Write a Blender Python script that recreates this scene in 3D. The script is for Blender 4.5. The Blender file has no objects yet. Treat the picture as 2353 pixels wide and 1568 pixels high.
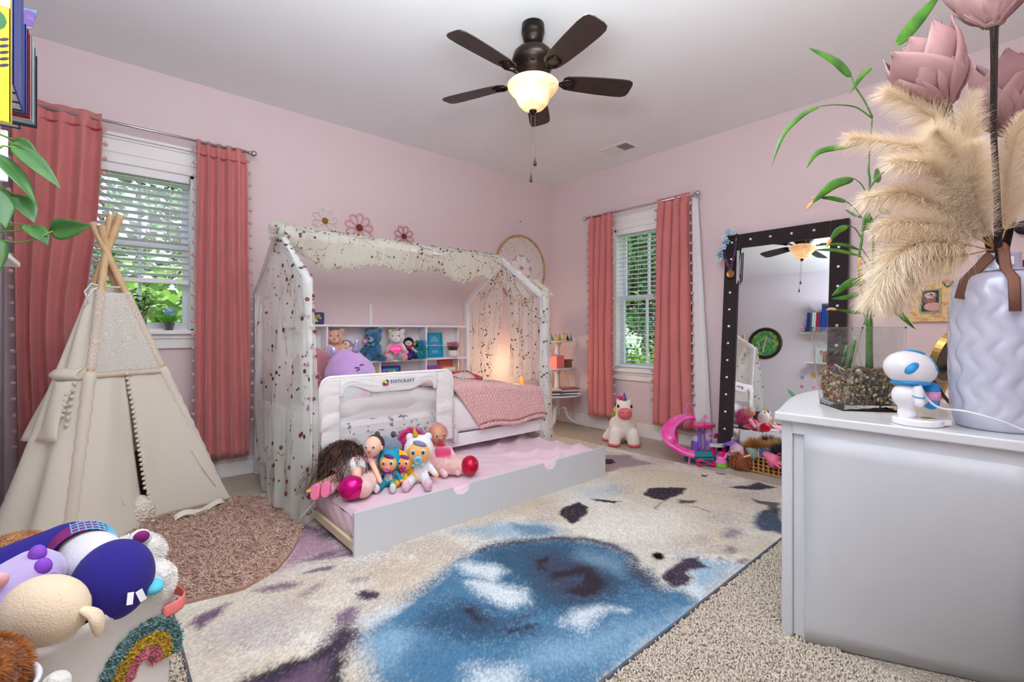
import bpy, bmesh, math, random
import numpy as np
from mathutils import Vector, Matrix, Euler
S = bpy.context.scene
COL = S.collection
PI = math.pi
R = math.radians
random.seed(7)
rng = np.random.default_rng(7)

# ------------------------------------------------------------------ camera, world, lights, exposure
cam = bpy.data.cameras.new('camera')
cam.sensor_width = 36.0
cam.lens = 1075.0 / 2353.0 * 36.0
cam.shift_y = -24.0 / 2353.0
cam.clip_start = 0.02
cam_o = bpy.data.objects.new('camera', cam)
COL.objects.link(cam_o)
cam_o.location = (0, 0, 1.044)
cam_o.rotation_euler = (R(90), 0, R(48.6 - 90))
S.camera = cam_o
S.view_settings.view_transform = 'Standard'
S.view_settings.look = 'None'
S.view_settings.gamma = 1
S.view_settings.exposure = 0.12
S.view_settings.use_curve_mapping = False
S.cycles.use_denoising = True
S.cycles.max_bounces = 10
S.cycles.diffuse_bounces = 6
S.cycles.transparent_max_bounces = 24
S.cycles.transmission_bounces = 10
S.cycles.caustics_reflective = False
S.cycles.sample_clamp_indirect = 6.0

W = bpy.data.worlds.new('sky')
S.world = W
W.use_nodes = True
nt = W.node_tree
nt.nodes.clear()
wo = nt.nodes.new('ShaderNodeOutputWorld')
bg = nt.nodes.new('ShaderNodeBackground')
bg.inputs['Strength'].default_value = 1.7
tc = nt.nodes.new('ShaderNodeTexCoord')
sep = nt.nodes.new('ShaderNodeSeparateXYZ')
ramp = nt.nodes.new('ShaderNodeValToRGB')
ramp.color_ramp.elements[0].position = 0.0
ramp.color_ramp.elements[0].color = (0.80, 0.88, 0.95, 1)
ramp.color_ramp.elements[1].position = 0.55
ramp.color_ramp.elements[1].color = (0.25, 0.46, 0.84, 1)
cn = nt.nodes.new('ShaderNodeTexNoise')
cn.inputs['Scale'].default_value = 3.2
cn.inputs['Detail'].default_value = 7
cr = nt.nodes.new('ShaderNodeValToRGB')
cr.color_ramp.elements[0].position = 0.47
cr.color_ramp.elements[1].position = 0.66
mixc = nt.nodes.new('ShaderNodeMix')
mixc.data_type = 'RGBA'
mixc.inputs[7].default_value = (1.0, 1.0, 1.0, 1)
L = nt.links.new
L(tc.outputs['Generated'], sep.inputs[0]); L(sep.outputs['Z'], ramp.inputs[0])
L(tc.outputs['Generated'], cn.inputs['Vector']); L(cn.outputs['Fac'], cr.inputs[0])
L(cr.outputs[0], mixc.inputs[0]); L(ramp.outputs[0], mixc.inputs[6]); L(mixc.outputs[2], bg.inputs['Color'])
L(bg.outputs[0], wo.inputs[0])

def light(name, kind, loc, energy, col, rot=(0, 0, 0), **kw):
    d = bpy.data.lights.new(name, kind)
    d.energy = energy; d.color = col
    for k, v in kw.items(): setattr(d, k, v)
    o = bpy.data.objects.new(name, d); COL.objects.link(o)
    o.location = loc; o.rotation_euler = rot
    return o
# the sun stands behind the house, so it lights the trees and never enters the room
light('sun', 'SUN', (-6, -6, 9), 4.2, (1.0, 0.95, 0.86), (R(42), 0, R(-48)), angle=R(1))
# fill lights added out of view, one facing down, one up at the ceiling
light('ceiling_fill', 'AREA', (1.52, 1.34, 2.715), 15, (0.90, 0.97, 1.0), (0, 0, 0), shape='RECTANGLE', size=0.45, size_y=0.45)
light('upward_fill', 'AREA', (0.5, 0.5, 1.78), 88, (0.88, 0.97, 1.0), (R(180), 0, 0), shape='RECTANGLE', size=0.7, size_y=0.7)
# warm lamps the room has: one behind the foot of the bed, one on the dresser past the picture's right edge
light('corner_lamp', 'POINT', (3.22, 3.55, 0.68), 5, (1.0, 0.66, 0.38), shadow_soft_size=0.05)
light('dresser_lamp', 'POINT', (2.7, -0.06, 1.2), 7, (1.0, 0.66, 0.40), shadow_soft_size=0.06)

# ------------------------------------------------------------------ helpers
def lin(c):
    c = [x / 255.0 for x in c[:3]]
    return tuple(x / 12.92 if x <= 0.04045 else ((x + 0.055) / 1.055) ** 2.4 for x in c) + (1.0,)

MATS = {}
def mat(name, col=(200, 200, 200), rough=0.6, metal=0.0, var=None, bump=None, sheen=0.0, trans=0.0, ior=1.45,
        alpha=1.0, emit=0.0, coat=0.0, spec=0.5, attr=None, sss=0.0, var2=None):
    """principled material; var = (second colour, scale, low, high) noise mix; bump = (scale, strength, kind)"""
    if name in MATS: return MATS[name]
    m = bpy.data.materials.new(name); m.use_nodes = True
    t = m.node_tree; b = t.nodes['Principled BSDF']
    b.inputs['Base Color'].default_value = lin(col)
    b.inputs['Roughness'].default_value = rough
    b.inputs['Metallic'].default_value = metal
    b.inputs['IOR'].default_value = ior
    b.inputs['Specular IOR Level'].default_value = spec
    if sheen: b.inputs['Sheen Weight'].default_value = sheen; b.inputs['Sheen Roughness'].default_value = 0.6
    if trans: b.inputs['Transmission Weight'].default_value = trans
    if alpha < 1: b.inputs['Alpha'].default_value = alpha
    if coat: b.inputs['Coat Weight'].default_value = coat; b.inputs['Coat Roughness'].default_value = 0.08
    if emit: b.inputs['Emission Color'].default_value = lin(col); b.inputs['Emission Strength'].default_value = emit
    tcn = t.nodes.new('ShaderNodeTexCoord')
    src = None
    if attr:
        a = t.nodes.new('ShaderNodeAttribute'); a.attribute_name = attr
        src = a.outputs['Color']
    for vv in (var, var2):
        if not vv: continue
        n = t.nodes.new('ShaderNodeTexNoise'); n.inputs['Scale'].default_value = vv[1]; n.inputs['Detail'].default_value = 5
        rp = t.nodes.new('ShaderNodeValToRGB'); rp.color_ramp.elements[0].position = vv[2]; rp.color_ramp.elements[1].position = vv[3]
        mx = t.nodes.new('ShaderNodeMix'); mx.data_type = 'RGBA'
        t.links.new(tcn.outputs['Object'], n.inputs['Vector']); t.links.new(n.outputs['Fac'], rp.inputs[0]); t.links.new(rp.outputs[0], mx.inputs[0])
        if src is not None: t.links.new(src, mx.inputs[6])
        else: mx.inputs[6].default_value = lin(col)
        mx.inputs[7].default_value = lin(vv[0])
        src = mx.outputs[2]
    if src is not None: t.links.new(src, b.inputs['Base Color'])
    if bump:
        kind = bump[2] if len(bump) > 2 else 'noise'
        if kind == 'noise':
            n = t.nodes.new('ShaderNodeTexNoise'); n.inputs['Scale'].default_value = bump[0]; n.inputs['Detail'].default_value = 4; out = n.outputs['Fac']
        elif kind == 'wave':
            n = t.nodes.new('ShaderNodeTexWave'); n.inputs['Scale'].default_value = bump[0]; n.inputs['Distortion'].default_value = 2; out = n.outputs['Fac']
        else:
            n = t.nodes.new('ShaderNodeTexVoronoi'); n.inputs['Scale'].default_value = bump[0]; out = n.outputs['Distance']
        bp = t.nodes.new('ShaderNodeBump'); bp.inputs['Strength'].default_value = bump[1]; bp.inputs['Distance'].default_value = 0.01
        t.links.new(tcn.outputs['Object'], n.inputs['Vector']); t.links.new(out, bp.inputs['Height']); t.links.new(bp.outputs[0], b.inputs['Normal'])
    MATS[name] = m
    return m

def cloth_mat(name, col, alpha=0.5, translucent=0.5):
    """sheer or translucent cloth: diffuse + translucent, mixed with see-through"""
    if name in MATS: return MATS[name]
    m = bpy.data.materials.new(name); m.use_nodes = True
    t = m.node_tree; t.nodes.clear()
    o = t.nodes.new('ShaderNodeOutputMaterial'); d = t.nodes.new('ShaderNodeBsdfDiffuse'); tr = t.nodes.new('ShaderNodeBsdfTranslucent')
    tp = t.nodes.new('ShaderNodeBsdfTransparent'); m1 = t.nodes.new('ShaderNodeMixShader'); m2 = t.nodes.new('ShaderNodeMixShader')
    d.inputs[0].default_value = lin(col); tr.inputs[0].default_value = lin(col)
    m1.inputs[0].default_value = translucent
    m2.inputs[0].default_value = alpha
    t.links.new(d.outputs[0], m1.inputs[1]); t.links.new(tr.outputs[0], m1.inputs[2])
    t.links.new(tp.outputs[0], m2.inputs[1]); t.links.new(m1.outputs[0], m2.inputs[2]); t.links.new(m2.outputs[0], o.inputs[0])
    MATS[name] = m
    return m

def rotm(rx=0, ry=0, rz=0): return Euler((R(rx), R(ry), R(rz))).to_matrix()
def align(d):
    d = Vector(d)
    return d.to_track_quat('Z', 'Y').to_matrix() if d.length > 1e-9 else Matrix.Identity(3)

class MB:
    def __init__(s): s.v = []; s.f = []
    def add(s, vs, fs, M=None, loc=None):
        n = len(s.v)
        for p in vs:
            p = Vector(p)
            if M is not None: p = M @ p
            if loc is not None: p = p + Vector(loc)
            s.v.append((p.x, p.y, p.z))
        s.f += [tuple(i + n for i in f) for f in fs]
        return s
    def box(s, c, d, M=None):
        x, y, z = d[0] / 2, d[1] / 2, d[2] / 2
        vs = [(-x, -y, -z), (x, -y, -z), (x, y, -z), (-x, y, -z), (-x, -y, z), (x, -y, z), (x, y, z), (-x, y, z)]
        return s.add(vs, [(0, 3, 2, 1), (4, 5, 6, 7), (0, 1, 5, 4), (1, 2, 6, 5), (2, 3, 7, 6), (3, 0, 4, 7)], M, c)
    def bx(s, x0, x1, y0, y1, z0, z1):
        return s.box(((x0 + x1) / 2, (y0 + y1) / 2, (z0 + z1) / 2), (x1 - x0, y1 - y0, z1 - z0))
    def tube(s, pts, r, n=8, caps=True, flat=1.0, up=None):
        pts = [Vector(p) for p in pts]; k = len(pts)
        rs = r if isinstance(r, (list, tuple)) else [r] * k
        base = len(s.v); prev = None
        for i, p in enumerate(pts):
            d = (pts[min(i + 1, k - 1)] - pts[max(i - 1, 0)])
            if d.length < 1e-9: d = Vector((0, 0, 1))
            d.normalize()
            if prev is None:
                a = Vector(up) if up else (Vector((0, 0, 1)) if abs(d.z) < 0.9 else Vector((1, 0, 0)))
            else: a = prev
            a = a - d * a.dot(d)
            if a.length < 1e-6: a = d.orthogonal()
            a.normalize(); prev = a; b = d.cross(a)
            for j in range(n):
                t = 2 * PI * j / n
                q = p + a * (math.cos(t) * rs[i] * flat) + b * (math.sin(t) * rs[i])
                s.v.append((q.x, q.y, q.z))
        for i in range(k - 1):
            for j in range(n):
                a0 = base + i * n + j; b0 = base + i * n + (j + 1) % n
                s.f.append((a0, b0, b0 + n, a0 + n))
        if caps:
            s.f.append(tuple(base + j for j in reversed(range(n))))
            s.f.append(tuple(base + (k - 1) * n + j for j in range(n)))
        return s
    def ring(s, c, rad, r, M=None, n=32, m=8, sx=1, sy=1):
        M = M or Matrix.Identity(3); base = len(s.v)
        for i in range(n):
            t = 2 * PI * i / n
            for j in range(m):
                u = 2 * PI * j / m
                rr = rad + r * math.cos(u)
                p = M @ Vector((rr * math.cos(t) * sx, rr * math.sin(t) * sy, r * math.sin(u))) + Vector(c)
                s.v.append((p.x, p.y, p.z))
        for i in range(n):
            for j in range(m):
                a = base + i * m + j; b = base + ((i + 1) % n) * m + j
                a2 = base + i * m + (j + 1) % m; b2 = base + ((i + 1) % n) * m + (j + 1) % m
                s.f.append((a, b, b2, a2))
        return s
    def lathe(s, prof, n=24, c=(0, 0, 0), M=None, sx=1, sy=1, wob=None):
        base = len(s.v); M = M or Matrix.Identity(3)
        for i, (r, z) in enumerate(prof):
            for j in range(n):
                t = 2 * PI * j / n
                rr = r * (wob(t, z, i) if wob else 1)
                p = M @ Vector((rr * math.cos(t) * sx, rr * math.sin(t) * sy, z)) + Vector(c)
                s.v.append((p.x, p.y, p.z))
        for i in range(len(prof) - 1):
            for j in range(n):
                a = base + i * n + j; b = base + i * n + (j + 1) % n
                s.f.append((a, b, b + n, a + n))
        if prof[0][0] > 1e-5: s.f.append(tuple(base + j for j in reversed(range(n))))
        if prof[-1][0] > 1e-5: s.f.append(tuple(base + (len(prof) - 1) * n + j for j in range(n)))
        return s
    def ell(s, c, r, M=None, n=16, m=10):
        if isinstance(r, (int, float)): r = (r, r, r)
        M = M or Matrix.Identity(3); base = len(s.v)
        vs = [Vector((0, 0, r[2]))]
        for i in range(1, m):
            ph = PI * i / m
            for j in range(n):
                t = 2 * PI * j / n
                vs.append(Vector((r[0] * math.sin(ph) * math.cos(t), r[1] * math.sin(ph) * math.sin(t), r[2] * math.cos(ph))))
        vs.append(Vector((0, 0, -r[2])))
        fs = []
        for j in range(n): fs.append((0, 1 + j, 1 + (j + 1) % n))
        for i in range(m - 2):
            for j in range(n):
                a = 1 + i * n + j; b = 1 + i * n + (j + 1) % n
                fs.append((a, a + n, b + n, b))
        l = len(vs) - 1; q = 1 + (m - 2) * n
        for j in range(n): fs.append((l, q + (j + 1) % n, q + j))
        return s.add(vs, fs, M, c)
    def cap(s, p0, p1, r0, r1, n=12):
        p0 = Vector(p0); p1 = Vector(p1); d = (p1 - p0); l = d.length or 1e-6; d = d / l
        pts = []; rs = []
        for a in (0.05, 0.4, 0.75): pts.append(p0 - d * r0 * math.cos(a * PI / 2)); rs.append(r0 * math.sin(a * PI / 2))
        for k in range(4): t = k / 3; pts.append(p0 + d * l * t); rs.append(r0 + (r1 - r0) * t)
        for a in (0.75, 0.4, 0.05): pts.append(p1 + d * r1 * math.cos(a * PI / 2)); rs.append(r1 * math.sin(a * PI / 2))
        return s.tube(pts, rs, n)
    def prism(s, poly, z0, z1, M=None, loc=None):
        n = len(poly)
        vs = [(x, y, z0) for x, y in poly] + [(x, y, z1) for x, y in poly]
        fs = [tuple(reversed(range(n))), tuple(range(n, 2 * n))] + [(i, (i + 1) % n, (i + 1) % n + n, i + n) for i in range(n)]
        return s.add(vs, fs, M, loc)
    def grid(s, fn, nu, nv, cu=False, cv=False):
        base = len(s.v)
        for i in range(nu):
            for j in range(nv):
                p = fn(i / (nu - (0 if cu else 1)), j / (nv - (0 if cv else 1)))
                s.v.append((p[0], p[1], p[2]))
        for i in range(nu if cu else nu - 1):
            for j in range(nv if cv else nv - 1):
                i2 = (i + 1) % nu; j2 = (j + 1) % nv
                s.f.append((base + i * nv + j, base + i2 * nv + j, base + i2 * nv + j2, base + i * nv + j2))
        return s
    def build(s, name, m=None, parent=None, smooth=False, bev=0, solid=0, sub=0, loc=None):
        me = bpy.data.meshes.new(name)
        me.from_pydata(s.v, [], s.f); me.update()
        if smooth: me.polygons.foreach_set('use_smooth', [True] * len(me.polygons))
        if m: me.materials.append(m)
        o = bpy.data.objects.new(name, me); COL.objects.link(o)
        if parent: o.parent = parent
        if loc: o.location = loc
        if solid:
            d = o.modifiers.new('thick', 'SOLIDIFY'); d.thickness = solid; d.offset = 0
        if bev:
            d = o.modifiers.new('bevel', 'BEVEL'); d.width = bev; d.segments = 2; d.limit_method = 'ANGLE'; d.angle_limit = R(40)
            me.polygons.foreach_set('use_smooth', [False] * len(me.polygons))
        if sub:
            d = o.modifiers.new('sub', 'SUBSURF'); d.levels = sub; d.render_levels = sub
        return o

def tag(o, label, cat, group=None, kind=None):
    o['label'] = label; o['category'] = cat
    if group: o['group'] = group
    if kind: o['kind'] = kind
    return o
def thing(name, label, cat, loc=(0, 0, 0), rz=0, group=None, rot=None, scale=None):
    o = bpy.data.objects.new(name, None); COL.objects.link(o)
    o.empty_display_size = 0.05
    o.location = loc; o.rotation_euler = rot if rot else (0, 0, R(rz))
    if scale: o.scale = (scale,) * 3
    return tag(o, label, cat, group)
def struct(o): o['kind'] = 'structure'; return o
def stuff(o): o['kind'] = 'stuff'; return o
def copyto(src, parent, loc=None, rot=None, scale=None):
    o = src.copy(); COL.objects.link(o); o.parent = parent
    if loc is not None: o.location = loc
    if rot is not None: o.rotation_euler = rot
    if scale is not None: o.scale = scale if not isinstance(scale, (int, float)) else (scale,) * 3
    return o
def copytree(o, parent=None):
    c = o.copy(); COL.objects.link(c); c.parent = parent
    for k in o.children: copytree(k, c)
    return c

def blob(name, shapes, vox, m, parent=None, smooth=6, cols=None):
    """ellipsoids ('e', c, r, M) and capsules ('c', p0, p1, r0, r1) fused into ONE continuous skin; optional colour per source shape"""
    b = MB()
    for sh in shapes:
        if sh[0] == 'e': b.ell(sh[1], sh[2], sh[3] if len(sh) > 3 else None, 20, 14)
        else: b.cap(sh[1], sh[2], sh[3], sh[4], 16)
    o = b.build(name, None, None)
    d = o.modifiers.new('r', 'REMESH'); d.mode = 'VOXEL'; d.voxel_size = vox
    d2 = o.modifiers.new('s', 'SMOOTH'); d2.factor = 0.5; d2.iterations = smooth
    dg = bpy.context.evaluated_depsgraph_get()
    me = bpy.data.meshes.new_from_object(o.evaluated_get(dg))
    old = o.data
    o.modifiers.clear(); o.data = me; bpy.data.meshes.remove(old)
    me.name = name
    me.polygons.foreach_set('use_smooth', [True] * len(me.polygons))
    me.materials.clear(); me.materials.append(m)
    if cols:
        n = len(me.vertices); co = np.empty(n * 3); me.vertices.foreach_get('co', co); co = co.reshape(-1, 3)
        best = np.full(n, 1e9); out = np.ones((n, 4))
        for sh, c in zip(shapes, cols):
            if c is None: continue
            if sh[0] == 'e':
                M = np.array(sh[3]) if len(sh) > 3 and sh[3] is not None else np.eye(3)
                r = np.array(sh[2] if not isinstance(sh[2], (int, float)) else (sh[2],) * 3)
                q = (co - np.array(sh[1])) @ M
                dist = (np.linalg.norm(q / r, axis=1) - 1) * r.min()
            else:
                a = np.array(sh[1], float); bb = np.array(sh[2], float); ab = bb - a
                t = np.clip(((co - a) @ ab) / max(ab @ ab, 1e-9), 0, 1)
                dist = np.linalg.norm(co - a - t[:, None] * ab, axis=1) - (sh[3] + (sh[4] - sh[3]) * t)
            k = dist < best
            best[k] = dist[k]; out[k] = lin(c)
        at = me.color_attributes.new('Col', 'FLOAT_COLOR', 'POINT')
        at.data.foreach_set('color', out.ravel())
    if parent: o.parent = parent
    return o

def strands(roots, dirs, length, width, segs=3, droop=0.3, curl=0.0, jit=0.15, seed=1, curlf=3.0, taper=0.3):
    """numpy: one ribbon per root; returns (verts, faces) for from_pydata"""
    g = np.random.default_rng(seed)
    roots = np.asarray(roots, float); dirs = np.asarray(dirs, float); n = len(roots)
    dirs = dirs / (np.linalg.norm(dirs, axis=1, keepdims=True) + 1e-9)
    dirs = dirs + g.normal(0, jit, dirs.shape); dirs /= np.linalg.norm(dirs, axis=1, keepdims=True)
    Ls = np.asarray(length) * g.uniform(0.7, 1.15, n)
    side = np.cross(dirs, g.normal(0, 1, dirs.shape)); side /= np.linalg.norm(side, axis=1, keepdims=True) + 1e-9
    side2 = np.cross(dirs, side)
    ph = g.uniform(0, 2 * PI, n)
    P = []
    for k in range(segs + 1):
        t = k / segs
        p = roots + dirs * (Ls * t)[:, None]
        p[:, 2] -= droop * Ls * t * t
        if curl:
            p += side * (curl * np.sin(ph + t * curlf * 2 * PI))[:, None] * min(1, t * 3) + side2 * (curl * np.cos(ph + t * curlf * 2 * PI))[:, None] * min(1, t * 3)
        w = np.asarray(width) * (1 - (1 - taper) * t)
        P.append(p - side * (w * np.ones(n))[:, None] / 2); P.append(p + side * (w * np.ones(n))[:, None] / 2)
    V = np.stack(P, 1).reshape(-1, 3); m = 2 * (segs + 1)
    base = (np.arange(n) * m)[:, None, None]
    F = np.array([[2 * k, 2 * k + 1, 2 * k + 3, 2 * k + 2] for k in range(segs)])[None] + base
    return V, F.reshape(-1, 4)
def npmesh(name, V, F, m, parent=None, smooth=False):
    me = bpy.data.meshes.new(name)
    V = np.asarray(V, np.float32); F = np.asarray(F, np.int32); k = F.shape[1]
    me.vertices.add(len(V)); me.vertices.foreach_set('co', V.ravel())
    me.loops.add(F.size); me.loops.foreach_set('vertex_index', F.ravel())
    me.polygons.add(len(F)); me.polygons.foreach_set('loop_start', np.arange(0, F.size, k, dtype=np.int32))
    try: me.polygons.foreach_set('loop_total', np.full(len(F), k, np.int32))
    except Exception: pass
    if smooth: me.polygons.foreach_set('use_smooth', np.ones(len(F), bool))
    me.update(calc_edges=True); me.validate()
    if m: me.materials.append(m)
    o = bpy.data.objects.new(name, me); COL.objects.link(o)
    if parent: o.parent = parent
    return o

def text(name, s, size, m, parent, loc, rot, ext=0.0006, align='CENTER', shear=0, sx=1.0):
    c = bpy.data.curves.new(name, 'FONT'); c.body = s; c.size = size; c.extrude = ext; c.align_x = align; c.align_y = 'CENTER'; c.shear = shear
    c.materials.append(m); c.resolution_u = 3
    o = bpy.data.objects.new(name + '_src', c); COL.objects.link(o)
    me = bpy.data.meshes.new_from_object(o.evaluated_get(bpy.context.evaluated_depsgraph_get())); bpy.data.objects.remove(o)
    o = bpy.data.objects.new(name, me); COL.objects.link(o); o.parent = parent; o.location = loc; o.rotation_euler = rot; o.scale = (sx, 1, 1)
    return o
def heart(w, n=28):
    p = []
    for i in range(n):
        t = 2 * PI * i / n
        p.append((w / 32 * 16 * math.sin(t) ** 3, w / 32 * (13 * math.cos(t) - 5 * math.cos(2 * t) - 2 * math.cos(3 * t) - math.cos(4 * t))))
    return p[::-1]
def rrect(w, h, r, n=5):
    p = []
    for cx, cy, a in ((w / 2 - r, h / 2 - r, 0), (-w / 2 + r, h / 2 - r, 90), (-w / 2 + r, -h / 2 + r, 180), (w / 2 - r, -h / 2 + r, 270)):
        for k in range(n + 1): t = R(a + 90 * k / n); p.append((cx + r * math.cos(t), cy + r * math.sin(t)))
    return p

# ------------------------------------------------------------------ materials used all over
WHITE = mat('white_paint', (238, 236, 236), 0.35)
WOODW = mat('white_laminate', (236, 235, 238), 0.38)
PINKW = mat('pink_wall', (221, 203, 205), 0.75, bump=(320, 0.03))
TRIM = mat('trim_white', (236, 235, 233), 0.4)
BLK = mat('black_plastic', (18, 17, 18), 0.45)
CREAM = mat('cream_canvas', (229, 220, 203), 0.9, bump=(500, 0.12), var=((220, 208, 190), 9, 0.45, 0.7))
CHROME = mat('brushed_nickel', (190, 190, 192), 0.28, 1.0)
# ------------------------------------------------------------------ room
XW, XE, YS, YN, HC = -0.4, 4.0, -0.1, 3.845, 2.742
carpet = mat('carpet', (216, 204, 188), 0.95, var=((176, 162, 146), 150, 0.42, 0.68), bump=(150, 1.0, 'voro'))
fl = MB().bx(XW - 0.2, XE + 0.2, YS - 0.2, YN + 0.2, -0.1, 0.0)
struct(fl.build('floor', carpet))
ceilm = mat('ceiling_white', (234, 238, 240), 0.85, bump=(240, 0.02))
struct(MB().bx(XW - 0.2, XE + 0.2, YS - 0.2, YN + 0.2, HC, HC + 0.12).build('ceiling', ceilm))
def wall_with_hole(name, ax, c0, c1, a0, a1, h0, h1, z0, z1, m):
    """wall slab between c0..c1 across, a0..a1 along, with one opening h0..h1 x z0..z1"""
    b = MB()
    for (p, q, u, v) in ((a0, h0, 0, HC), (h1, a1, 0, HC), (h0, h1, 0, z0), (h0, h1, z1, HC)):
        if ax == 'x': b.bx(p, q, c0, c1, u, v)
        else: b.bx(c0, c1, p, q, u, v)
    return struct(b.build(name, m))
LW = (-0.085, 0.485, 1.03, 2.10)     # left window opening x0 x1 z0 z1
RW = (2.29, 2.93, 0.64, 2.08)     # right window opening y0 y1 z0 z1
wall_with_hole('wall_left', 'x', YN, YN + 0.16, XW - 0.2, XE + 0.2, LW[0], LW[1], LW[2], LW[3], PINKW)
wall_with_hole('wall_back', 'y', XE, XE + 0.16, YS, YN, RW[0], RW[1], RW[2], RW[3], PINKW)
struct(MB().bx(XW - 0.2, XW, YS, YN, 0, HC).build('wall_front', mat('pale_wall', (226, 222, 230), 0.75)))
struct(MB().bx(XW - 0.2, XE + 0.2, YS - 0.2, YS, 0, HC).build('wall_right', PINKW))
def baseb(name, fn):
    b = MB()
    fn(b)
    return struct(b.build(name, TRIM, bev=0.004))
baseb('baseboard_left', lambda b: (b.bx(XW, XE, YN - 0.014, YN, 0, 0.105), b.bx(XW, XE, YN - 0.009, YN, 0.105, 0.13)))
baseb('baseboard_back', lambda b: (b.bx(XE - 0.014, XE, YS, YN - 0.015, 0, 0.105), b.bx(XE - 0.009, XE, YS, YN - 0.015, 0.105, 0.13)))

def to_left(u, n, z): return (u, YN - n, z)          # u along the wall, n into the room
def to_back(u, n, z): return (XE - n, u, z)
sashm = mat('sash_vinyl', (225, 226, 230), 0.4)
glassm = bpy.data.materials.new('window_glass'); glassm.use_nodes = True
t = glassm.node_tree; t.nodes.clear()
go = t.nodes.new('ShaderNodeOutputMaterial'); gt = t.nodes.new('ShaderNodeBsdfTransparent'); gg = t.nodes.new('ShaderNodeBsdfGlossy'); gm = t.nodes.new('ShaderNodeMixShader')
gt.inputs[0].default_value = (0.97, 0.99, 0.98, 1); gg.inputs['Roughness'].default_value = 0.02; gm.inputs[0].default_value = 0.05
t.links.new(gt.outputs[0], gm.inputs[1]); t.links.new(gg.outputs[0], gm.inputs[2]); t.links.new(gm.outputs[0], go.inputs[0])

def lbox(b, to, u0, u1, n0, n1, z0, z1):
    p = to(u0, n0, z0); q = to(u1, n1, z1)
    b.bx(min(p[0], q[0]), max(p[0], q[0]), min(p[1], q[1]), max(p[1], q[1]), z0, z1)

def window(name, to, o, zm, head, apron):
    u0, u1, z0, z1 = o
    e = bpy.data.objects.new(name, None); COL.objects.link(e); e['kind'] = 'structure'
    uc = (u0 + u1) / 2
    b = MB()          # frame in the wall thickness
    for a in ((u0, u0 + 0.02, z0, z1), (u1 - 0.02, u1, z0, z1), (u0, u1, z0, z0 + 0.025), (u0, u1, z1 - 0.02, z1)):
        lbox(b, to, a[0], a[1], -0.16, 0.0, a[2], a[3])
    b.build('window_frame', TRIM, e)
    for nm, za, zb, n in (('upper_sash', zm - 0.02, z1 - 0.02, -0.12), ('lower_sash', z0 + 0.025, zm + 0.02, -0.085)):
        b = MB()
        for a in ((u0 + 0.02, u0 + 0.055, za, zb), (u1 - 0.055, u1 - 0.02, za, zb), (u0 + 0.055, u1 - 0.055, za, za + 0.042), (u0 + 0.055, u1 - 0.055, zb - 0.042, zb), (uc - 0.009, uc + 0.009, za + 0.04, zb - 0.04)):
            lbox(b, to, a[0], a[1], n - 0.028, n, a[2], a[3])
        s = b.build(nm, sashm, e)
        for q in ((u0 + 0.05, uc - 0.009), (uc + 0.009, u1 - 0.05)):
            b = MB(); lbox(b, to, q[0], q[1], n - 0.018, n - 0.013, za + 0.04, zb - 0.04)
            b.build('pane', glassm, s)
    b = MB()          # casing
    lbox(b, to, u0 - 0.085, u0 + 0.002, 0, 0.018, z0, z1 + 0.01)
    lbox(b, to, u1 - 0.002, u1 + 0.085, 0, 0.018, z0, z1 + 0.01)
    b.build('side_casing', TRIM, e, bev=0.004)
    b = MB()
    lbox(b, to, u0 - 0.085, u1 + 0.085, 0, 0.02, z1 - 0.005, head - 0.035)
    lbox(b, to, u0 - 0.09, u1 + 0.09, 0, 0.028, head - 0.035, head - 0.02)
    lbox(b, to, u0 - 0.105, u1 + 0.105, 0, 0.045, head - 0.02, head)
    lbox(b, to, u0 - 0.09, u1 + 0.09, 0, 0.026, z1 + 0.055, z1 + 0.063)
    b.build('head_casing', TRIM, e, bev=0.004)
    b = MB(); lbox(b, to, u0 - 0.11, u1 + 0.11, -0.08, 0.055, z0 - 0.012, z0 + 0.016)
    b.build('window_sill', TRIM, e, bev=0.006)
    b = MB(); lbox(b, to, u0 - 0.085, u1 + 0.085, 0, 0.02, apron, z0 - 0.012); lbox(b, to, u0 - 0.085, u1 + 0.085, 0, 0.03, z0 - 0.04, z0 - 0.012)
    b.build('apron', TRIM, e, bev=0.004)
    return e
window('window_1', to_left, LW, 1.62, 2.275, 0.925)
window('window_2', to_back, RW, 1.385, 2.24, 0.545)

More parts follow.
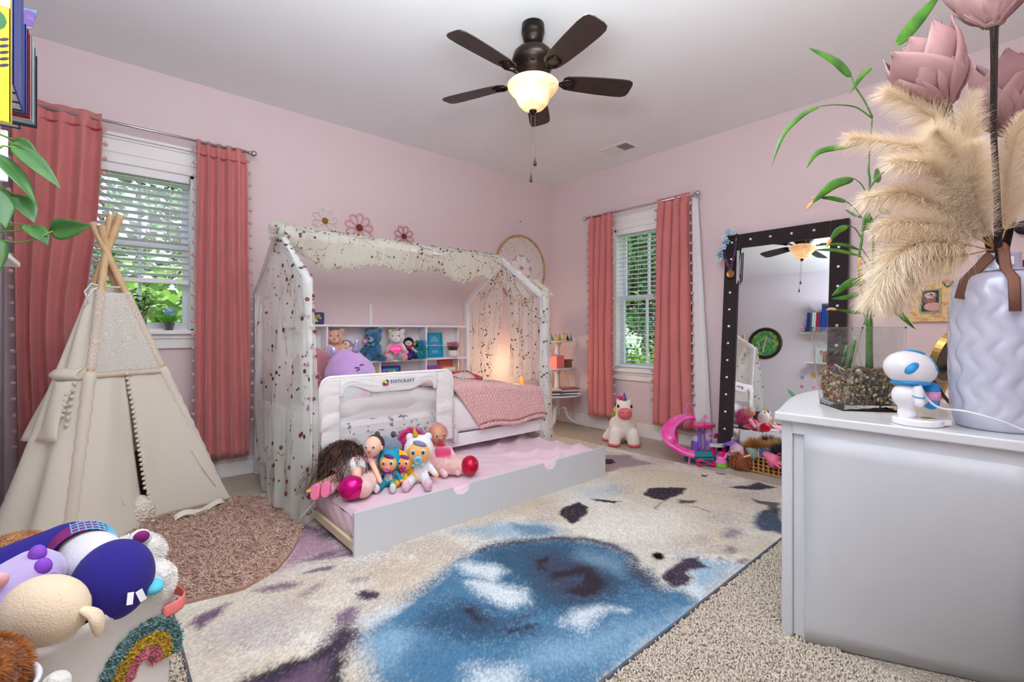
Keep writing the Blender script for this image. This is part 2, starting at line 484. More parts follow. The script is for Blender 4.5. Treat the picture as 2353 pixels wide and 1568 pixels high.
slatm = mat('blind_slat', (238, 238, 240), 0.45)
cordm = mat('cord_white', (235, 235, 232), 0.8)
def blind(to, o, zt, zb, label, tilt, brail):
    u0, u1 = o[0] + 0.025, o[1] - 0.025
    e = thing('window_blind', label, 'window blind', to((u0 + u1) / 2, -0.03, zb))
    c = Vector(e.location)
    def P(u, n, z): return Vector(to(u, n, z)) - c
    b = MB(); ps = [P(u0, -0.055, zt), P(u1, 0.004, zt + 0.058)]
    b.bx(min(ps[0].x, ps[1].x), max(ps[0].x, ps[1].x), min(ps[0].y, ps[1].y), max(ps[0].y, ps[1].y), ps[0].z, ps[1].z)
    b.build('headrail', slatm, e, bev=0.003)
    sp = 0.0435; n = int((zt - zb - 0.03) / sp); first = None
    for i in range(n):
        z = zt - 0.02 - i * sp
        if first is None:
            b = MB(); h = 0.024
            cs, sn = math.cos(R(tilt)), math.sin(R(tilt))
            vs = []
            for u in (u0 + 0.004, u1 - 0.004):
                for dn, dz in ((-h, 0.0014), (-h, -0.0014), (0, 0.0034), (0, 0.0006), (h, 0.0014), (h, -0.0014)):
                    nn = dn * cs - dz * sn; zz = dn * sn + dz * cs
                    p = Vector(to(u, nn - 0.028, 0)) - Vector((c.x, c.y, 0)); vs.append((p.x, p.y, zz))
            b.add(vs, [(0, 2, 8, 6), (2, 4, 10, 8), (1, 7, 9, 3), (3, 9, 11, 5), (0, 6, 7, 1), (4, 5, 11, 10), (0, 1, 3, 2), (2, 3, 5, 4), (6, 8, 9, 7), (8, 10, 11, 9)])
            first = b.build('slat', slatm, e, loc=(0, 0, z - c.z))
        else: copyto(first, e, (0, 0, z - c.z))
    b = MB(); ps = [P(u0, -0.052, zb), P(u1, -0.004, zb + brail)]
    b.bx(min(ps[0].x, ps[1].x), max(ps[0].x, ps[1].x), min(ps[0].y, ps[1].y), max(ps[0].y, ps[1].y), ps[0].z, ps[1].z)
    b.build('bottom_rail', slatm, e, bev=0.004)
    for f in (0.2, 0.8):
        for nn in (-0.054, -0.002):
            b = MB(); b.tube([P(u0 + (u1 - u0) * f, nn, zb), P(u0 + (u1 - u0) * f, nn, zt)], 0.0011, 5)
            b.build('ladder_cord', cordm, e)
    b = MB(); b.tube([P(u0 + (u1 - u0) * 0.56, 0.004, zb + 0.08), P(u0 + (u1 - u0) * 0.56, 0.004, zt)], 0.0014, 5); b.build('lift_cord', cordm, e)
    return e
blind(to_left, LW, 2.042, 1.355, 'white slatted blind half raised over the potted sill plants', 12, 0.03)
blind(to_back, RW, 2.022, 0.675, 'white slatted blind lowered to the sill between the back wall curtains', 3, 0.02)

# ------------------------------------------------------------------ curtains and rods
CUR = mat('coral_curtain', (201, 118, 116), 0.8, sheen=0.25, bump=(900, 0.05), var=((193, 110, 108), 3, 0.4, 0.7))
LIN = mat('curtain_lining', (224, 222, 224), 0.8)
POM = mat('pompom_pink', (216, 165, 160), 0.95, bump=(300, 0.6), sheen=0.4)
_pom = {}
def curtain(to, rect, z0, z1, folds, label, seed, amp=0.03, off=0.105, pomside=(0, 1), pz=(0.3, 2.25), shape=None, lining=None):
    g = random.Random(seed)
    (t0, t1), (b0, b1) = rect
    e = thing('curtain', label, 'curtain', to((b0 + b1) / 2, off, z0))
    c = Vector(e.location)
    ph = [g.uniform(-0.5, 0.5) for _ in range(folds + 2)]
    wd = [g.uniform(0.6, 1.4) for _ in range(folds + 1)]
    def amp_at(u, v):
        w = u * folds
        i = min(int(w), folds - 1)
        return wd[i] * (1 - (w - i)) + wd[i + 1] * (w - i)
    def pt(u, v):           # v: 0 bottom .. 1 top
        z = z0 + (z1 - z0) * v
        bow = shape(u, v) if shape else 0.0
        a = t0 + (t1 - t0) * u; b = b0 + (b1 - b0) * u
        k = v ** 1.2
        x = b * (1 - k) + a * k + bow
        th = 2 * PI * (u * folds + 0.12 * math.sin(3 * v + ph[1]) + 0.25 * (1 - v) * math.sin(5 * u + ph[2]))
        A = amp * amp_at(u, v) * (0.45 if v > 0.955 else 1.0) * (0.75 + 0.25 * (1 - v))
        n = off + A * (math.sin(th) + 0.25 * math.sin(2 * th + 1.3)) + 0.008 * math.sin(9 * v + 6 * u)
        x += 0.35 * A * math.cos(th)
        return Vector(to(x, n, z)) - c
    nv = 44; nu = folds * 12 + 1
    MB().grid(pt, nu, nv).build('drape', CUR, e, smooth=True, solid=0.003)
    b = MB().grid(lambda u, v: pt(u, 0.954 + 0.004 * v) + (Vector(to(0, 0.003, 0)) - Vector(to(0, 0, 0))), nu, 2)
    b.build('pocket_seam', mat('curtain_seam', (176, 92, 92), 0.9), e, smooth=True)
    if lining:
        lu0, lu1 = lining
        MB().grid(lambda u, v: Vector(to(lu0(v) + (lu1(v) - lu0(v)) * u, off - 0.05 + 0.02 * math.sin(6 * u), z0 + (z1 - z0) * v)) - c, 12, 20).build('lining', LIN, e, smooth=True, solid=0.003)
    if 'm' not in _pom:
        p = MB().ell((0, 0, 0), 0.0125, None, 10, 7)
        p.add([(-0.009, -0.009, 0.004), (0.009, 0.009, 0.004), (0.006, -0.008, 0.014), (-0.006, 0.008, 0.014)], [(0, 1, 2), (0, 1, 3)])
        _pom['m'] = p.build('pompom', POM, e, smooth=True)
        first = _pom['m']
    else: first = None
    k = 0
    for sd in pomside:
        n = int((pz[1] - pz[0]) / 0.088)
        for i in range(n):
            z = pz[1] - i * 0.088
            v = (z - z0) / (z1 - z0)
            q = pt(0.0 if sd == 0 else 1.0, v)
            dv = (Vector(to(1, 0, 0)) - Vector(to(0, 0, 0))) * ((-1 if sd == 0 else 1) * 0.016 * (1 if (t1 > t0) else -1))
            if first is not None and k == 0: first.location = q + dv; first.scale = (1, 1, 1)
            else: copyto(_pom['m'], e, q + dv, (0, 0, g.uniform(0, 6)))
            k += 1
    return e
def bulge1(u, v):
    return -0.05 * math.exp(-((v - 0.42) / 0.22) ** 2) * (1 if u > 0.75 else u / 0.75)
curtain(to_left, ((-0.37, 0.004), (-0.34, -0.06)), 0.16, 2.345, 4, 'coral curtain with pompoms left of the teepee window', 3, 0.036, pomside=(0, 1), shape=bulge1)
curtain(to_left, ((0.483, 0.775), (0.47, 0.80)), 0.155, 2.325, 5, 'coral curtain with pompoms between teepee window and canopy bed', 5, 0.03, pomside=(0, 1))
curtain(to_back, ((3.165, 2.873), (3.16, 2.875)), 0.155, 2.255, 4, 'coral curtain beside the tiered table, left of back window', 8, 0.03, pomside=(0, 1))
curtain(to_back, ((2.355, 2.05), (2.40, 2.03)), 0.17, 2.262, 4, 'coral curtain with white lining showing beside the standing mirror', 11, 0.034, pomside=(0, 1),
        lining=(lambda v: 2.06, lambda v: 1.885 + 0.125 * v))
def rod(to, u0, u1, z, label, ends):
    e = thing('curtain_rod', label, 'curtain rod', to((u0 + u1) / 2, 0.105, z))
    c = Vector(e.location)
    P = lambda u, n, zz: Vector(to(u, n, zz)) - c
    MB().tube([P(u0, 0.105, z), P(u1, 0.105, z)], 0.0085, 10).build('pole', CHROME, e, smooth=True)
    for s in ends:
        u = u0 if s == 0 else u1; d = -1 if s == 0 else 1
        b = MB(); b.tube([P(u, 0.105, z), P(u + d * 0.012, 0.105, z)], 0.013, 12)
        q = P(u + d * 0.03, 0.105, z); b.ell(q, 0.022, None, 14, 10)
        b.build('finial', CHROME, e, smooth=True)
        b = MB(); b.tube([P(u - d * 0.03, 0.0, z - 0.01), P(u - d * 0.03, 0.085, z - 0.01)], 0.006, 8); b.tube([P(u - d * 0.03, 0.0, z - 0.03), P(u - d * 0.03, 0.0, z + 0.02)], 0.008, 6)
        b.build('bracket', CHROME, e)
rod(to_left, -0.385, 0.80, 2.312, 'brushed metal curtain rod above the teepee window', (1,))
rod(to_back, 2.01, 3.21, 2.24, 'brushed metal curtain rod above the back wall window', (0, 1))
# ------------------------------------------------------------------ ceiling fan and vent
BRONZE = mat('oil_rubbed_bronze', (44, 34, 30), 0.38, 0.85)
BLADE = mat('dark_walnut_blade', (44, 32, 28), 0.45, var=((30, 22, 20), 14, 0.4, 0.7), coat=0.15)
fan = thing('ceiling_fan', 'dark bronze five blade ceiling fan with glowing alabaster bowl light', 'ceiling fan', (1.805, 1.871, 2.742))
MB().lathe([(0.0, 0), (0.062, -0.001), (0.064, -0.05), (0.058, -0.058), (0.06, -0.064), (0.05, -0.1), (0.034, -0.118), (0.0, -0.12)], 32).build('canopy', BRONZE, fan, smooth=True)
MB().tube([(0, 0, -0.11), (0, 0, -0.15)], 0.014, 12).build('downrod', BRONZE, fan, smooth=True)
MB().lathe([(0, -0.128), (0.05, -0.13), (0.085, -0.142), (0.108, -0.165), (0.116, -0.195), (0.117, -0.225), (0.1, -0.232), (0.097, -0.262), (0.085, -0.27), (0.07, -0.31), (0.06, -0.318), (0.0, -0.32)], 40).build('motor_housing', BRONZE, fan, smooth=True)
b = MB()
for k in range(16):
    t = 2 * PI * k / 16
    b.box((0.0985 * math.cos(t), 0.0985 * math.sin(t), -0.247), (0.004, 0.022, 0.01), rotm(0, 0, math.degrees(t)))
b.build('vent_slots', mat('slot_dark', (12, 11, 12), 0.95, spec=0.1), fan)
bl = None
def blade_outline():
    p = []
    for x, w in ((0.17, 0.036), (0.19, 0.05), (0.25, 0.058), (0.38, 0.066), (0.5, 0.069), (0.545, 0.066), (0.567, 0.054), (0.575, 0.03)): p.append((x, -w))
    q = [(x, -y) for x, y in reversed(p)]
    return p + q
for k in range(5):
    a = R(41 + 72 * k)
    if k == 0:
        bl = MB().prism(blade_outline(), -0.0035, 0.0035, rotm(-12, 0, 0)).build('blade', BLADE, fan, bev=0.002, loc=(0, 0, -0.305))
        b = MB()
        b.tube([(0.07, 0, -0.01), (0.11, 0, -0.016), (0.15, 0.0, -0.012)], 0.008, 8)
        b.tube([(0.145, 0, -0.012), (0.19, 0.032, -0.016), (0.225, 0.028, -0.012), (0.24, 0, -0.008), (0.225, -0.028, -0.002), (0.19, -0.032, -0.003), (0.145, 0, -0.012)], 0.006, 8)
        b.box((0.235, 0, -0.006), (0.018, 0.05, 0.008), rotm(-12, 0, 0))
        iron = b.build('blade_iron', BRONZE, fan, smooth=True, loc=(0, 0, -0.305))
        bl.rotation_euler = iron.rotation_euler = (0, 0, a)
    else:
        copyto(bl, fan, None, (0, 0, a)); copyto(iron, fan, None, (0, 0, a))
bowlm = bpy.data.materials.new('alabaster_glass'); bowlm.use_nodes = True
t = bowlm.node_tree; t.nodes.clear()
o_ = t.nodes.new('ShaderNodeOutputMaterial'); d_ = t.nodes.new('ShaderNodeBsdfDiffuse'); r_ = t.nodes.new('ShaderNodeBsdfTranslucent'); m_ = t.nodes.new('ShaderNodeMixShader')
n_ = t.nodes.new('ShaderNodeTexNoise'); n_.inputs['Scale'].default_value = 9; n_.inputs['Detail'].default_value = 3; n_.inputs['Distortion'].default_value = 2.5
c_ = t.nodes.new('ShaderNodeValToRGB'); tc_ = t.nodes.new('ShaderNodeTexCoord')
c_.color_ramp.elements[0].color = (0.56, 0.42, 0.26, 1); c_.color_ramp.elements[1].color = (0.80, 0.70, 0.52, 1); c_.color_ramp.elements[0].position = 0.3; c_.color_ramp.elements[1].position = 0.7
t.links.new(tc_.outputs['Object'], n_.inputs['Vector']); t.links.new(n_.outputs['Fac'], c_.inputs[0]); t.links.new(c_.outputs[0], d_.inputs[0]); t.links.new(c_.outputs[0], r_.inputs[0])
m_.inputs[0].default_value = 0.10
t.links.new(d_.outputs[0], m_.inputs[1]); t.links.new(r_.outputs[0], m_.inputs[2]); t.links.new(m_.outputs[0], o_.inputs[0])
BZ = -0.33
MB().lathe([(0.134, BZ + 0.002), (0.142, BZ - 0.006), (0.14, BZ - 0.02), (0.122, BZ - 0.045), (0.102, BZ - 0.062), (0.094, BZ - 0.08), (0.082, BZ - 0.108), (0.06, BZ - 0.132), (0.03, BZ - 0.145), (0.006, BZ - 0.148)], 48).build('glass_bowl', bowlm, fan, smooth=True)
MB().lathe([(0, BZ - 0.146), (0.022, BZ - 0.147), (0.02, BZ - 0.156), (0.01, BZ - 0.162), (0.009, BZ - 0.172), (0, BZ - 0.174)], 20).build('bowl_finial', BRONZE, fan, smooth=True)
for dx, dy, zl, k in ((0.012, -0.004, -0.74, 1.0), (-0.004, 0.012, -0.83, 0.85)):
    ch = MB().tube([(dx, dy, BZ - 0.15), (dx, dy, zl)], 0.0014, 6).build('pull_chain', mat('chain_metal', (120, 105, 88), 0.4, 0.9), fan)
    MB().lathe([(0, 0.004), (0.003, 0.003), (0.004, -0.008), (0.0095 * k, -0.03), (0.009 * k, -0.038), (0.004, -0.043), (0, -0.044)], 14, (dx, dy, zl)).build('chain_pull', mat('pull_wood', (40, 26, 22), 0.4), ch, smooth=True)
light('fan_bulb', 'POINT', (1.805 - 0.045, 1.871 + 0.035, 2.742 + BZ - 0.05), 4, (1.0, 0.82, 0.6), shadow_soft_size=0.028)

vent = thing('ceiling_vent', 'white louvred air vent in the ceiling', 'vent', (3.63, 2.605, 2.742))
vm = mat('vent_white', (228, 228, 228), 0.5)
b = MB()
for (x0, x1, y0, y1) in ((-0.11, -0.075, -0.15, 0.15), (0.075, 0.11, -0.15, 0.15), (-0.075, 0.075, -0.15, -0.125), (-0.075, 0.075, 0.125, 0.15), (-0.075, 0.075, -0.008, 0.008)):
    b.bx(x0, x1, y0, y1, -0.008, 0)
b.build('frame', vm, vent, bev=0.002)
MB().bx(-0.076, 0.076, -0.126, 0.126, -0.0012, 0).build('duct_opening', mat('vent_dark', (130, 130, 134), 0.9), vent)
sl = None
for sd in (0, 1):
    for k in range(11):
        y = (-0.122 if sd == 0 else 0.012) + k * 0.0104 + 0.004
        if sl is None: sl = MB().box((0, 0, 0), (0.15, 0.009, 0.0012)).build('slat', vm, vent)
        o = sl if (sd == 0 and k == 0) else copyto(sl, vent)
        o.location = (0, y, -0.005); o.rotation_euler = (R(38 if sd == 0 else -38), 0, 0)

# ------------------------------------------------------------------ wall decor on the bed wall
def wall_flower(x, z, r, n, pc, cc, label, a0):
    e = thing('flower_decoration', label, 'wall flower', (x, YN - 0.008, z), rot=(R(90), 0, 0), group='looped daisies on the wall over the bed')
    pm = mat('petal_' + label[:10], pc, 0.5)
    p = MB()
    L_ = r * 0.62; cpt = r * 0.62
    pts = []
    for k in range(17):
        t = 2 * PI * k / 16
        rr = r * 0.21 * (1 + 0.35 * math.cos(t))
        pts.append((cpt + L_ * 0.6 * math.cos(t), rr * math.sin(t), 0))
    p.tube(pts, r * 0.05, 6, caps=False)
    first = p.build('petal', pm, e, smooth=True); first.rotation_euler = (0, 0, a0)
    for k in range(1, n): copyto(first, e, None, (0, 0, a0 + 2 * PI * k / n))
    MB().lathe([(0, 0.006), (r * 0.24, 0.006), (r * 0.26, 0.002), (r * 0.26, -0.004), (0, -0.004)], 24).build('flower_center', mat('center_' + label[:10], cc, 0.7, bump=(120, 0.5, 'voro')), e, smooth=True)
wall_flower(1.367, 1.93, 0.103, 8, (228, 216, 206), (150, 98, 28), 'white looped daisy with ochre center', 0.25)
wall_flower(1.654, 1.916, 0.122, 9, (214, 160, 166), (120, 56, 40), 'larger pink looped daisy with rust brown center', 0.1)
wall_flower(2.074, 1.899, 0.098, 8, (200, 132, 142), (104, 46, 54), 'smallest pink looped daisy with maroon center', 0.5)

hoop = thing('doily_hoop', 'large bamboo hoop with crocheted doily hanging in the corner', 'wall hanging', (3.51, YN - 0.02, 1.735), rot=(R(90), 0, 0))
BAM = mat('bamboo', (196, 156, 100), 0.5, var=((170, 124, 72), 20, 0.4, 0.7))
MB().ring((0, 0, 0), 0.36, 0.0105, None, 64, 8).build('hoop', BAM, hoop, smooth=True)
b = MB(); LACE = mat('crochet_white', (246, 240, 236), 0.9)
NR, NA = 13, 44
def hp(i, j):
    r_ = 0.15 + 0.195 * (i / NR); a = 2 * PI * (j + 0.5 * (i % 2)) / NA
    return (r_ * math.cos(a), r_ * math.sin(a), 0)
for i in range(NR):
    for j in range(NA):
        for dj in ((0, 1) if i % 2 else (-1, 0)): b.tube([hp(i, j), hp(i + 1, j + dj)], 0.0048, 4, False)
for k in range(8):
    a = 2 * PI * k / 8
    b.tube([(0.02 * math.cos(a), 0.02 * math.sin(a), 0), (0.155 * math.cos(a), 0.155 * math.sin(a), 0)], 0.003, 4, False)
for k in range(NA // 2):
    a = 2 * PI * (k + .5) / (NA // 2); a2 = a + PI / NA
    b.tube([(0.345 * math.cos(a), 0.345 * math.sin(a), 0), (0.357 * math.cos(a2), 0.357 * math.sin(a2), 0)], 0.002, 4, False)
stuff(b.build('crochet_net', LACE, hoop))
pet = None
for k in range(8):
    if pet is None:
        pet = MB().add([(0.02, 0, 0), (0.06, 0.024, 0), (0.12, 0.038, 0), (0.155, 0.0, 0), (0.12, -0.038, 0), (0.06, -0.024, 0)], [(0, 1, 2, 3, 4, 5)]).build('crochet_petal', LACE, hoop, solid=0.004)
        o = pet
    else: o = copyto(pet, hoop)
    o.rotation_euler = (0, 0, 2 * PI * (k + 0.5) / 8)
MB().tube([(0, 0.36, 0), (-0.005, 0.52, 0)], 0.0014, 5).build('hanging_string', cordm, hoop)
MB().lathe([(0, 0), (0.006, 0.001), (0.005, 0.012), (0, 0.014)], 10, (-0.005, 0.52, -0.008)).build('nail', mat('brass_nail', (150, 110, 80), 0.4, 0.8), hoop)
tag(MB().bx(1.742, 1.768, YN - 0.016, YN, 1.085, 1.272).build('cable_cover', WHITE, bev=0.004), 'short white cable cover standing above the bookcase on the pink wall', 'cable cover')

# ------------------------------------------------------------------ standing mirror
VEL = mat('black_velvet', (30, 20, 22), 0.95, sheen=0.25, bump=(60, 0.15))
MIRM = mat('mirror_silver', (245, 248, 248), 0.008, 1.0)
GEM = mat('rhinestone', (240, 240, 245), 0.08, 0.9)
mirror = thing('standing_mirror', 'tall mirror leaning on the wall in black velvet rhinestone frame', 'mirror', (3.80, 1.335, 0.003), rot=(0, math.atan2(0.16, 1.84), 0))
fw, fh, fb = 0.435, 1.845, 0.115
b = MB()
b.bx(0, 0.045, -fw, -fw + fb, 0, fh); b.bx(0, 0.045, fw - fb, fw, 0, fh); b.bx(0, 0.045, -fw + fb, fw - fb, 0, fb); b.bx(0, 0.045, -fw + fb, fw - fb, fh - fb, fh)
b.build('velvet_frame', VEL, mirror, bev=0.008)
MB().bx(0.02, 0.03, -fw + fb - 0.005, fw - fb + 0.005, fb - 0.005, fh - fb + 0.005).build('mirror_glass', MIRM, mirror)
g0 = None
gem_pos = [(y, z) for y in (-fw + fb / 2, fw - fb / 2) for z in [0.1 + 0.14 * k for k in range(13)]] + [(y, z) for z in (fb / 2, fh - fb / 2) for y in (-0.22, -0.07, 0.08, 0.23)]
for y, z in gem_pos:
    if g0 is None:
        g0 = MB().lathe([(0.0115, 0), (0.0125, 0.002), (0.009, 0.008), (0.005, 0.0095), (0, 0.0095)], 10, M=rotm(0, -90, 0)).build('rhinestone', GEM, mirror, loc=(0, y, z))
    else: copyto(g0, mirror, (0, y, z))
# hair flowers and medal hung over the mirror's upper left corner
top = Vector((3.945, 1.335, 1.83))
garl = thing('flower_garland', 'blue and white flower hair garland draped on the mirror corner', 'hair garland', (3.925, 1.72, 1.84))
fl_pts = [(-0.02, 0.0, 0.02, (150, 190, 215)), (-0.03, 0.03, -0.03, (205, 220, 232)), (-0.03, 0.01, -0.06, (120, 170, 205)), (-0.035, 0.035, -0.1, (190, 212, 228)), (-0.04, 0.06, -0.16, (110, 165, 200)), (-0.035, 0.075, -0.2, (196, 216, 230)), (-0.02, -0.04, 0.015, (200, 216, 228))]
for i, (x, y, z, c) in enumerate(fl_pts):
    b = MB()
    for k in range(6):
        a = 2 * PI * k / 6 + i
        b.ell((x, y + 0.018 * math.cos(a), z + 0.018 * math.sin(a)), (0.004, 0.012, 0.008), rotm(math.degrees(a), 0, 0), 8, 6)
    b.ell((x - 0.005, y, z), 0.007, None, 8, 6)
    b.build('fabric_flower', mat('garland_%d' % i, c, 0.8), garl, smooth=True)
MB().tube([(-0.008, -0.05, 0.02), (-0.01, 0.0, 0.0), (-0.012, 0.05, -0.1), (-0.012, 0.08, -0.21)], 0.004, 6).build('garland_band', mat('garland_band', (70, 80, 100), 0.8), garl)
medal = thing('medal', 'bronze medal on a navy striped ribbon over the mirror corner', 'medal', (3.905, 1.70, 1.5))
NAVY = mat('medal_ribbon', (40, 40, 84), 0.7, var=((120, 60, 70), 40, 0.5, 0.6))
for pts in ([(0.035, 0.07, 0.31), (0.0, 0.055, 0.17), (-0.012, 0.0, 0.04)], [(0.03, -0.035, 0.34), (0.01, -0.022, 0.16), (-0.012, 0.0, 0.04)]):
    MB().tube(pts, 0.011, 8, True, 0.12, up=(1, 0, 0)).build('ribbon', NAVY, medal)
MB().lathe([(0, 0.003), (0.022, 0.003), (0.025, 0.005), (0.03, 0.005), (0.032, 0), (0.03, -0.004), (0, -0.004)], 24, (-0.014, 0, 0.01), rotm(0, -90, 0)).build('disc', mat('bronze_medal', (176, 120, 70), 0.35, 0.9), medal, smooth=True)
for k, zz in enumerate((-0.07, -0.05)):
    MB().tube([(0.02, -0.045 - 0.012 * k, 0.2), (0.006, -0.045 - 0.012 * k, zz)], 0.005, 6, True, 0.2).build('ribbon_tail', mat('ribbon_tail', (200, 204, 210), 0.6), medal)

# ------------------------------------------------------------------ things on the wall the mirror reflects
clock = thing('wall_clock', 'round bronze rimmed clock with green floral face on pale wall', 'clock', (XW + 0.002, 3.03, 1.585), rot=(R(90), 0, R(90)))
MB().lathe([(0, 0), (0.25, 0), (0.262, 0.012), (0.255, 0.03), (0.235, 0.036), (0.218, 0.03), (0.212, 0.018), (0.21, 0.01)], 48).build('clock_rim', mat('clock_bronze', (66, 52, 36), 0.45, 0.6), clock, smooth=True)
MB().lathe([(0, 0.011), (0.212, 0.011), (0.212, 0.009), (0, 0.009)], 40).build('clock_face', mat('clock_face', (60, 150, 80), 0.6, var=((150, 180, 60), 14, 0.45, 0.6), var2=((40, 80, 190), 22, 0.58, 0.64)), clock)
for a, l in ((188, 0.16), (12, 0.11)):
    MB().box((0, l / 2, 0.018), (0.012, l, 0.003)).build('clock_hand', mat('clock_hand', (232, 222, 190), 0.5), clock).rotation_euler = (0, 0, R(a))
def shelf(y0, y1, z, depth, label):
    e = thing('wall_shelf', label, 'shelf', (XW, (y0 + y1) / 2, z), group='narrow white wall shelves')
    w = (y1 - y0) / 2
    MB().bx(0, depth, -w, w, -0.018, 0).build('shelf_board', WHITE, e, bev=0.003)
    for y in (-w + 0.14, w - 0.14):
        b = MB(); b.bx(0, 0.012, y - 0.012, y + 0.012, -0.13, -0.018); b.bx(0, depth * 0.7, y - 0.012, y + 0.012, -0.03, -0.018)
        b.build('bracket', WHITE, e)
    return e
SZ = 1.755
shelf(1.95, 2.50, SZ, 0.12, 'upper white wall shelf carrying the row of picture books')
shelf(1.30, 2.39, 1.285, 0.19, 'lower white wall shelf carrying the red tree picture')
led = thing('book_ledge', 'small white ledge holding the yellow picture book', 'book ledge', (XW, 1.80, 1.595))
MB().bx(0, 0.10, 0, 0.05, -0.012, 0).build('ledge_board', WHITE, led, bev=0.003)
MB().bx(0, 0.215, 0.042, 0.05, -0.15, -0.012).build('side_panel', WHITE, led, bev=0.003)
def book(y, th, h, d, col, label, x=XW + 0.002, z=SZ, name='book'):
    e = thing(name, label, 'book', (x, y, z), group='picture books on the wall shelf')
    cm = mat('cover_%d_%d_%d' % tuple(col), col, 0.35)
    b = MB(); b.bx(0, d, 0, 0.0025, 0, h); b.bx(0, d, th - 0.0025, th, 0, h); b.bx(d - 0.004, d, 0, th, 0, h)
    b.build('cover', cm, e, bev=0.001)
    MB().bx(0.004, d - 0.005, 0.0026, th - 0.0026, 0.004, h - 0.004).build('pages', mat('paper', (236, 230, 214), 0.9), e)
    return e
yel = book(1.806, 0.024, 0.36, 0.222, (226, 196, 30), 'yellow picture book with green leaf print nearest the camera', z=1.595)
b = MB(); b.ell((0.16, -0.001, 0.262), (0.055, 0.001, 0.04), None, 14, 8); b.build('leaf_print', mat('leaf_print', (52, 110, 60), 0.5), yel)
MB().bx(0.05, 0.221, -0.0012, 0.0, 0.30, 0.359).build('cover_band', mat('cover_band', (196, 186, 160), 0.5), yel)
b = MB()
for k in range(5):
    b.ell((0.2 - 0.016, -0.0012, 0.215 - 0.017 * k), (0.012, 0.001, 0.0035), rotm(0, 30, 0), 8, 6); b.ell((0.2 + 0.01, -0.0012, 0.215 - 0.017 * k), (0.01, 0.001, 0.0035), rotm(0, -30, 0), 8, 6)
b.bx(0.198, 0.2005, -0.0014, -0.0006, 0.12, 0.225)
b.build('frond_print', mat('frond_print', (50, 52, 92), 0.5), yel)
y = 1.965
for th, h, d, c, nm in ((0.075, 0.37, 0.213, (38, 66, 150), 'thick dark blue book nearest the camera in the shelf row'), (0.075, 0.37, 0.213, (44, 76, 160), 'second thick blue book from the camera in the shelf row'), (0.07, 0.36, 0.213, (34, 56, 132), 'third thick blue book from the camera in the shelf row'),
        (0.02, 0.29, 0.218, (20, 74, 160), 'slim royal blue book next to the dark red one'), (0.018, 0.285, 0.222, (150, 36, 50), 'dark red book in the wall shelf row'), (0.016, 0.28, 0.224, (176, 40, 60), 'crimson book in the wall shelf row'),
        (0.024, 0.285, 0.228, (190, 206, 214), 'pale grey book in the wall shelf row'), (0.02, 0.28, 0.229, (206, 214, 220), 'silver white book in the wall shelf row'), (0.016, 0.27, 0.231, (30, 140, 90), 'emerald green book in the wall shelf row'),
        (0.016, 0.25, 0.234, (86, 40, 110), 'deep purple book in the wall shelf row'), (0.045, 0.29, 0.19, (26, 60, 150), 'cobalt blue book at the window end of the shelf row')):
    book(y, th, h, d, c, nm)
    y += th + 0.003
for k, (c, nm, dz) in enumerate((((70, 60, 140), 'violet', 0.372), ((60, 150, 190), 'aqua', 0.39), ((190, 110, 90), 'rust', 0.408))):
    e = thing('book', '%s book lying flat across the tops of the shelf row' % nm, 'book', (XW + 0.02, 1.98, SZ + dz), group='picture books on the wall shelf')
    MB().bx(0, 0.17, 0, 0.22, 0, 0.004).bx(0, 0.17, 0, 0.22, 0.012, 0.016).bx(0.166, 0.17, 0, 0.22, 0, 0.016).build('cover', mat('flat_cover_%d' % k, c, 0.4), e)
    MB().bx(0.003, 0.165, 0.003, 0.217, 0.004, 0.012).build('pages', MATS['paper'], e)
tipb = thing('book', 'purple and blue comic book tilted against the top of the shelf row', 'book', (XW + 0.03, 2.235, SZ + 0.295), rot=(R(38), 0, 0), group='picture books on the wall shelf')
pig = thing('piggy_bank', 'small pink piggy bank at the end of the book shelf', 'piggy bank', (XW + 0.1, 2.455, SZ))
PIGM = mat('piggy_pink', (226, 190, 200), 0.4)
blob('body', [('e', (0, 0, 0.055), (0.05, 0.04, 0.04)), ('e', (0.05, 0, 0.06), (0.022, 0.02, 0.02))] + [('c', (sx * 0.025, sy * 0.02, 0.03), (sx * 0.025, sy * 0.02, 0.01), 0.012, 0.01) for sx in (-1, 1) for sy in (-1, 1)], 0.006, PIGM, pig)
MB().bx(0, 0.2, 0, 0.25, 0, 0.002).bx(0, 0.2, 0, 0.25, 0.008, 0.010).build('cover', mat('comic_cover', (128, 90, 170), 0.4, var=((120, 170, 200), 25, 0.5, 0.6)), tipb)
MB().bx(0.002, 0.198, 0.002, 0.248, 0.002, 0.008).build('pages', MATS['paper'], tipb)
pic = thing('canvas_print', 'white canvas print of a red heart tree on the lower shelf', 'picture', (XW + 0.06, 2.17, 1.285), rot=(0, R(-4), 0))
MB().bx(0, 0.014, -0.11, 0.11, 0, 0.24).build('canvas', mat('canvas_white', (232, 240, 238), 0.8), pic)
b = MB(); b.prism(heart(0.13), 0, 0.001, Matrix(((0, 0, 1), (1, 0, 0), (0, 1, 0))), (0.0142, 0, 0.15)); b.build('tree_crown_print', mat('tree_red', (150, 44, 60), 0.7, var=((232, 240, 238), 60, 0.5, 0.55)), pic)
MB().bx(0.0142, 0.0152, -0.012, 0.012, 0.02, 0.12).build('trunk_print', mat('tree_brown', (90, 60, 50), 0.7), pic)
pf = thing('photo_frame', 'small gold photo frame leaning before the tree print', 'photo frame', (XW + 0.12, 2.1, 1.285))
b = MB(); b.bx(0, 0.012, -0.05, -0.038, 0, 0.15); b.bx(0, 0.012, 0.038, 0.05, 0, 0.15); b.bx(0, 0.012, -0.038, 0.038, 0, 0.012); b.bx(0, 0.012, -0.038, 0.038, 0.138, 0.15)
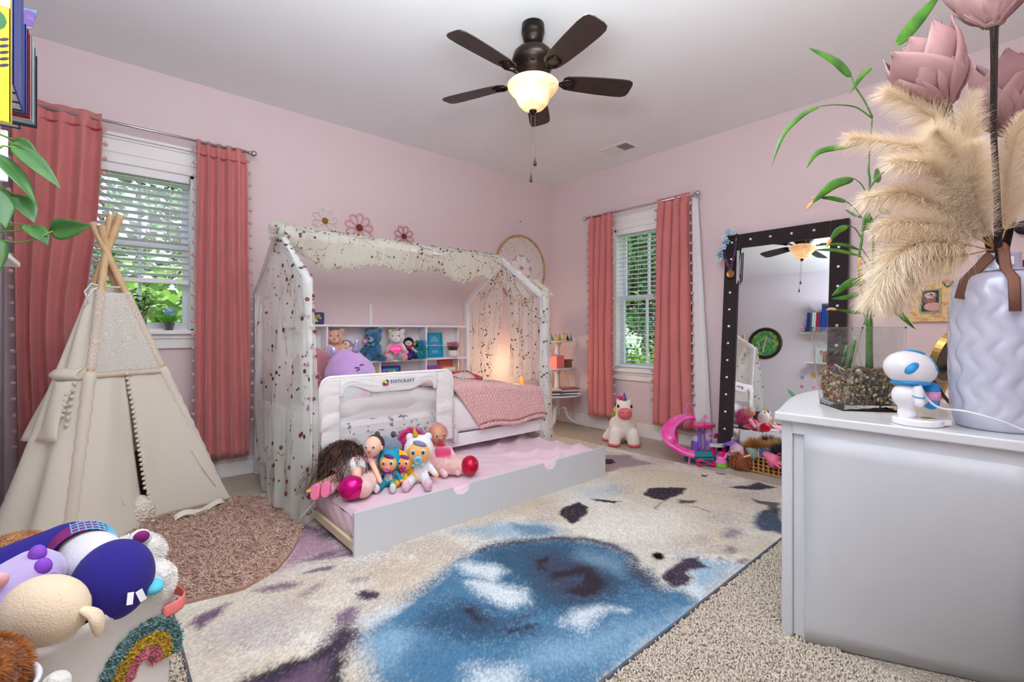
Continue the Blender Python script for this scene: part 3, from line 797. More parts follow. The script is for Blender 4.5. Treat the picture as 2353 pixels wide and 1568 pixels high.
b.build('frame', mat('gold_frame', (196, 150, 60), 0.4, 0.6), pf)
MB().bx(0.003, 0.006, -0.038, 0.038, 0.012, 0.138).build('photo', mat('photo_green', (70, 110, 80), 0.5, var=((120, 80, 60), 30, 0.4, 0.6)), pf)
for i, (y, z, r, c, n, nm) in enumerate(((2.30, 1.10, 0.05, (222, 190, 90), 12, 'yellow sun'), (2.46, 1.065, 0.034, (120, 180, 215), 8, 'blue flower'), (2.2, 0.96, 0.03, (216, 160, 170), 7, 'pink bud'), (2.46, 0.92, 0.034, (222, 140, 160), 5, 'rose pink flower'), (2.08, 0.9, 0.06, (226, 150, 165), 14, 'wide pink daisy'), (2.3, 0.92, 0.03, (228, 170, 180), 6, 'blush flower'))):
    p = []
    for k in range(n * 2): t_ = PI * k / n; q = r * (1 if k % 2 == 0 else 0.68); p.append((q * math.cos(t_), q * math.sin(t_)))
    o = MB().prism(p, 0, 0.001).prism([(0.3 * r * math.cos(2 * PI * k / 12), 0.3 * r * math.sin(2 * PI * k / 12)) for k in range(12)], 0.001, 0.0016).build('wall_sticker', mat('sticker_%d' % i, c, 0.6))
    o.location = (XW + 0.0005, y, z); o.rotation_euler = (R(90), 0, R(90))
    tag(o, '%s wall sticker on the pale wall seen in the mirror' % nm, 'wall sticker', 'flower stickers on the pale wall')
leafs = MB().prism([(0, 0), (0.06, 0.02), (0.13, 0.09), (0.16, 0.17), (0.09, 0.13), (0.02, 0.06)], 0, 0.001).build('wall_sticker', mat('sticker_leaf', (130, 196, 150), 0.6))
leafs.location = (XW + 0.0005, 2.5, 0.7); leafs.rotation_euler = (R(90), 0, R(90)); tag(leafs, 'large pale green leaf wall sticker on the pale wall', 'wall sticker', 'flower stickers on the pale wall')

# ------------------------------------------------------------------ trailing pothos on the lower shelf
LEAF = mat('pothos_leaf', (46, 96, 34), 0.4, var=((66, 120, 44), 9, 0.45, 0.65), bump=(40, 0.08), coat=0.2)
STEM = mat('pothos_stem', (110, 150, 60), 0.5)
def leaf_mesh(w, l, bend=0.25, curl=0.18, n=9, heartb=True):
    def f(u, v):
        s = u; x = l * s
        if heartb: ww = w * (math.sin(PI * min(1, s * 1.02) ** 0.62)) ** 0.9 if 0 < s < 0.98 else 0.0
        else: ww = w * math.sin(PI * s ** 0.8) ** 0.8 if 0 < s < 0.99 else 0.0
        y = (v - 0.5) * ww
        back = (-0.12 * l * (abs(v - 0.5) * 2) ** 1.5 * (1 - s) ** 3) if heartb else 0
        return (x + back, y, -bend * l * s * s + curl * abs(y) * 1.2)
    return MB().grid(f, n, 7)
poth = thing('pothos_plant', 'trailing green pothos plant hanging beside the left curtain', 'plant', (-0.29, 1.42, 1.285))
MB().lathe([(0, 0), (0.055, 0), (0.075, 0.11), (0.07, 0.11), (0.052, 0.01), (0, 0.01)], 24).build('pot', mat('pothos_pot', (230, 230, 232), 0.4), poth, smooth=True)
def pot_leaf(base, tip, w, roll=0, stem_from=None):
    base = Vector(base) - poth.location; tip = Vector(tip) - poth.location
    d = tip - base; l = d.length
    o = leaf_mesh(w, l, 0.12, 0.22).build('leaf', LEAF, poth, smooth=True, solid=0.0008)
    x = d.normalized(); up = Vector((0.35, -0.75, 0.55)); y = up.cross(x).normalized(); z = x.cross(y)
    M = Matrix((x, y, z)).transposed() @ Matrix.Rotation(R(roll), 3, 'X')
    o.location = base; o.rotation_euler = M.to_euler()
    if stem_from:
        s0 = Vector(stem_from) - poth.location
        MB().tube([s0, (s0 + base) / 2 + Vector((0, 0, 0.015)), base], [0.003, 0.0024, 0.002], 6).build('stem', STEM, poth, smooth=True)

A_ = [
 ((-0.151, 1.667, 1.493), (-0.072, 1.600, 1.405), 0.045, 20, (-0.20, 1.66, 1.46)),
 ((-0.185, 1.655, 1.462), (-0.108, 1.600, 1.362), 0.05, -10, (-0.27, 1.55, 1.44)),
 ((-0.160, 1.72, 1.525), (-0.118, 1.69, 1.485), 0.04, 40, (-0.22, 1.66, 1.50)),
 ((-0.150, 1.66, 1.372), (-0.118, 1.625, 1.312), 0.05, 10, (-0.22, 1.62, 1.38)),
 ((-0.190, 1.62, 1.372), (-0.158, 1.575, 1.285), 0.06, 0, (-0.27, 1.52, 1.40)),
 ((-0.0855, 1.609, 1.289), (-0.021, 1.552, 1.303), 0.052, 60, None),
 ((-0.128, 1.645, 1.300), (-0.094, 1.60, 1.258), 0.045, 10, (-0.184, 1.69, 1.285)),
 ((-0.195, 1.58, 1.255), (-0.168, 1.56, 1.175), 0.06, 0, (-0.25, 1.52, 1.3)),
 ((-0.27, 1.48, 1.45), (-0.2, 1.45, 1.40), 0.06, 0, (-0.29, 1.42, 1.39)),
 ((-0.30, 1.36, 1.46), (-0.25, 1.3, 1.44), 0.06, 0, (-0.29, 1.42, 1.39)),
]
for a_ in A_: pot_leaf(*a_)
def vine(pts, r=0.0022):
    MB().tube([Vector(p) - poth.location for p in pts], r, 6).build('vine', STEM, poth, smooth=True)
vine([(-0.29, 1.42, 1.39), (-0.25, 1.5, 1.42), (-0.22, 1.6, 1.32), (-0.184, 1.655, 1.262), (-0.15, 1.65, 1.258), (-0.115, 1.63, 1.268), (-0.0855, 1.609, 1.289)])
vine([(-0.29, 1.42, 1.39), (-0.27, 1.52, 1.42), (-0.24, 1.6, 1.32), (-0.19, 1.67, 1.283), (-0.15, 1.66, 1.288), (-0.128, 1.645, 1.300)])

# ------------------------------------------------------------------ outdoors
GRASS = mat('lawn_grass', (104, 150, 58), 0.95, var=((74, 120, 40), 3, 0.4, 0.7))
struct(MB().bx(-60, 90, -60, 90, -3.2, -3.0).build('lawn', GRASS))
def leafmat(nm, c1, c2):
    m = mat(nm, c1, 0.55, var=(c2, 1.7, 0.42, 0.62))
    bs = m.node_tree.nodes['Principled BSDF']; bs.inputs['Subsurface Weight'].default_value = 0.0
    return m
LG = [leafmat('leaf_bright', (140, 190, 56), (96, 150, 44)), leafmat('leaf_mid', (92, 146, 60), (58, 110, 46)), leafmat('leaf_dark', (66, 118, 58), (40, 84, 44))]
BARK = mat('tree_bark', (96, 84, 72), 0.95, bump=(20, 0.6))
def tree(name, label, x, y, z0, h, cr, n, ls, m, seed, clumps=26, zlow=0.35, cat='tree', sparse=1.0):
    g = np.random.default_rng(seed)
    e = thing(name, label, cat, (x, y, z0))
    b = MB(); b.tube([(0, 0, 0), (0.05 * cr, 0, h * 0.4), (0, 0.05 * cr, h * 0.85)], [0.04 * h ** 0.9, 0.028 * h ** 0.9, 0.008 * h], 8)
    cl = []
    for i in range(clumps):
        t = g.uniform(zlow, 1.0); rr = cr * math.sin(PI * min(0.97, (t - zlow) / (1.02 - zlow) * 0.8 + 0.18)) * math.sqrt(g.uniform(0.15, 1)); a = g.uniform(0, 2 * PI)
        cl.append((rr * math.cos(a), rr * math.sin(a), h * t))
        if i % 2 == 0: b.tube([(0, 0, h * max(0.15, t - 0.25)), (rr * math.cos(a) * 0.5, rr * math.sin(a) * 0.5, h * (t - 0.1)), cl[-1]], [0.012 * h, 0.008 * h, 0.003 * h], 5)
    b.build('trunk', BARK, e, smooth=True)
    cl = np.array(cl); k = g.integers(0, len(cl), n)
    P = cl[k] + g.normal(0, 1, (n, 3)) * np.array([cr * 0.2, cr * 0.2, cr * 0.16]) * sparse
    d1 = g.normal(0, 1, (n, 3)); d1[:, 2] *= 0.5; d1 /= np.linalg.norm(d1, axis=1, keepdims=True)
    d2 = np.cross(d1, g.normal(0, 1, (n, 3))); d2 /= np.linalg.norm(d2, axis=1, keepdims=True)
    s = ls * g.uniform(0.7, 1.3, (n, 1))
    V = np.stack([P, P + d1 * s * 0.5 + d2 * s * 0.28, P + d1 * s, P + d1 * s * 0.5 - d2 * s * 0.28], 1).reshape(-1, 3)
    F = np.arange(4 * n).reshape(n, 4)
    stuff(npmesh('foliage', V, F, m, e))
tree('leafy_shrub', 'bright green shrub nearest the teepee window outside', 0.35, 6.0, -3.0, 4.25, 1.5, 9000, 0.13, LG[0], 1, 40, 0.3, 'shrub')
tree('leafy_shrub', 'bright green shrub behind the nearer one outside the teepee window', 2.0, 8.6, -3.0, 4.7, 1.9, 9000, 0.15, LG[0], 2, 40, 0.3, 'shrub')
tree('leafy_shrub', 'darker green shrub left of the bright ones outside the teepee window', -1.6, 8.0, -3.0, 4.6, 1.8, 8000, 0.15, LG[1], 3, 40, 0.3, 'shrub')
tree('shade_tree', 'loose tree with sky between its leaves outside the teepee window', 1.6, 11.5, -3.0, 7.4, 3.0, 6500, 0.2, LG[1], 4, 40, 0.45, sparse=1.5)
tree('shade_tree', 'far grey green tree beyond the loose one outside the teepee window', -2.5, 21, -3.0, 6.4, 4.2, 9000, 0.3, LG[2], 5, 36, 0.25)
tree('shade_tree', 'dense dark green tree at the right of the back wall window', 13.6, 8.1, -3.0, 9.5, 0.95, 9000, 0.16, LG[2], 6, 50, 0.3)
tree('shade_tree', 'tall mid green tree rising behind the neighbouring house', 42, 36, -3.0, 21, 8, 11000, 0.6, LG[1], 7, 40, 0.3)
tree('shade_tree', 'far dark green tree behind the neighbouring house', 50, 29, -3.0, 19, 9, 12000, 0.65, LG[2], 8, 40, 0.15)
tree('leafy_shrub', 'light green shrub below the back wall window', 8.4, 5.2, -3.0, 3.3, 1.3, 9000, 0.13, LG[0], 9, 40, 0.25, 'shrub')
tree('leafy_shrub', 'broad green shrub before the neighbouring house', 12.0, 9.3, -3.0, 3.5, 1.7, 9000, 0.15, LG[1], 10, 40, 0.25, 'shrub')
hs = thing('neighbour_house', 'pale green sided house gable seen through the back wall window', 'house', (33.8, 23.5, -3.0), rz=35)
SID = mat('house_siding', (206, 222, 206), 0.7)
b = MB()
for k in range(24):
    z = 0.2 * k
    w = 1.2 if z < 3.9 else 1.2 * max(0.02, (4.95 - z) / 1.05)
    b.bx(-0.02 - 0.02, 0.0, -w, w, z, z + 0.205)
    b.bx(-0.0, 6.0, -w, w, z, z + 0.2)
b.build('siding', SID, hs)
rf = MB()
for s_ in (-1, 1):
    rf.add([(-0.35, 0, 5.05), (6.2, 0, 5.05), (6.2, s_ * 1.4, 3.85), (-0.35, s_ * 1.4, 3.85), (-0.35, 0, 4.9), (6.2, 0, 4.9), (6.2, s_ * 1.4, 3.7), (-0.35, s_ * 1.4, 3.7)], [(0, 1, 2, 3), (4, 7, 6, 5), (0, 3, 7, 4), (3, 2, 6, 7), (1, 5, 6, 2)])
rf.build('roof', mat('roof_shingle', (120, 134, 140), 0.9, bump=(6, 0.4)), hs)
# ------------------------------------------------------------------ area rug: pattern woven per knot (colour attribute), polygons in floor metres
def vnoise(x, y, sc, seed, oct=4):
    g = np.random.default_rng(seed); T = g.random((256, 256)); r = np.zeros_like(x); a = 1.0; tot = 0
    for o in range(oct):
        u = x * sc * 2 ** o + 17.3 * o; v = y * sc * 2 ** o + 5.1 * o
        i = np.floor(u).astype(int); j = np.floor(v).astype(int); fu = u - i; fv = v - j
        fu = fu * fu * (3 - 2 * fu); fv = fv * fv * (3 - 2 * fv)
        q = lambda di, dj: T[(i + di) % 256, (j + dj) % 256]
        r += a * ((q(0, 0) * (1 - fu) + q(1, 0) * fu) * (1 - fv) + (q(0, 1) * (1 - fu) + q(1, 1) * fu) * fv); tot += a; a *= 0.55
    return r / tot
RUG = [
((190,170,148),0.1,0.6,[1.501,2.212,2.379,2.145,2.115,1.943,1.438,1.96]),
((226,222,212),0.09,0.8,[1.833,1.684,2.22,1.664,2.523,1.397,2.267,1.16,1.977,1.35,1.84,1.57]),
((206,194,172),0.12,0.7,[2.805,2.026,3.284,1.818,3.069,1.307,2.611,1.233,2.47,1.534]),
((226,222,212),0.08,0.7,[2.229,2.048,2.556,1.989,2.314,1.671,2.118,1.71,2.081,1.877]),
((136,172,196),0.08,0.5,[2.313,1.974,2.564,1.887,2.469,1.783,2.243,1.879]),
((160,124,146),0.05,0.9,[0.577,2.157,0.756,2.562,0.872,2.516,0.896,2.15,0.87,2.088,0.793,2.179,0.693,2.206,0.595,2.175]),
((58,46,66),0.03,0.8,[0.793,2.586,0.862,2.525,0.909,2.292,0.831,2.373]),
((190,170,148),0.08,0.8,[0.838,1.96,0.988,1.941,1.109,1.824,0.997,1.726,0.839,1.799]),
((206,194,172),0.08,0.8,[0.429,2.096,0.642,2.038,0.751,2.038,0.765,1.885,0.669,1.73,0.6,1.905,0.458,1.953]),
((190,170,148),0.05,0.6,[0.503,1.894,0.569,1.855,0.568,1.801,0.502,1.835]),
((168,158,160),0.06,0.45,[0.315,1.939,0.507,1.909,0.555,1.76,0.457,1.719,0.285,1.755]),
((206,194,172),0.06,0.7,[0.225,2.051,0.422,2.062,0.378,1.987,0.246,1.904,0.211,1.82]),
((112,84,110),0.02,0.85,[0.693,2.206,0.805,2.213,0.873,2.17,0.809,2.142,0.709,2.161]),
((112,84,110),0.012,0.8,[0.782,2.149,0.884,2.121,0.877,2.099,0.798,2.114]),
((112,84,110),0.01,0.9,[0.661,2.097,0.722,2.088,0.776,2.055,0.759,2.035,0.687,2.065]),
((112,84,110),0.02,0.9,[0.465,2.077,0.547,2.06,0.621,2.021,0.594,1.992,0.476,2.03]),
((112,84,110),0.02,0.6,[0.582,1.913,0.64,1.952,0.696,1.964,0.673,1.923,0.605,1.893]),
((112,84,110),0.02,0.6,[0.779,1.918,0.854,1.874,0.829,1.838,0.769,1.873]),
((58,46,66),0.012,1,[0.761,1.779,0.802,1.78,0.839,1.726,0.818,1.697,0.771,1.711]),
((112,84,110),0.018,1,[0.238,1.983,0.273,2.026,0.357,2.038,0.327,1.979,0.265,1.934]),
((66,112,144),0.05,1,[1.167,1.72,1.341,1.775,1.53,1.725,1.67,1.621,1.795,1.504,1.842,1.381,1.831,1.274,1.768,1.191,1.752,1.126,1.693,1.032,1.73,0.958,1.719,0.879,1.683,0.851,1.477,0.85,1.332,0.86,1.135,0.851,1.056,0.837,0.602,1.236,0.635,1.394,0.664,1.506,0.71,1.557,0.767,1.574,0.876,1.615,1.033,1.649]),
((136,172,196),0.06,0.8,[1.38,1.997,1.616,1.927,1.76,1.8,1.785,1.64,1.683,1.629,1.433,1.836]),
((66,112,144),0.03,0.7,[1.661,1.872,1.784,1.726,1.714,1.634,1.586,1.721]),
((136,172,196),0.05,0.75,[0.66,1.48,0.767,1.507,0.824,1.426,0.8,1.329,0.689,1.296,0.637,1.367]),
((40,72,98),0.06,0.85,[1.328,1.741,1.509,1.7,1.709,1.542,1.813,1.359,1.757,1.2,1.706,1.101,1.543,1.074,1.398,1.087,1.261,1.138,1.228,1.237,1.279,1.389,1.283,1.619]),
((136,172,196),0.05,0.5,[1.705,1.455,1.767,1.325,1.727,1.202,1.652,1.171,1.642,1.302,1.615,1.404]),
((40,72,98),0.05,0.9,[0.936,1.494,1.034,1.464,1.082,1.366,1.11,1.205,1.112,1.141,1.008,1.202,0.919,1.252,0.885,1.356,0.836,1.447]),
((136,172,196),0.05,0.6,[1.118,1.106,1.319,0.989,1.497,0.93,1.616,0.895,1.411,0.877,1.132,0.931,0.943,1.024,0.973,1.096]),
((66,112,144),0.05,0.9,[0.8,1.386,0.904,1.209,0.993,1.078,0.88,0.992,0.676,1.171,0.717,1.321]),
((136,172,196),0.04,0.8,[1.202,0.868,1.35,0.871,1.653,0.863,1.685,0.842,1.335,0.829,1.164,0.825]),
((206,216,222),0.03,1,[1.186,1.694,1.241,1.691,1.297,1.606,1.301,1.528,1.218,1.508,1.178,1.59]),
((206,216,222),0.03,1,[1.134,1.56,1.199,1.502,1.251,1.409,1.282,1.348,1.229,1.292,1.162,1.31,1.127,1.382,1.117,1.482]),
((206,216,222),0.03,0.9,[1.208,1.128,1.305,1.13,1.401,1.1,1.464,1.015,1.386,1.059,1.299,1.048,1.248,1.051,1.242,1.098]),
((206,216,222),0.03,0.8,[0.697,1.601,0.821,1.614,0.881,1.584,0.79,1.553,0.7,1.535]),
((206,216,222),0.05,0.8,[0.843,1.16,0.955,1.062,0.887,0.986,0.783,1.077]),
((58,46,66),0.06,0.6,[1.46,1.541,1.568,1.495,1.629,1.365,1.625,1.218,1.492,1.118,1.383,1.137,1.328,1.243,1.37,1.42]),
((38,30,42),0.014,1,[1.458,1.511,1.532,1.482,1.485,1.445,1.447,1.458,1.429,1.401,1.413,1.434]),
((38,30,42),0.014,1,[1.434,1.387,1.508,1.36,1.588,1.355,1.61,1.3,1.551,1.193,1.45,1.156,1.406,1.167,1.39,1.253,1.477,1.244,1.539,1.289,1.466,1.322,1.407,1.346]),
((58,46,66),0.03,0.6,[1.016,1.439,1.065,1.41,1.034,1.305,0.992,1.316]),
((38,30,42),0.012,1,[1.016,1.409,1.046,1.398,1.023,1.362,1.027,1.324,1.004,1.331,1.002,1.366]),
((38,30,42),0.012,1,[1.05,1.226,1.089,1.204,1.142,1.192,1.085,1.189,1.047,1.204]),
((58,46,66),0.02,0.7,[1.12,1.262,1.187,1.23,1.158,1.222,1.109,1.238]),
((58,46,66),0.014,0.8,[1.337,1.773,1.507,1.733,1.696,1.617,1.826,1.496,1.858,1.38,1.832,1.251,1.77,1.179,1.755,1.187,1.803,1.255,1.82,1.365,1.793,1.474,1.668,1.59,1.487,1.707,1.327,1.747]),
((58,46,66),0.03,0.7,[1.743,1.213,1.77,1.164,1.703,1.058,1.646,1.003,1.648,1.064]),
((136,172,196),0.05,0.9,[1.994,1.059,2.113,0.892,2.018,0.887,1.839,0.874,1.735,0.861,1.771,0.934]),
((206,216,222),0.02,0.9,[1.761,0.956,1.822,0.932,1.787,0.879,1.72,0.859,1.726,0.892]),
((58,46,66),0.012,1,[1.759,1.058,1.847,1.071,1.969,1.06,2.04,1.035,2.012,1.017,1.986,0.949,1.918,0.989,1.868,1.0,1.852,0.963,1.779,0.952,1.724,0.992]),
((38,30,42),0.012,0.8,[1.774,1.041,1.82,1.037,1.774,1.005,1.74,1.017]),
((38,30,42),0.01,1,[1.945,1.803,2.061,1.858,2.112,1.85,2.153,1.851,2.139,1.762,2.044,1.684,1.958,1.671,1.881,1.663,1.91,1.729]),
((38,30,42),0.008,1,[2.244,1.848,2.316,1.755,2.371,1.678,2.31,1.694,2.239,1.785]),
((38,30,42),0.01,1,[2.571,1.672,2.712,1.688,2.838,1.633,2.876,1.543,2.748,1.515,2.647,1.523,2.584,1.519,2.551,1.588]),
((38,30,42),0.01,0.9,[2.649,1.481,2.717,1.402,2.669,1.396,2.597,1.441]),
((112,84,110),0.008,0.7,[2.585,1.528,2.584,1.51,2.415,1.475,2.417,1.49]),
((112,84,110),0.008,0.6,[2.599,1.496,2.606,1.471,2.621,1.258,2.596,1.263]),
((58,46,66),0.012,1,[3.113,1.368,3.235,1.307,3.37,1.284,3.357,1.154,3.189,1.234,3.12,1.317]),
((62,76,98),0.02,1,[2.64,1.039,2.794,1.055,2.89,1.03,2.978,0.996,2.615,0.874,2.57,0.962]),
((58,46,66),0.012,0.9,[3.009,1.184,3.016,1.129,3.058,1.034,2.898,0.98,2.806,1.027,2.815,1.054,2.89,1.03,2.963,1.063,2.958,1.132]),
((112,84,110),0.03,0.7,[2.38,1.074,2.454,1.078,2.499,1.031,2.452,0.997,2.374,1.0,2.343,1.04]),
((150,130,140),0.03,0.5,[2.233,1.131,2.3,1.131,2.304,1.088,2.239,1.068,2.198,1.098]),
((112,84,110),0.015,0.8,[2.221,0.982,2.268,0.982,2.265,0.961,2.222,0.946,2.197,0.963]),
((112,84,110),0.015,0.8,[2.154,0.908,2.191,0.908,2.196,0.881,2.15,0.874,2.13,0.892]),
((112,84,110),0.01,0.7,[2.095,0.965,2.129,0.957,2.11,0.941,2.081,0.951]),
((58,46,66),0.006,1,[3.238,1.618,3.232,1.583,3.28,1.58,3.203,1.569,3.194,1.589]),
((58,46,66),0.006,0.9,[3.366,1.573,3.386,1.5,3.349,1.493,3.342,1.553]),
((150,130,140),0.02,0.95,[3.09,2.449,3.307,2.275,3.238,2.161,3.223,1.979,3.089,2.035,2.957,2.092,2.813,2.089,2.712,2.149]),
((38,30,42),0.008,1,[2.989,2.347,3.078,2.286,3.02,2.189,2.941,2.212,2.911,2.286]),
((112,84,110),0.02,0.9,[0.627,1.677,0.694,1.708,0.726,1.687,0.698,1.617,0.664,1.598,0.63,1.628]),
((58,46,66),0.03,1,[0.307,1.567,0.382,1.567,0.505,1.53,0.563,1.566,0.636,1.623,0.677,1.555,0.624,1.484,0.589,1.461,0.526,1.304,0.486,1.319,0.248,1.528]),
((112,84,110),0.03,0.7,[0.404,1.477,0.493,1.481,0.543,1.455,0.491,1.334,0.38,1.432]),
((38,30,42),0.012,0.9,[0.319,1.561,0.412,1.55,0.502,1.521,0.558,1.515,0.565,1.495,0.476,1.509,0.384,1.536]),
((38,30,42),0.012,0.9,[0.562,1.471,0.581,1.447,0.526,1.304,0.508,1.32,0.532,1.41])]

def make_rug(x0, x1, y0, y1, st):
    nx = int((x1 - x0) / st) + 1; ny = int((y1 - y0) / st) + 1
    X, Y = np.meshgrid(np.linspace(x0, x1, nx), np.linspace(y0, y1, ny), indexing='ij')
    x = X + 0.05 * (vnoise(X, Y, 6, 1) - 0.5) + 0.022 * (vnoise(X, Y, 26, 2) - 0.5)
    y = Y + 0.05 * (vnoise(X, Y, 6, 3) - 0.5) + 0.022 * (vnoise(X, Y, 26, 4) - 0.5)
    g = np.random.default_rng(5); spk = g.random(X.shape)
    col = np.empty(X.shape + (3,)); col[:] = lin((206, 199, 187))[:3]
    n1 = vnoise(X, Y, 3.1, 8); k = np.clip((n1 - 0.48) / 0.16, 0, 1)[..., None] * 0.6
    col = col * (1 - k) + np.array(lin((206, 192, 168))[:3]) * k
    n2 = vnoise(X, Y, 4.3, 9); k = np.clip((n2 - 0.55) / 0.12, 0, 1)[..., None] * 0.6
    col = col * (1 - k) + np.array(lin((226, 222, 214))[:3]) * k
    k = ((np.clip((vnoise(X, Y, 5, 10) - 0.5) / 0.15, 0, 1) > spk * 1.6)[..., None]) * 0.45
    col = col * (1 - k) + np.array(lin((158, 146, 150))[:3]) * k
    stre = vnoise(X * 0.35, Y, 30, 12)
    for c, s, stg, fl in RUG:
        pl = np.array(fl).reshape(-1, 2); m = s * 1.5 + 0.03
        bb = (x > pl[:, 0].min() - m) & (x < pl[:, 0].max() + m) & (y > pl[:, 1].min() - m) & (y < pl[:, 1].max() + m)
        if not bb.any(): continue
        px, py = x[bb], y[bb]; d = np.full(px.shape, 1e9); ins = np.zeros(px.shape, bool)
        for a, b in zip(pl, np.roll(pl, -1, 0)):
            e = b - a; t = np.clip(((px - a[0]) * e[0] + (py - a[1]) * e[1]) / max(e @ e, 1e-9), 0, 1)
            d = np.minimum(d, np.hypot(px - a[0] - t * e[0], py - a[1] - t * e[1]))
            cr = ((a[1] > py) != (b[1] > py)) & (px < (b[0] - a[0]) * (py - a[1]) / ((b[1] - a[1]) if abs(b[1] - a[1]) > 1e-9 else 1e-9) + a[0])
            ins ^= cr
        sd = np.where(ins, d, -d) + (stre[bb] - 0.5) * s * 0.9
        w = np.clip((sd + s) / (2 * s), 0, 1)
        w = 0.55 * w + 0.45 * np.clip((w - spk[bb]) * 3 + 0.5, 0, 1) * (w > 0.02)
        w = (w * stg)[:, None]
        col[bb] = col[bb] * (1 - w) + np.array(lin(c)[:3]) * w
    sp2 = (0.78 + 0.4 * g.random(X.shape))[..., None]; col = col * sp2
    Z = np.full(X.shape, 0.011) + 0.0007 * spk
    V = np.stack([X, Y, Z], -1).reshape(-1, 3)
    idx = np.arange(nx * ny).reshape(nx, ny)
    F = np.stack([idx[:-1, :-1], idx[1:, :-1], idx[1:, 1:], idx[:-1, 1:]], -1).reshape(-1, 4)
    m = mat('woven_rug', (200, 200, 200), 0.95, attr='Col', bump=(420, 0.35))
    o = npmesh('area_rug', V, F, m)
    at = o.data.color_attributes.new('Col', 'FLOAT_COLOR', 'POINT')
    at.data.foreach_set('color', np.concatenate([col.reshape(-1, 3), np.ones((nx * ny, 1))], 1).astype(np.float32).ravel())
    tag(o, 'large abstract blue, cream and plum watercolour area rug', 'rug')
    b = MB(); e = 0.005
    for (a, c) in (((x0, y0), (x1, y0)), ((x1, y0), (x1, y1)), ((x1, y1), (x0, y1)), ((x0, y1), (x0, y0))):
        b.tube([(a[0], a[1], 0.006), (c[0], c[1], 0.006)], 0.0062, 8)
    b.build('bound_edge', mat('rug_binding', (120, 110, 112), 0.9, var=((90, 110, 130), 8, 0.45, 0.55), bump=(300, 0.8)), o)
    return o
make_rug(0.203, 3.40, 0.862, 3.27, 0.0068)

# carpet pile near the camera, joined because nobody could count it
def carpet_pile(n, seed):
    g = np.random.default_rng(seed)
    P = []
    while sum(len(q) for q in P) < n:
        q = np.stack([g.uniform(-0.02, 2.6, n), g.uniform(0.0, 2.4, n)], 1)
        k = ((q[:, 1] < 0.852) & (q[:, 0] > 0.55) & (q[:, 1] > q[:, 0] * 0.03 - 0.02) & (q[:, 1] / q[:, 0] < 1.0)) | ((q[:, 0] < 0.196) & (q[:, 1] > 1.5) & (q[:, 0] > 0.02))
        k &= ~((q[:, 0] > 1.70) & (q[:, 1] < 0.62) & (q[:, 0] > 1.80))
        P.append(q[k])
    q = np.concatenate(P)[:n]
    r = np.concatenate([q, np.zeros((n, 1))], 1)
    lean = g.normal(0, 1, (n, 2)) * 0.55; d = np.concatenate([lean, np.ones((n, 1))], 1)
    d /= np.linalg.norm(d, axis=1, keepdims=True)
    s1 = np.cross(d, np.array([0.3, 0.2, 0.9])); s1 /= np.linalg.norm(s1, axis=1, keepdims=True); s2 = np.cross(d, s1)
    h = g.uniform(0.008, 0.015, (n, 1)); w = 0.0033
    rings = []
    for t, ww in ((0, 0.8), (0.55, 1.0), (0.9, 0.75)):
        for k in range(4):
            a = PI / 2 * k
            rings.append(r + d * h * t + (s1 * math.cos(a) + s2 * math.sin(a)) * w * ww)
    rings.append(r + d * h)
    V = np.stack(rings, 1).reshape(-1, 3); m = 13
    f = []
    for i in (0, 4):
        for k in range(4): f.append((i + k, i + (k + 1) % 4, i + 4 + (k + 1) % 4, i + 4 + k))
    for k in range(4): f.append((8 + k, 8 + (k + 1) % 4, 12, 12))
    F = (np.array(f)[None] + (np.arange(n) * m)[:, None, None])
    F3 = []
    qd = F[:, :8].reshape(-1, 4)
    tri = np.concatenate([qd[:, [0, 1, 2]], qd[:, [0, 2, 3]], F[:, 8:, :3].reshape(-1, 3)])
    o = npmesh('carpet_pile', V, tri, mat('carpet_yarn', (214, 203, 188), 0.95, var=((166, 150, 132), 160, 0.45, 0.65)), None, True)
    o.parent = bpy.data.objects['floor']
    stuff(o)
carpet_pile(34000, 3)

# ------------------------------------------------------------------ shaggy rug
SHAG = mat('shag_yarn', (206, 176, 160), 0.9, var=((184, 150, 134), 26, 0.4, 0.65))
shag_poly = [(-0.30, 2.45), (-0.05, 2.2), (0.21, 2.14), (0.431, 2.10), (0.58, 2.18), (0.68, 2.32), (0.78, 2.51), (0.80, 2.8), (0.79, 3.08), (0.66, 3.28), (0.40, 3.38), (-0.1, 3.3), (-0.35, 2.9)]
shag = MB().prism(shag_poly, 0.002, 0.022).build('shag_rug', mat('shag_backing', (160, 128, 112), 0.95))
tag(shag, 'dusty pink shaggy rug lying between teepee and canopy bed', 'rug')
def inpoly(x, y, pl):
    ins = np.zeros(x.shape, bool); pl = np.array(pl)
    for a, b in zip(pl, np.roll(pl, -1, 0)):
        ins ^= ((a[1] > y) != (b[1] > y)) & (x < (b[0] - a[0]) * (y - a[1]) / ((b[1] - a[1]) if abs(b[1] - a[1]) > 1e-9 else 1e-9) + a[0])
    return ins
g = np.random.default_rng(21)
q = np.stack([g.uniform(-0.1, 0.8, 60000), g.uniform(2.08, 3.4, 60000)], 1)
q = q[inpoly(q[:, 0], q[:, 1], shag_poly)][:30000]
ang = vnoise(q[:, 0], q[:, 1], 7, 31) * 4.2 + vnoise(q[:, 0], q[:, 1], 22, 32) * 5.0 - 2.6
dirs = np.stack([np.cos(ang) * 0.9, np.sin(ang) * 0.9, 0.75 + 0 * ang], 1)
V, F = strands(np.concatenate([q, np.full((len(q), 1), 0.016)], 1), dirs, 0.062, 0.0042, 4, 0.62, 0.004, 0.22, 22, 1.6, 0.6)
V[:, 2] = np.maximum(V[:, 2], 0.008)
stuff(npmesh('shag_pile', V, F, SHAG, shag))

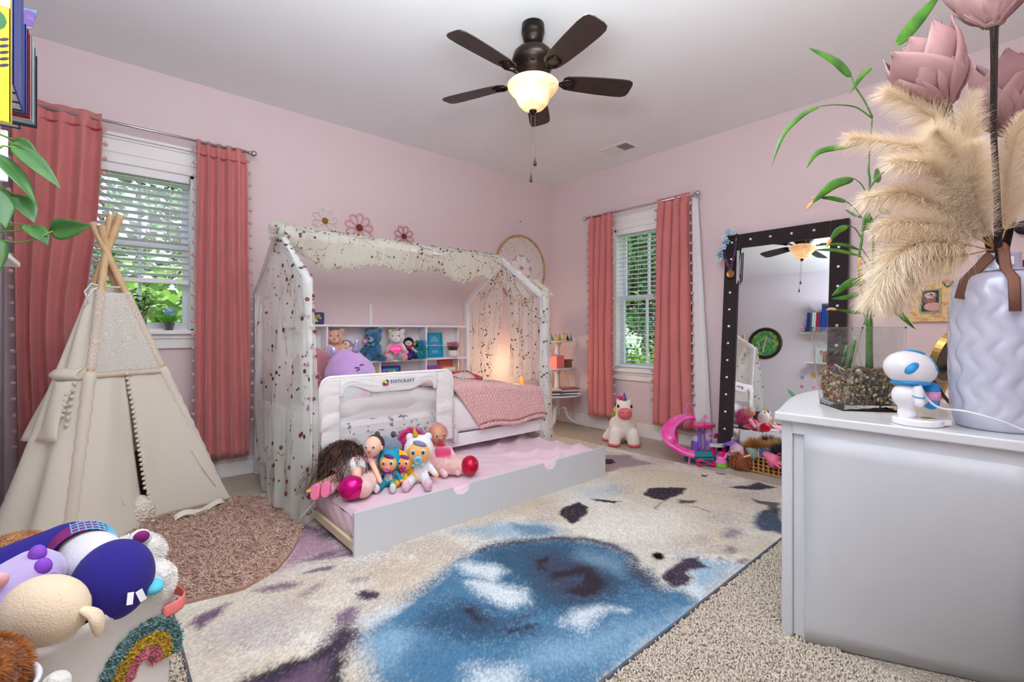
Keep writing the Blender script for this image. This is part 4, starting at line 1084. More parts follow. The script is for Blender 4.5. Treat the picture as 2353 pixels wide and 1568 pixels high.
# ------------------------------------------------------------------ teepee play tent
tee = thing('play_tent', 'cream canvas teepee play tent with lace top panel before the window', 'play tent', (0.1, 3.3, 0))
TL = tee.location
CR = Vector((0.03, 3.2, 1.385))
FEET = {'R': Vector((0.567, 3.287, 0.03)), 'F': Vector((-0.115, 2.94, 0.012)), 'L': Vector((-0.375, 3.30, 0.0)), 'B': Vector((0.30, 3.70, 0.0))}
OFF = {'R': Vector((0.02, -0.01, 0)), 'F': Vector((-0.012, -0.022, 0)), 'L': Vector((-0.02, 0.0, 0)), 'B': Vector((0.012, 0.02, 0))}
PINE = mat('pine_pole', (214, 182, 140), 0.5, var=((196, 160, 116), 18, 0.4, 0.7))
EXT = {'R': 0.15, 'F': 0.19, 'L': 0.19, 'B': 0.14}
def pole_at(k, z):
    a = FEET[k]; c = CR + OFF[k]
    return a + (c - a) * ((z - a.z) / (c.z - a.z))
for k in 'RFLB':
    MB().tube([FEET[k] - TL, CR + OFF[k] - TL, pole_at(k, 1.385 * (1 + EXT[k])) - TL], 0.0165, 14).build('pole', PINE, tee, smooth=True, bev=0.002)
ZT = 1.27
CEN = Vector((0.1, 3.33, 0))
def panel(a, b, u0, u1, z0, z1, sag, name, m, nu=18, nv=26, hem=None, wr=1.0, out=0.012, bottomfn=None):
    def f(u, v):
        uu = u0 + (u1 - u0) * u
        zb = z0 + (bottomfn(uu) if bottomfn else 0)
        z = zb + (z1 - zb) * v
        P, Q = pole_at(a, z), pole_at(b, z)
        p = P + (Q - P) * uu
        n = (Q - P).cross(Vector((0, 0, 1))); n.normalize()
        if n.dot(p - CEN) < 0: n = -n
        h = 1 - z / 1.385
        s = -sag * math.sin(PI * uu) * h
        s += wr * (0.010 * math.sin(9 * uu + 3 * z) * h + 0.006 * math.sin(17 * uu - 5 * z + 1)) * math.sin(PI * min(1, max(0, uu))) + out
        if hem: s += hem(uu, z)
        return p + n * s - TL
    return MB().grid(f, nu, nv).build(name, m, tee, smooth=True, solid=0.003)
lace = bpy.data.materials.new('rose_lace'); lace.use_nodes = True
t = lace.node_tree; t.nodes.clear()
o_ = t.nodes.new('ShaderNodeOutputMaterial'); d_ = t.nodes.new('ShaderNodeBsdfDiffuse'); r_ = t.nodes.new('ShaderNodeBsdfTranslucent'); m1 = t.nodes.new('ShaderNodeMixShader'); m2 = t.nodes.new('ShaderNodeMixShader'); tp_ = t.nodes.new('ShaderNodeBsdfTransparent')
tc_ = t.nodes.new('ShaderNodeTexCoord'); vo = t.nodes.new('ShaderNodeTexVoronoi'); vo.inputs['Scale'].default_value = 24
ma = t.nodes.new('ShaderNodeMath'); ma.operation = 'MULTIPLY'; ma.inputs[1].default_value = 30
si = t.nodes.new('ShaderNodeMath'); si.operation = 'SINE'
no = t.nodes.new('ShaderNodeTexNoise'); no.inputs['Scale'].default_value = 60
ad = t.nodes.new('ShaderNodeMath'); ad.operation = 'ADD'
rp = t.nodes.new('ShaderNodeValToRGB'); rp.color_ramp.elements[0].position = 0.35; rp.color_ramp.elements[1].position = 0.75
rp.color_ramp.elements[0].color = (0.74, 0.74, 0.74, 1); rp.color_ramp.elements[1].color = (0.97, 0.97, 0.97, 1)
for n_ in (d_, r_): n_.inputs[0].default_value = lin((250, 248, 242))
m1.inputs[0].default_value = 0.45
lk = t.links.new
lk(tc_.outputs['Object'], vo.inputs['Vector']); lk(vo.outputs['Distance'], ma.inputs[0]); lk(ma.outputs[0], si.inputs[0]); lk(tc_.outputs['Object'], no.inputs['Vector'])
lk(si.outputs[0], ad.inputs[0]); lk(no.outputs['Fac'], ad.inputs[1]); lk(ad.outputs[0], rp.inputs[0]); lk(rp.outputs[0], m2.inputs[0])
lk(d_.outputs[0], m1.inputs[1]); lk(r_.outputs[0], m1.inputs[2]); lk(tp_.outputs[0], m2.inputs[1]); lk(m1.outputs[0], m2.inputs[2]); lk(m2.outputs[0], o_.inputs[0])
CANV = cloth_mat('tent_canvas', (248, 243, 231), 1.0, 0.35)
ZL = 0.835
panel('F', 'R', 0.03, 0.97, ZL - 0.01, ZT - 0.03, 0.04, 'lace_panel', lace, 20, 20, None, 0.5)
panel('F', 'R', 0.0, 0.99, ZL - 0.025, ZL, 0.04, 'lace_seam', mat('canvas_seam', (200, 188, 168), 0.95), 20, 3, None, 0.5, 0.015)
def flapL(u, z):
    h = max(0, 1 - z / ZL)
    return 0.05 * h * math.sin(2.1 * PI * u) - 0.09 * h * max(0, (u - 0.38)) * 4 * math.sin(PI * min(1, h))
def flapR(u, z):
    h = max(0, 1 - z / ZL)
    return 0.03 * h * math.sin(7 * u) + 0.03 * h * h
fl_ = panel('F', 'R', 0.0, 0.47, 0.006, ZL, 0.06, 'left_door_flap', CANV, 22, 36, flapL, 1.2)
fr_ = panel('F', 'R', 0.50, 1.0, 0.022, ZL, 0.06, 'right_door_flap', CANV, 22, 36, flapR, 1.2)
panel('F', 'L', 0.0, 1.0, 0.004, ZT, -0.13, 'side_panel', CANV, 24, 36, lambda u, z: 0.06 * max(0, 0.6 - z) * math.sin(4 * PI * u), 1.4)
panel('L', 'B', 0.0, 1.0, 0.004, ZT, 0.05, 'back_panel', CANV)
panel('R', 'B', 0.0, 1.0, 0.004, ZT, 0.05, 'back_panel', CANV)
fm = MB()
b = MB()
for k in 'FR':      # pole sleeves along the front edges
    pts = [pole_at(k, z) - TL for z in [0.06 + 0.03 * i for i in range(27)]]
    fm = MB().tube(pts, [0.026 + 0.003 * math.sin(i * 2.6) for i in range(27)], 10).build('pole_sleeve', CANV, tee, smooth=True)
    pts = [pole_at(k, z) - TL for z in [ZL + 0.02 + 0.03 * i for i in range(14)]]
    MB().tube(pts, 0.021, 10, False).build('lace_sleeve', lace, tee, smooth=True)
pom = MB().ell((0, 0, 0), 0.0095, None, 10, 7).build('pompom', mat('cream_pompom', (228, 218, 196), 0.95, bump=(300, 0.6), sheen=0.3), tee, smooth=True)
def on_panel(u, z, sag=0.06, out=0.02):
    P, Q = pole_at('F', z), pole_at('R', z); p = P + (Q - P) * u
    n = (Q - P).cross(Vector((0, 0, 1))); n.normalize()
    if n.dot(p - CEN) < 0: n = -n
    h = 1 - z / 1.385
    return p + n * (-sag * math.sin(PI * u) * h + out) - TL
n = 0
for i in range(32):
    z = 0.03 + i * 0.0255
    q = on_panel(0.49 - 0.008 * (z > 0.7), z, 0.06, 0.02 + 0.02 * (z < 0.2))
    if n == 0: pom.location = q
    else: copyto(pom, tee, q)
    n += 1
for i in range(8): copyto(pom, tee, on_panel(0.47 - 0.02 * i * 0.5, 0.79 - i * 0.028, 0.06, -0.01))
def side_at(u, z, out):
    P, Q = pole_at('F', z), pole_at('L', z); p = P + (Q - P) * u
    n = (Q - P).cross(Vector((0, 0, 1))); n.normalize()
    if n.dot(p - CEN) < 0: n = -n
    return p + n * (out + 0.13 * math.sin(PI * u) * (1 - z / 1.385)) - TL
MB().grid(lambda u, v: side_at(0.06 + 0.86 * u, 0.86 - 0.055 * v, 0.012 + 0.03 * math.sin(PI * v)), 14, 6).build('window_roll', CANV, tee, smooth=True, solid=0.006)
MB().grid(lambda u, v: side_at(0.10 + 0.78 * u + 0.04 * math.sin(3 * v), 0.80 - 0.27 * v, 0.02 + 0.02 * math.sin(6 * u + 2 * v) + 0.015 * v), 16, 12).build('window_flap', CANV, tee, smooth=True, solid=0.003)
for i in range(7): copyto(pom, tee, side_at(0.10, 0.79 - i * 0.032, 0.03))
for i in range(5): copyto(pom, tee, side_at(0.16, 0.74 - i * 0.024, 0.035))
for u, z0_, z1_ in ((0.22, 0.32, 0.02), (0.90, 0.36, 0.12), (0.27, 0.30, 0.16)):
    MB().tube([on_panel(u, z0_, 0.06, 0.025), on_panel(u + 0.02, (z0_ + z1_) / 2, 0.06, 0.035), on_panel(u + 0.05, z1_, 0.06, 0.04)], 0.008, 6, True, 0.2).build('fabric_tie', CANV, tee, smooth=True)
b = MB(); ring = []
for k, kk in enumerate(('F', 'R', 'B', 'L', 'F')): ring.append(pole_at(kk, 1.285) + (pole_at(kk, 1.285) - CR).normalized() * 0.018 - TL)
b.tube(ring, 0.0042, 6); kp = ring[0]
b.tube([kp, kp + Vector((-0.03, -0.01, -0.02)), kp + Vector((-0.055, -0.015, -0.07)), kp + Vector((-0.06, -0.015, -0.11))], 0.0042, 6)
b.tube([kp, kp + Vector((-0.035, -0.02, 0.01)), kp + Vector((-0.06, -0.02, -0.03)), kp + Vector((-0.045, -0.02, -0.09))], 0.0042, 6)
b.build('tie_cord', cordm, tee, smooth=True)
# folded hem lying on the rug at the right flap
MB().grid(lambda u, v: Vector((0.30 + 0.25 * u, 3.10 + 0.115 * u - 0.045 * v, 0.045 + 0.012 * math.sin(9 * u) - 0.015 * v)) - TL, 14, 5).build('hem_fold', CANV, tee, smooth=True, solid=0.004)
tc = thing('tent_cushion', 'dark brown cushion glimpsed through the teepee door slit', 'cushion', (0.16, 3.42, 0.02))
blob('body', [('e', (0, 0, 0.17), (0.15, 0.1, 0.17))], 0.02, mat('brown_cushion', (84, 62, 66), 0.9, bump=(120, 0.5)), tc)
wc = thing('fluffy_pillow', 'cream nubby pillow peeking out of the teepee door', 'pillow', (0.155, 3.155, 0.02))
blob('body', [('e', (0, 0, 0.07), (0.075, 0.06, 0.085))], 0.01, mat('nubby_cream', (226, 218, 200), 0.95, bump=(70, 1.0, 'voro')), wc)

# ------------------------------------------------------------------ sill plants
SIL = 1.047
jp = thing('jade_plant', 'jade plant in grey and red pot on the window sill', 'potted plant', (0.19, YN - 0.03, SIL))
MB().lathe([(0.0, 0), (0.036, 0), (0.038, 0.03)], 24).build('pot_base', mat('pot_red', (200, 80, 66), 0.5), jp, smooth=True)
MB().lathe([(0.038, 0.03), (0.040, 0.075), (0.037, 0.075), (0.035, 0.06), (0, 0.06)], 24).build('pot', mat('pot_grey', (120, 116, 114), 0.6), jp, smooth=True)
JG = mat('jade_leaf', (70, 130, 50), 0.4, var=((40, 92, 36), 20, 0.4, 0.6))
lf = None; g = random.Random(4)
for (dx, dy, h) in ((-0.03, 0, 0.16), (0.035, -0.01, 0.19), (0.0, 0.015, 0.13), (0.06, 0.0, 0.14)):
    MB().tube([(dx * 0.2, dy, 0.06), (dx * 0.7, dy, 0.06 + h * 0.5), (dx, dy, 0.06 + h)], [0.004, 0.0035, 0.002], 6).build('stem', mat('jade_stem', (110, 90, 60), 0.8), jp)
    for k in range(9):
        tt = 0.35 + 0.65 * k / 8; a = k * 2.4 + dx * 40
        if lf is None: lf = MB().ell((0.022, 0, 0), (0.024, 0.009, 0.003), None, 10, 6).build('leaf', JG, jp, smooth=True); o = lf
        else: o = copyto(lf, jp)
        o.location = (dx * tt, dy, 0.06 + h * tt); o.rotation_euler = (0, R(g.uniform(-35, 10)), a)
wg = thing('grass_pot', 'clear cup of bright green grass with blue picture stake on sill', 'potted plant', (0.345, YN - 0.02, SIL))
MB().lathe([(0.024, 0), (0.036, 0.058), (0.04, 0.06), (0.034, 0.056), (0.022, 0.004), (0, 0.004)], 24).build('cup', mat('clear_cup', (235, 240, 240), 0.05, trans=0.9), wg, smooth=True)
MB().lathe([(0, 0.006), (0.021, 0.006), (0.031, 0.048), (0, 0.05)], 20).build('soil', mat('soil', (60, 48, 40), 0.95, bump=(120, 0.8)), wg, smooth=True)
g = np.random.default_rng(3); n = 420; a = g.uniform(0, 2 * PI, n); rr = 0.03 * np.sqrt(g.random(n))
V, F = strands(np.stack([rr * np.cos(a), rr * np.sin(a), np.full(n, 0.046)], 1), np.stack([rr * np.cos(a) * 22, rr * np.sin(a) * 22, np.ones(n)], 1), 0.085, 0.0022, 3, 0.25, 0, 0.12, 5)
stuff(npmesh('grass_blades', V, F, mat('grass_bright', (112, 190, 50), 0.5), wg))
pk = MB().prism([(-0.026, 0.1), (0.026, 0.095), (0.034, 0.125), (0.006, 0.152), (-0.028, 0.145)], -0.001, 0.001, rotm(90, 0, 20)).build('picture_stake', mat('stake_blue', (90, 150, 205), 0.5, var=((190, 200, 205), 26, 0.5, 0.6)), wg)
MB().tube([(0, 0, 0.04), (0, 0, 0.1)], 0.0016, 6).build('stake_stick', WHITE, wg)
# ------------------------------------------------------------------ house bed
bed = thing('house_bed', 'white house shaped canopy bed frame with slatted headboard', 'bed', (1.80, 3.24, 0))
BL = Vector((1.80, 3.24, 0))
XL, XR, YF, YB = 0.865, 2.745, 2.715, 3.785
EZ, RZ = 1.325, 1.685
def bb(name, x0, x1, y0, y1, z0, z1, bev=0.004, m=WOODW, parent=bed):
    return MB().bx(x0 - BL.x, x1 - BL.x, y0 - BL.y, y1 - BL.y, z0, z1).build(name, m, parent, bev=bev)
PW = 0.024
for x in (XL, XR):
    for y in (YF, YB): bb('post', x - PW, x + PW, y - PW, y + PW, 0.0, EZ)
def beam(name, p, q, w=0.04, h=0.045):
    p = Vector(p) - BL; q = Vector(q) - BL; d = q - p; l = d.length; M = align(d)
    return MB().box((0, 0, 0), (w, h, l), M).build(name, WOODW, bed, bev=0.004, loc=(p + q) / 2)
YM = (YF + YB) / 2
for x in (XL, XR):
    beam('rafter', (x, YF, EZ - 0.01), (x, YM, RZ)); beam('rafter', (x, YB, EZ - 0.01), (x, YM, RZ))
bb('ridge_beam', XL - 0.02, XR + 0.02, YM - 0.02, YM + 0.02, RZ - 0.03, RZ + 0.025)
bb('front_rail', XL, XR, YF - 0.012, YF + 0.012, 0.232, 0.322)
bb('back_rail', XL, XR, YB - 0.012, YB + 0.012, 0.232, 0.322)
for x, zt in ((XL, 0.56), (XR, 0.575)):
    bb('end_rail', x - 0.012, x + 0.012, YF, YB, zt - 0.065, zt)
    bb('lower_end_rail', x - 0.012, x + 0.012, YF, YB, 0.125, 0.195)
    s0 = None
    for k in range(9):
        y = YF + 0.107 * (k + 1)
        if s0 is None: s0 = MB().box((0, 0, 0), (0.016, 0.032, zt - 0.065 - 0.195)).build('slat', WOODW, bed, bev=0.002); o = s0
        else: o = copyto(s0, bed)
        o.location = (x - BL.x, y - BL.y, (zt - 0.065 + 0.195) / 2)
bb('bed_slats', XL, XR, YF, YB, 0.255, 0.275)
bb('center_leg', 2.50, 2.54, 2.86, 2.90, 0.202, 0.255, 0.003, mat('raw_pine', (200, 160, 105), 0.6))
SHEET = mat('white_bedding', (236, 234, 233), 0.85, bump=(14, 0.25), sheen=0.15)
PRINT = mat('sketch_print_sheet', (232, 230, 229), 0.85, var=((110, 116, 140), 26, 0.585, 0.6))
mt = thing('mattress', 'white mattress with blue sketch print sheet inside the house bed', 'mattress', (1.805, 3.21, 0.275))
MB().box((0, 0, 0.11), (1.80, 0.92, 0.22)).build('core', PRINT, mt, bev=0.03)
def smooth01(t): t = max(0, min(1, t)); return t * t * (3 - 2 * t)
def wr_noise(x, y, seeds=((7, 3, 0.4), (13, 9, 1.7), (23, 19, 0.3))):
    return sum(math.sin(a * x + b * y + c + 1.2 * math.sin(3 * x - 2 * y)) / (1 + 0.6 * i) for i, (a, b, c) in enumerate(seeds)) / 2.2
def duv(u, v):      # u along X, v across: front drop then over the bed
    x = 1.0 + 1.68 * u
    s = v * 1.17
    drop = 0.21
    top = 0.555 + 0.05 * smooth01((x - 0.95) / 0.4) * (1 - 0.6 * smooth01((x - 1.9) / 0.7)) + 0.022 * wr_noise(x, s * 1.5)
    if s < drop: y = 2.728 - 0.02 + 0.018 * wr_noise(x * 1.5, s); z = 0.335 + (top - 0.03 - 0.335) * (s / drop); y -= 0.012 * math.sin(PI * s / drop)
    else:
        k = s - drop; y = 2.722 + k * 0.985; z = top - 0.03 * math.exp(-k / 0.05)
    if x < 1.84:
        z = max(z, 0.475); y = max(y, 2.785) + 0.0; z -= 0.055 * (1 - smooth01((x - 1.72) / 0.12)) * (1 if s > drop else s / drop)
    return (x - 1.84, y - 3.2, z - 0.30)
dv = thing('duvet', 'rumpled white duvet spread across the house bed', 'duvet', (1.84, 3.2, 0.30))
MB().grid(duv, 90, 56).build('cover', SHEET, dv, smooth=True, solid=0.012)
pw = thing('sleeping_pillow', 'puffy white pillow behind the mesh of the bed guard', 'pillow', (1.36, 2.90, 0.50))
blob('pillow_case', [('e', (0, 0, 0.045), (0.27, 0.11, 0.065), rotm(0, 3, 0)), ('e', (0.14, -0.02, 0.05), (0.16, 0.1, 0.06)), ('e', (-0.16, 0.0, 0.03), (0.12, 0.1, 0.05))], 0.018, SHEET, pw)
mm = thing('scale_pillow', 'pink and grey mermaid scale print pillow behind the mesh guard', 'pillow', (1.235, 3.02, 0.545))
blob('pillow_case', [('e', (0, 0, 0.09), (0.17, 0.05, 0.12), rotm(-20, 0, 10))], 0.016, mat('scale_print', (206, 216, 212), 0.8, var=((224, 186, 200), 5, 0.45, 0.55), bump=(34, 0.6, 'voro')), mm)

# chunky knit blanket: every column of stitches is a plaited rope
KN = mat('chunky_pink_yarn', (222, 176, 174), 0.95, bump=(260, 0.4), sheen=0.3)
kb = thing('knit_blanket', 'chunky pink hand knit blanket over the foot of the bed', 'blanket', (2.3, 3.0, 0.33))
KB = kb.location
def kpath(c, s, back=0.75):           # c 0..1 column (left->right), s arclength 0 front hem .. back
    x_top = 1.80 + 0.86 * c; x_bot = 2.05 + 0.655 * c
    zt = 0.635 - 0.075 * smooth01((c - 0.25) / 0.75); zb = 0.355 + 0.012 * math.sin(9 * c)
    drop = zt - zb - 0.03
    if s < drop:
        t = s / drop; x = x_bot + (x_top - x_bot) * t * 0.75; return Vector((x, 2.672 - 0.004 * math.sin(6 * c) + 0.012 * t, zb + s))
    k = s - drop; r = 0.055
    if k < r * PI / 2:
        a = k / r; x = x_bot + (x_top - x_bot) * (0.75 + 0.1 * a); return Vector((x, 2.684 + r * (1 - math.cos(a)), zb + drop + (zt - zb - drop - 0.0) * 0 + r * math.sin(a) * 0.55))
    k -= r * PI / 2
    x = x_bot + (x_top - x_bot) * min(1.0, 0.91 + k * 0.3); return Vector((x, 2.739 + k, zt + 0.006 * math.sin(12 * k + 8 * c)))
ncol = 27
for ci in range(ncol):
    b = MB(); c = ci / (ncol - 1); Lk = 0.86
    for st in (0, 1):
        pts = []; rs = []; N = 78
        for i in range(N):
            s = Lk * i / (N - 1); p = kpath(c, s); ph = 2 * PI * s / 0.052 + PI * st
            pts.append(p + Vector((0.0075 * math.sin(ph), -0.004 * math.cos(ph) if s < 0.27 else 0, 0.005 * math.cos(ph) + 0.018)) - KB); rs.append(0.0115 * (1 + 0.16 * math.cos(2 * ph)))
        b.tube(pts, rs, 6)
    b.build('stitch_column', KN, kb, smooth=True)
b = MB()
pts = []
for i in range(90):
    c = i / 89; p = kpath(c, 0.0); pts.append(p + Vector((0, -0.006 + 0.004 * math.sin(i * 1.4), -0.006 + 0.006 * math.cos(i * 1.4))) - KB)
b.tube(pts, [0.014 * (1 + 0.2 * math.sin(i * 1.4)) for i in range(90)], 6)
b.build('knit_hem', KN, kb, smooth=True)

# red bordered crochet blanket folded on top
RY = mat('raspberry_yarn', (206, 42, 78), 0.95, bump=(120, 0.9), sheen=0.2); WY = mat('cream_yarn', (238, 222, 212), 0.95, bump=(60, 1.0, 'voro'))
cb = thing('crochet_blanket', 'cream crochet blanket with raspberry borders on the pink knit', 'blanket', (2.2, 3.25, 0.62))
CBL = cb.location
def quad(p, q, r, s, u, v): return p * (1 - u) * (1 - v) + q * u * (1 - v) + r * u * v + s * (1 - u) * v
SQ = [[Vector((1.84, 3.02, 0.635)), Vector((2.14, 3.06, 0.618)), Vector((2.20, 3.34, 0.645)), Vector((1.86, 3.36, 0.662))],
      [Vector((2.14, 3.06, 0.618)), Vector((2.42, 3.14, 0.607)), Vector((2.53, 3.48, 0.635)), Vector((2.20, 3.42, 0.648))]]
for sq in SQ:
    def cf(u, v):
        p = quad(*sq, u, v); p = p + Vector((0, 0, 0.016 + 0.007 * math.sin(u * 60) * math.sin(v * 52) + 0.01 * math.sin(5 * u + 4 * v)))
        return p - CBL
    MB().grid(cf, 40, 36).build('square', WY, cb, smooth=True, solid=0.012)
    pts = []
    for i in range(4):
        for k in range(18): pts.append(sq[i] * (1 - k / 18) + sq[(i + 1) % 4] * (k / 18) + Vector((0.007 * math.sin(k * 2.3), 0.007 * math.cos(k * 2.3), 0.024 + 0.006 * math.sin(k * 1.9))) - CBL)
    pts.append(pts[0])
    MB().tube(pts, [0.015 * (1 + 0.3 * math.sin(i * 2.1)) for i in range(len(pts))], 7).build('border', RY, cb, smooth=True)

# ------------------------------------------------------------------ padded bed guard
gd = thing('bed_guard', 'white padded mesh safety guard rail along the bed front', 'bed guard', (1.36, 2.672, 0.33))
GF = mat('guard_fabric', (226, 224, 223), 0.6, bump=(22, 0.3), sheen=0.2)
MESH = cloth_mat('guard_mesh', (240, 240, 240), 0.16, 0.4)
CLR = cloth_mat('clear_pocket', (228, 228, 232), 0.55, 0.3)
x0, x1, z1_ = -0.44, 0.44, 0.443
def win_top(x):
    f = (x + 0.335) / 0.65
    if f < 0.04 or f > 0.96: return 0.33
    if f < 0.36: return 0.385 - 0.048 * smooth01((f - 0.12) / 0.24) - 0.05 * (1 - smooth01(f / 0.1))
    if f < 0.68: return 0.337
    return 0.337 + 0.042 * smooth01((f - 0.68) / 0.22) - 0.05 * smooth01((f - 0.93) / 0.07)
def puff(x, z): return -0.014 - 0.003 * math.sin(24 * x + 3 * math.sin(20 * z)) * math.sin(40 * z)
def top_edge(x):
    d = max(0, abs(x) - (0.44 - 0.06)); return z1_ - (0.06 - math.sqrt(max(0, 0.06 ** 2 - d * d)))
MB().grid(lambda u, v: (lambda x: (x, puff(x, v) - 0.004 * math.sin(PI * v), win_top(x) + (top_edge(x) - win_top(x)) * v))(-0.335 + 0.65 * u), 60, 10).build('top_band', GF, gd, smooth=True, solid=0.016)
for a, c in ((x0, -0.332), (0.313, x1)):
    MB().grid(lambda u, v: (lambda x: (x, puff(x, v) - 0.004 * math.sin(PI * u) - 0.002 * math.sin(30 * v), -0.02 + (top_edge(x) + 0.02) * v))(a + (c - a) * u), 12, 40).build('side_band', GF, gd, smooth=True, solid=0.016)
MB().grid(lambda u, v: (lambda x: (x, -0.008, 0.10 + (win_top(x) + 0.005 - 0.10) * v))(-0.335 + 0.65 * u), 30, 4).build('mesh_window', MESH, gd)
MB().grid(lambda u, v: (-0.335 + 0.65 * u, -0.012 - 0.004 * math.sin(20 * u), -0.01 + 0.115 * v), 24, 6).build('clear_pocket', CLR, gd, smooth=True)
MB().bx(0.02, 0.27, -0.0105, -0.009, 0.005, 0.085).build('instruction_sheet', mat('instruction_sheet', (196, 196, 200), 0.8, var=((120, 122, 130), 70, 0.48, 0.55)), gd)
rim = []
for i in range(61):
    x = x0 + 0.88 * i / 60; rim.append((x, -0.014, top_edge(x) + 0.004))
MB().tube([(x0, -0.014, -0.03)] + rim + [(x1, -0.014, -0.03)], 0.0105, 10).build('frame_tube', mat('guard_piping', (232, 230, 226), 0.7), gd, smooth=True)
for x in (x0 + 0.03, x1 + 0.03):
    b = MB(); b.box((x, 0.0, -0.01), (0.035, 0.05, 0.1)); b.box((x, 0.004, 0.05), (0.02, 0.02, 0.06)); b.build('clamp', mat('guard_clamp', (206, 204, 214), 0.4), gd, bev=0.008)
LGm = [mat('logo_%d' % i, c, 0.6) for i, c in enumerate(((232, 190, 40), (40, 120, 80), (196, 50, 60), (40, 80, 140)))]
for i, (dx, dz) in enumerate(((-0.011, 0.008), (0.009, 0.008), (0.008, -0.009), (-0.009, -0.006))):
    b = MB(); b.ell((-0.055 + dx, -0.0325, 0.398 + dz), (0.0115, 0.0015, 0.0105), rotm(0, 20 * i, 0), 12, 8); b.build('logo_petal', LGm[i], gd)
b = MB(); b.ell((-0.055, -0.0335, 0.399), (0.006, 0.0014, 0.008), None, 10, 6); b.build('logo_center', mat('logo_white', (240, 240, 240), 0.6), gd)
text('lettering', 'TOTCRAFT', 0.03, mat('logo_navy', (28, 70, 120), 0.6), gd, (0.058, -0.0335, 0.4), (R(90), 0, 0), 0.0008, 'CENTER', 0, 1.12)

# ------------------------------------------------------------------ trundle
tr = thing('trundle_bed', 'white trundle drawer pulled out from under the bed', 'trundle bed', (1.785, 2.07, 0))
TRL = Vector((1.785, 2.07, 0))
poly = [(-0.92, 0.005)]
poly += [(0.92, 0.005), (0.92, 0.214)]
for cx in (0.355, -0.325):
    for k in range(13): a = PI * k / 12; poly.append((cx + 0.056 * math.cos(a), 0.214 - 0.05 * math.sin(a)))
poly += [(-0.92, 0.214)]
b = MB(); n_ = len(poly)
MX = Matrix(((1, 0, 0), (0, 0, -1), (0, 1, 0)))
bm = bmesh.new(); vs = [bm.verts.new((x, 0.009, z)) for x, z in poly]; f0 = bm.faces.new(vs)
ex = bmesh.ops.extrude_face_region(bm, geom=[f0]); bmesh.ops.translate(bm, vec=(0, -0.018, 0), verts=[v for v in ex['geom'] if isinstance(v, bmesh.types.BMVert)])
bmesh.ops.recalc_face_normals(bm, faces=bm.faces); bmesh.ops.triangulate(bm, faces=[f for f in bm.faces if len(f.verts) > 4])
me = bpy.data.meshes.new('front_panel'); bm.to_mesh(me); bm.free(); me.materials.append(mat('panel_white_shaded', (204, 208, 212), 0.4))  # white front greyed in its colour to stand in for shade
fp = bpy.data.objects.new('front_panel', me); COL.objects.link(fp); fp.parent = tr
for x in (-0.912, 0.912):
    MB().bx(x - 0.008, x + 0.008, 0.01, 0.95, 0.035, 0.075).build('side_board', mat('pine_board', (206, 190, 160), 0.6), tr, bev=0.002)
MB().bx(-0.905, 0.905, 0.01, 0.95, 0.04, 0.06).build('base_board', MATS['pine_board'], tr)
MB().bx(-0.92, 0.92, 0.935, 0.953, 0.005, 0.16).build('back_panel', WOODW, tr)
for x in (-0.8, 0.8):
    for y in (0.1, 0.85): MB().lathe([(0, -0.01), (0.018, -0.01), (0.018, 0.01), (0, 0.01)], 14, (x, y, 0.019), rotm(0, 90, 0)).build('caster', BLK, tr)
PKS = mat('pink_satin_sheet', (226, 196, 210), 0.42, sheen=0.3, bump=(9, 0.12))
ts = thing('trundle_mattress', 'trundle mattress in a wrinkled pale pink satin sheet', 'mattress', (1.785, 2.52, 0.06))
def tsf(u, v):
    x = -0.885 + 1.77 * u; y = -0.428 + 0.84 * v
    amp = smooth01((x - 0.05) / 0.5)
    ridge = abs(math.sin(7.5 * y + 3.2 * x + 1.4 * math.sin(4 * x + 5 * y))) ** 3 * 0.034 + abs(math.sin(15 * y - 6 * x + 2 * math.sin(5 * x))) ** 4 * 0.02
    z = 0.128 + amp * ridge + 0.005 * abs(math.sin(22 * x + 14 * y + math.sin(9 * y))) ** 3 * (1 - amp) - 0.02 * amp + 0.03 * amp * math.exp(-((x - 0.36) ** 2 + (y - 0.05) ** 2) / 0.004)
    ex_ = min(u, 1 - u) * 1.77; ey = min(v, 1 - v) * 0.84
    z -= 0.03 * max(0, 1 - ex_ / 0.03) ** 2 + 0.03 * max(0, 1 - ey / 0.03) ** 2
    return (x, y, z)
MB().grid(tsf, 150, 100).build('sheet_top', PKS, ts, smooth=True)
def tss(u, v):
    per = [(-0.885, -0.428), (0.885, -0.428), (0.885, 0.412), (-0.885, 0.412), (-0.885, -0.428)]
    k = min(3, int(u * 4)); t = u * 4 - k
    x = per[k][0] + (per[k + 1][0] - per[k][0]) * t; y = per[k][1] + (per[k + 1][1] - per[k][1]) * t
    n = [(0, -1), (1, 0), (0, 1), (-1, 0)][k]
    o = 0.006 * math.sin(PI * v) + 0.003 * math.sin(40 * t + 8 * v)
    return (x + n[0] * o, y + n[1] * o, 0.0 + 0.098 * v)
MB().grid(tss, 161, 8).build('sheet_side', PKS, ts, smooth=True)
MB().box((0, -0.008, 0.055), (1.75, 0.82, 0.1)).build('foam_core', mat('foam', (230, 220, 220), 0.9), ts)

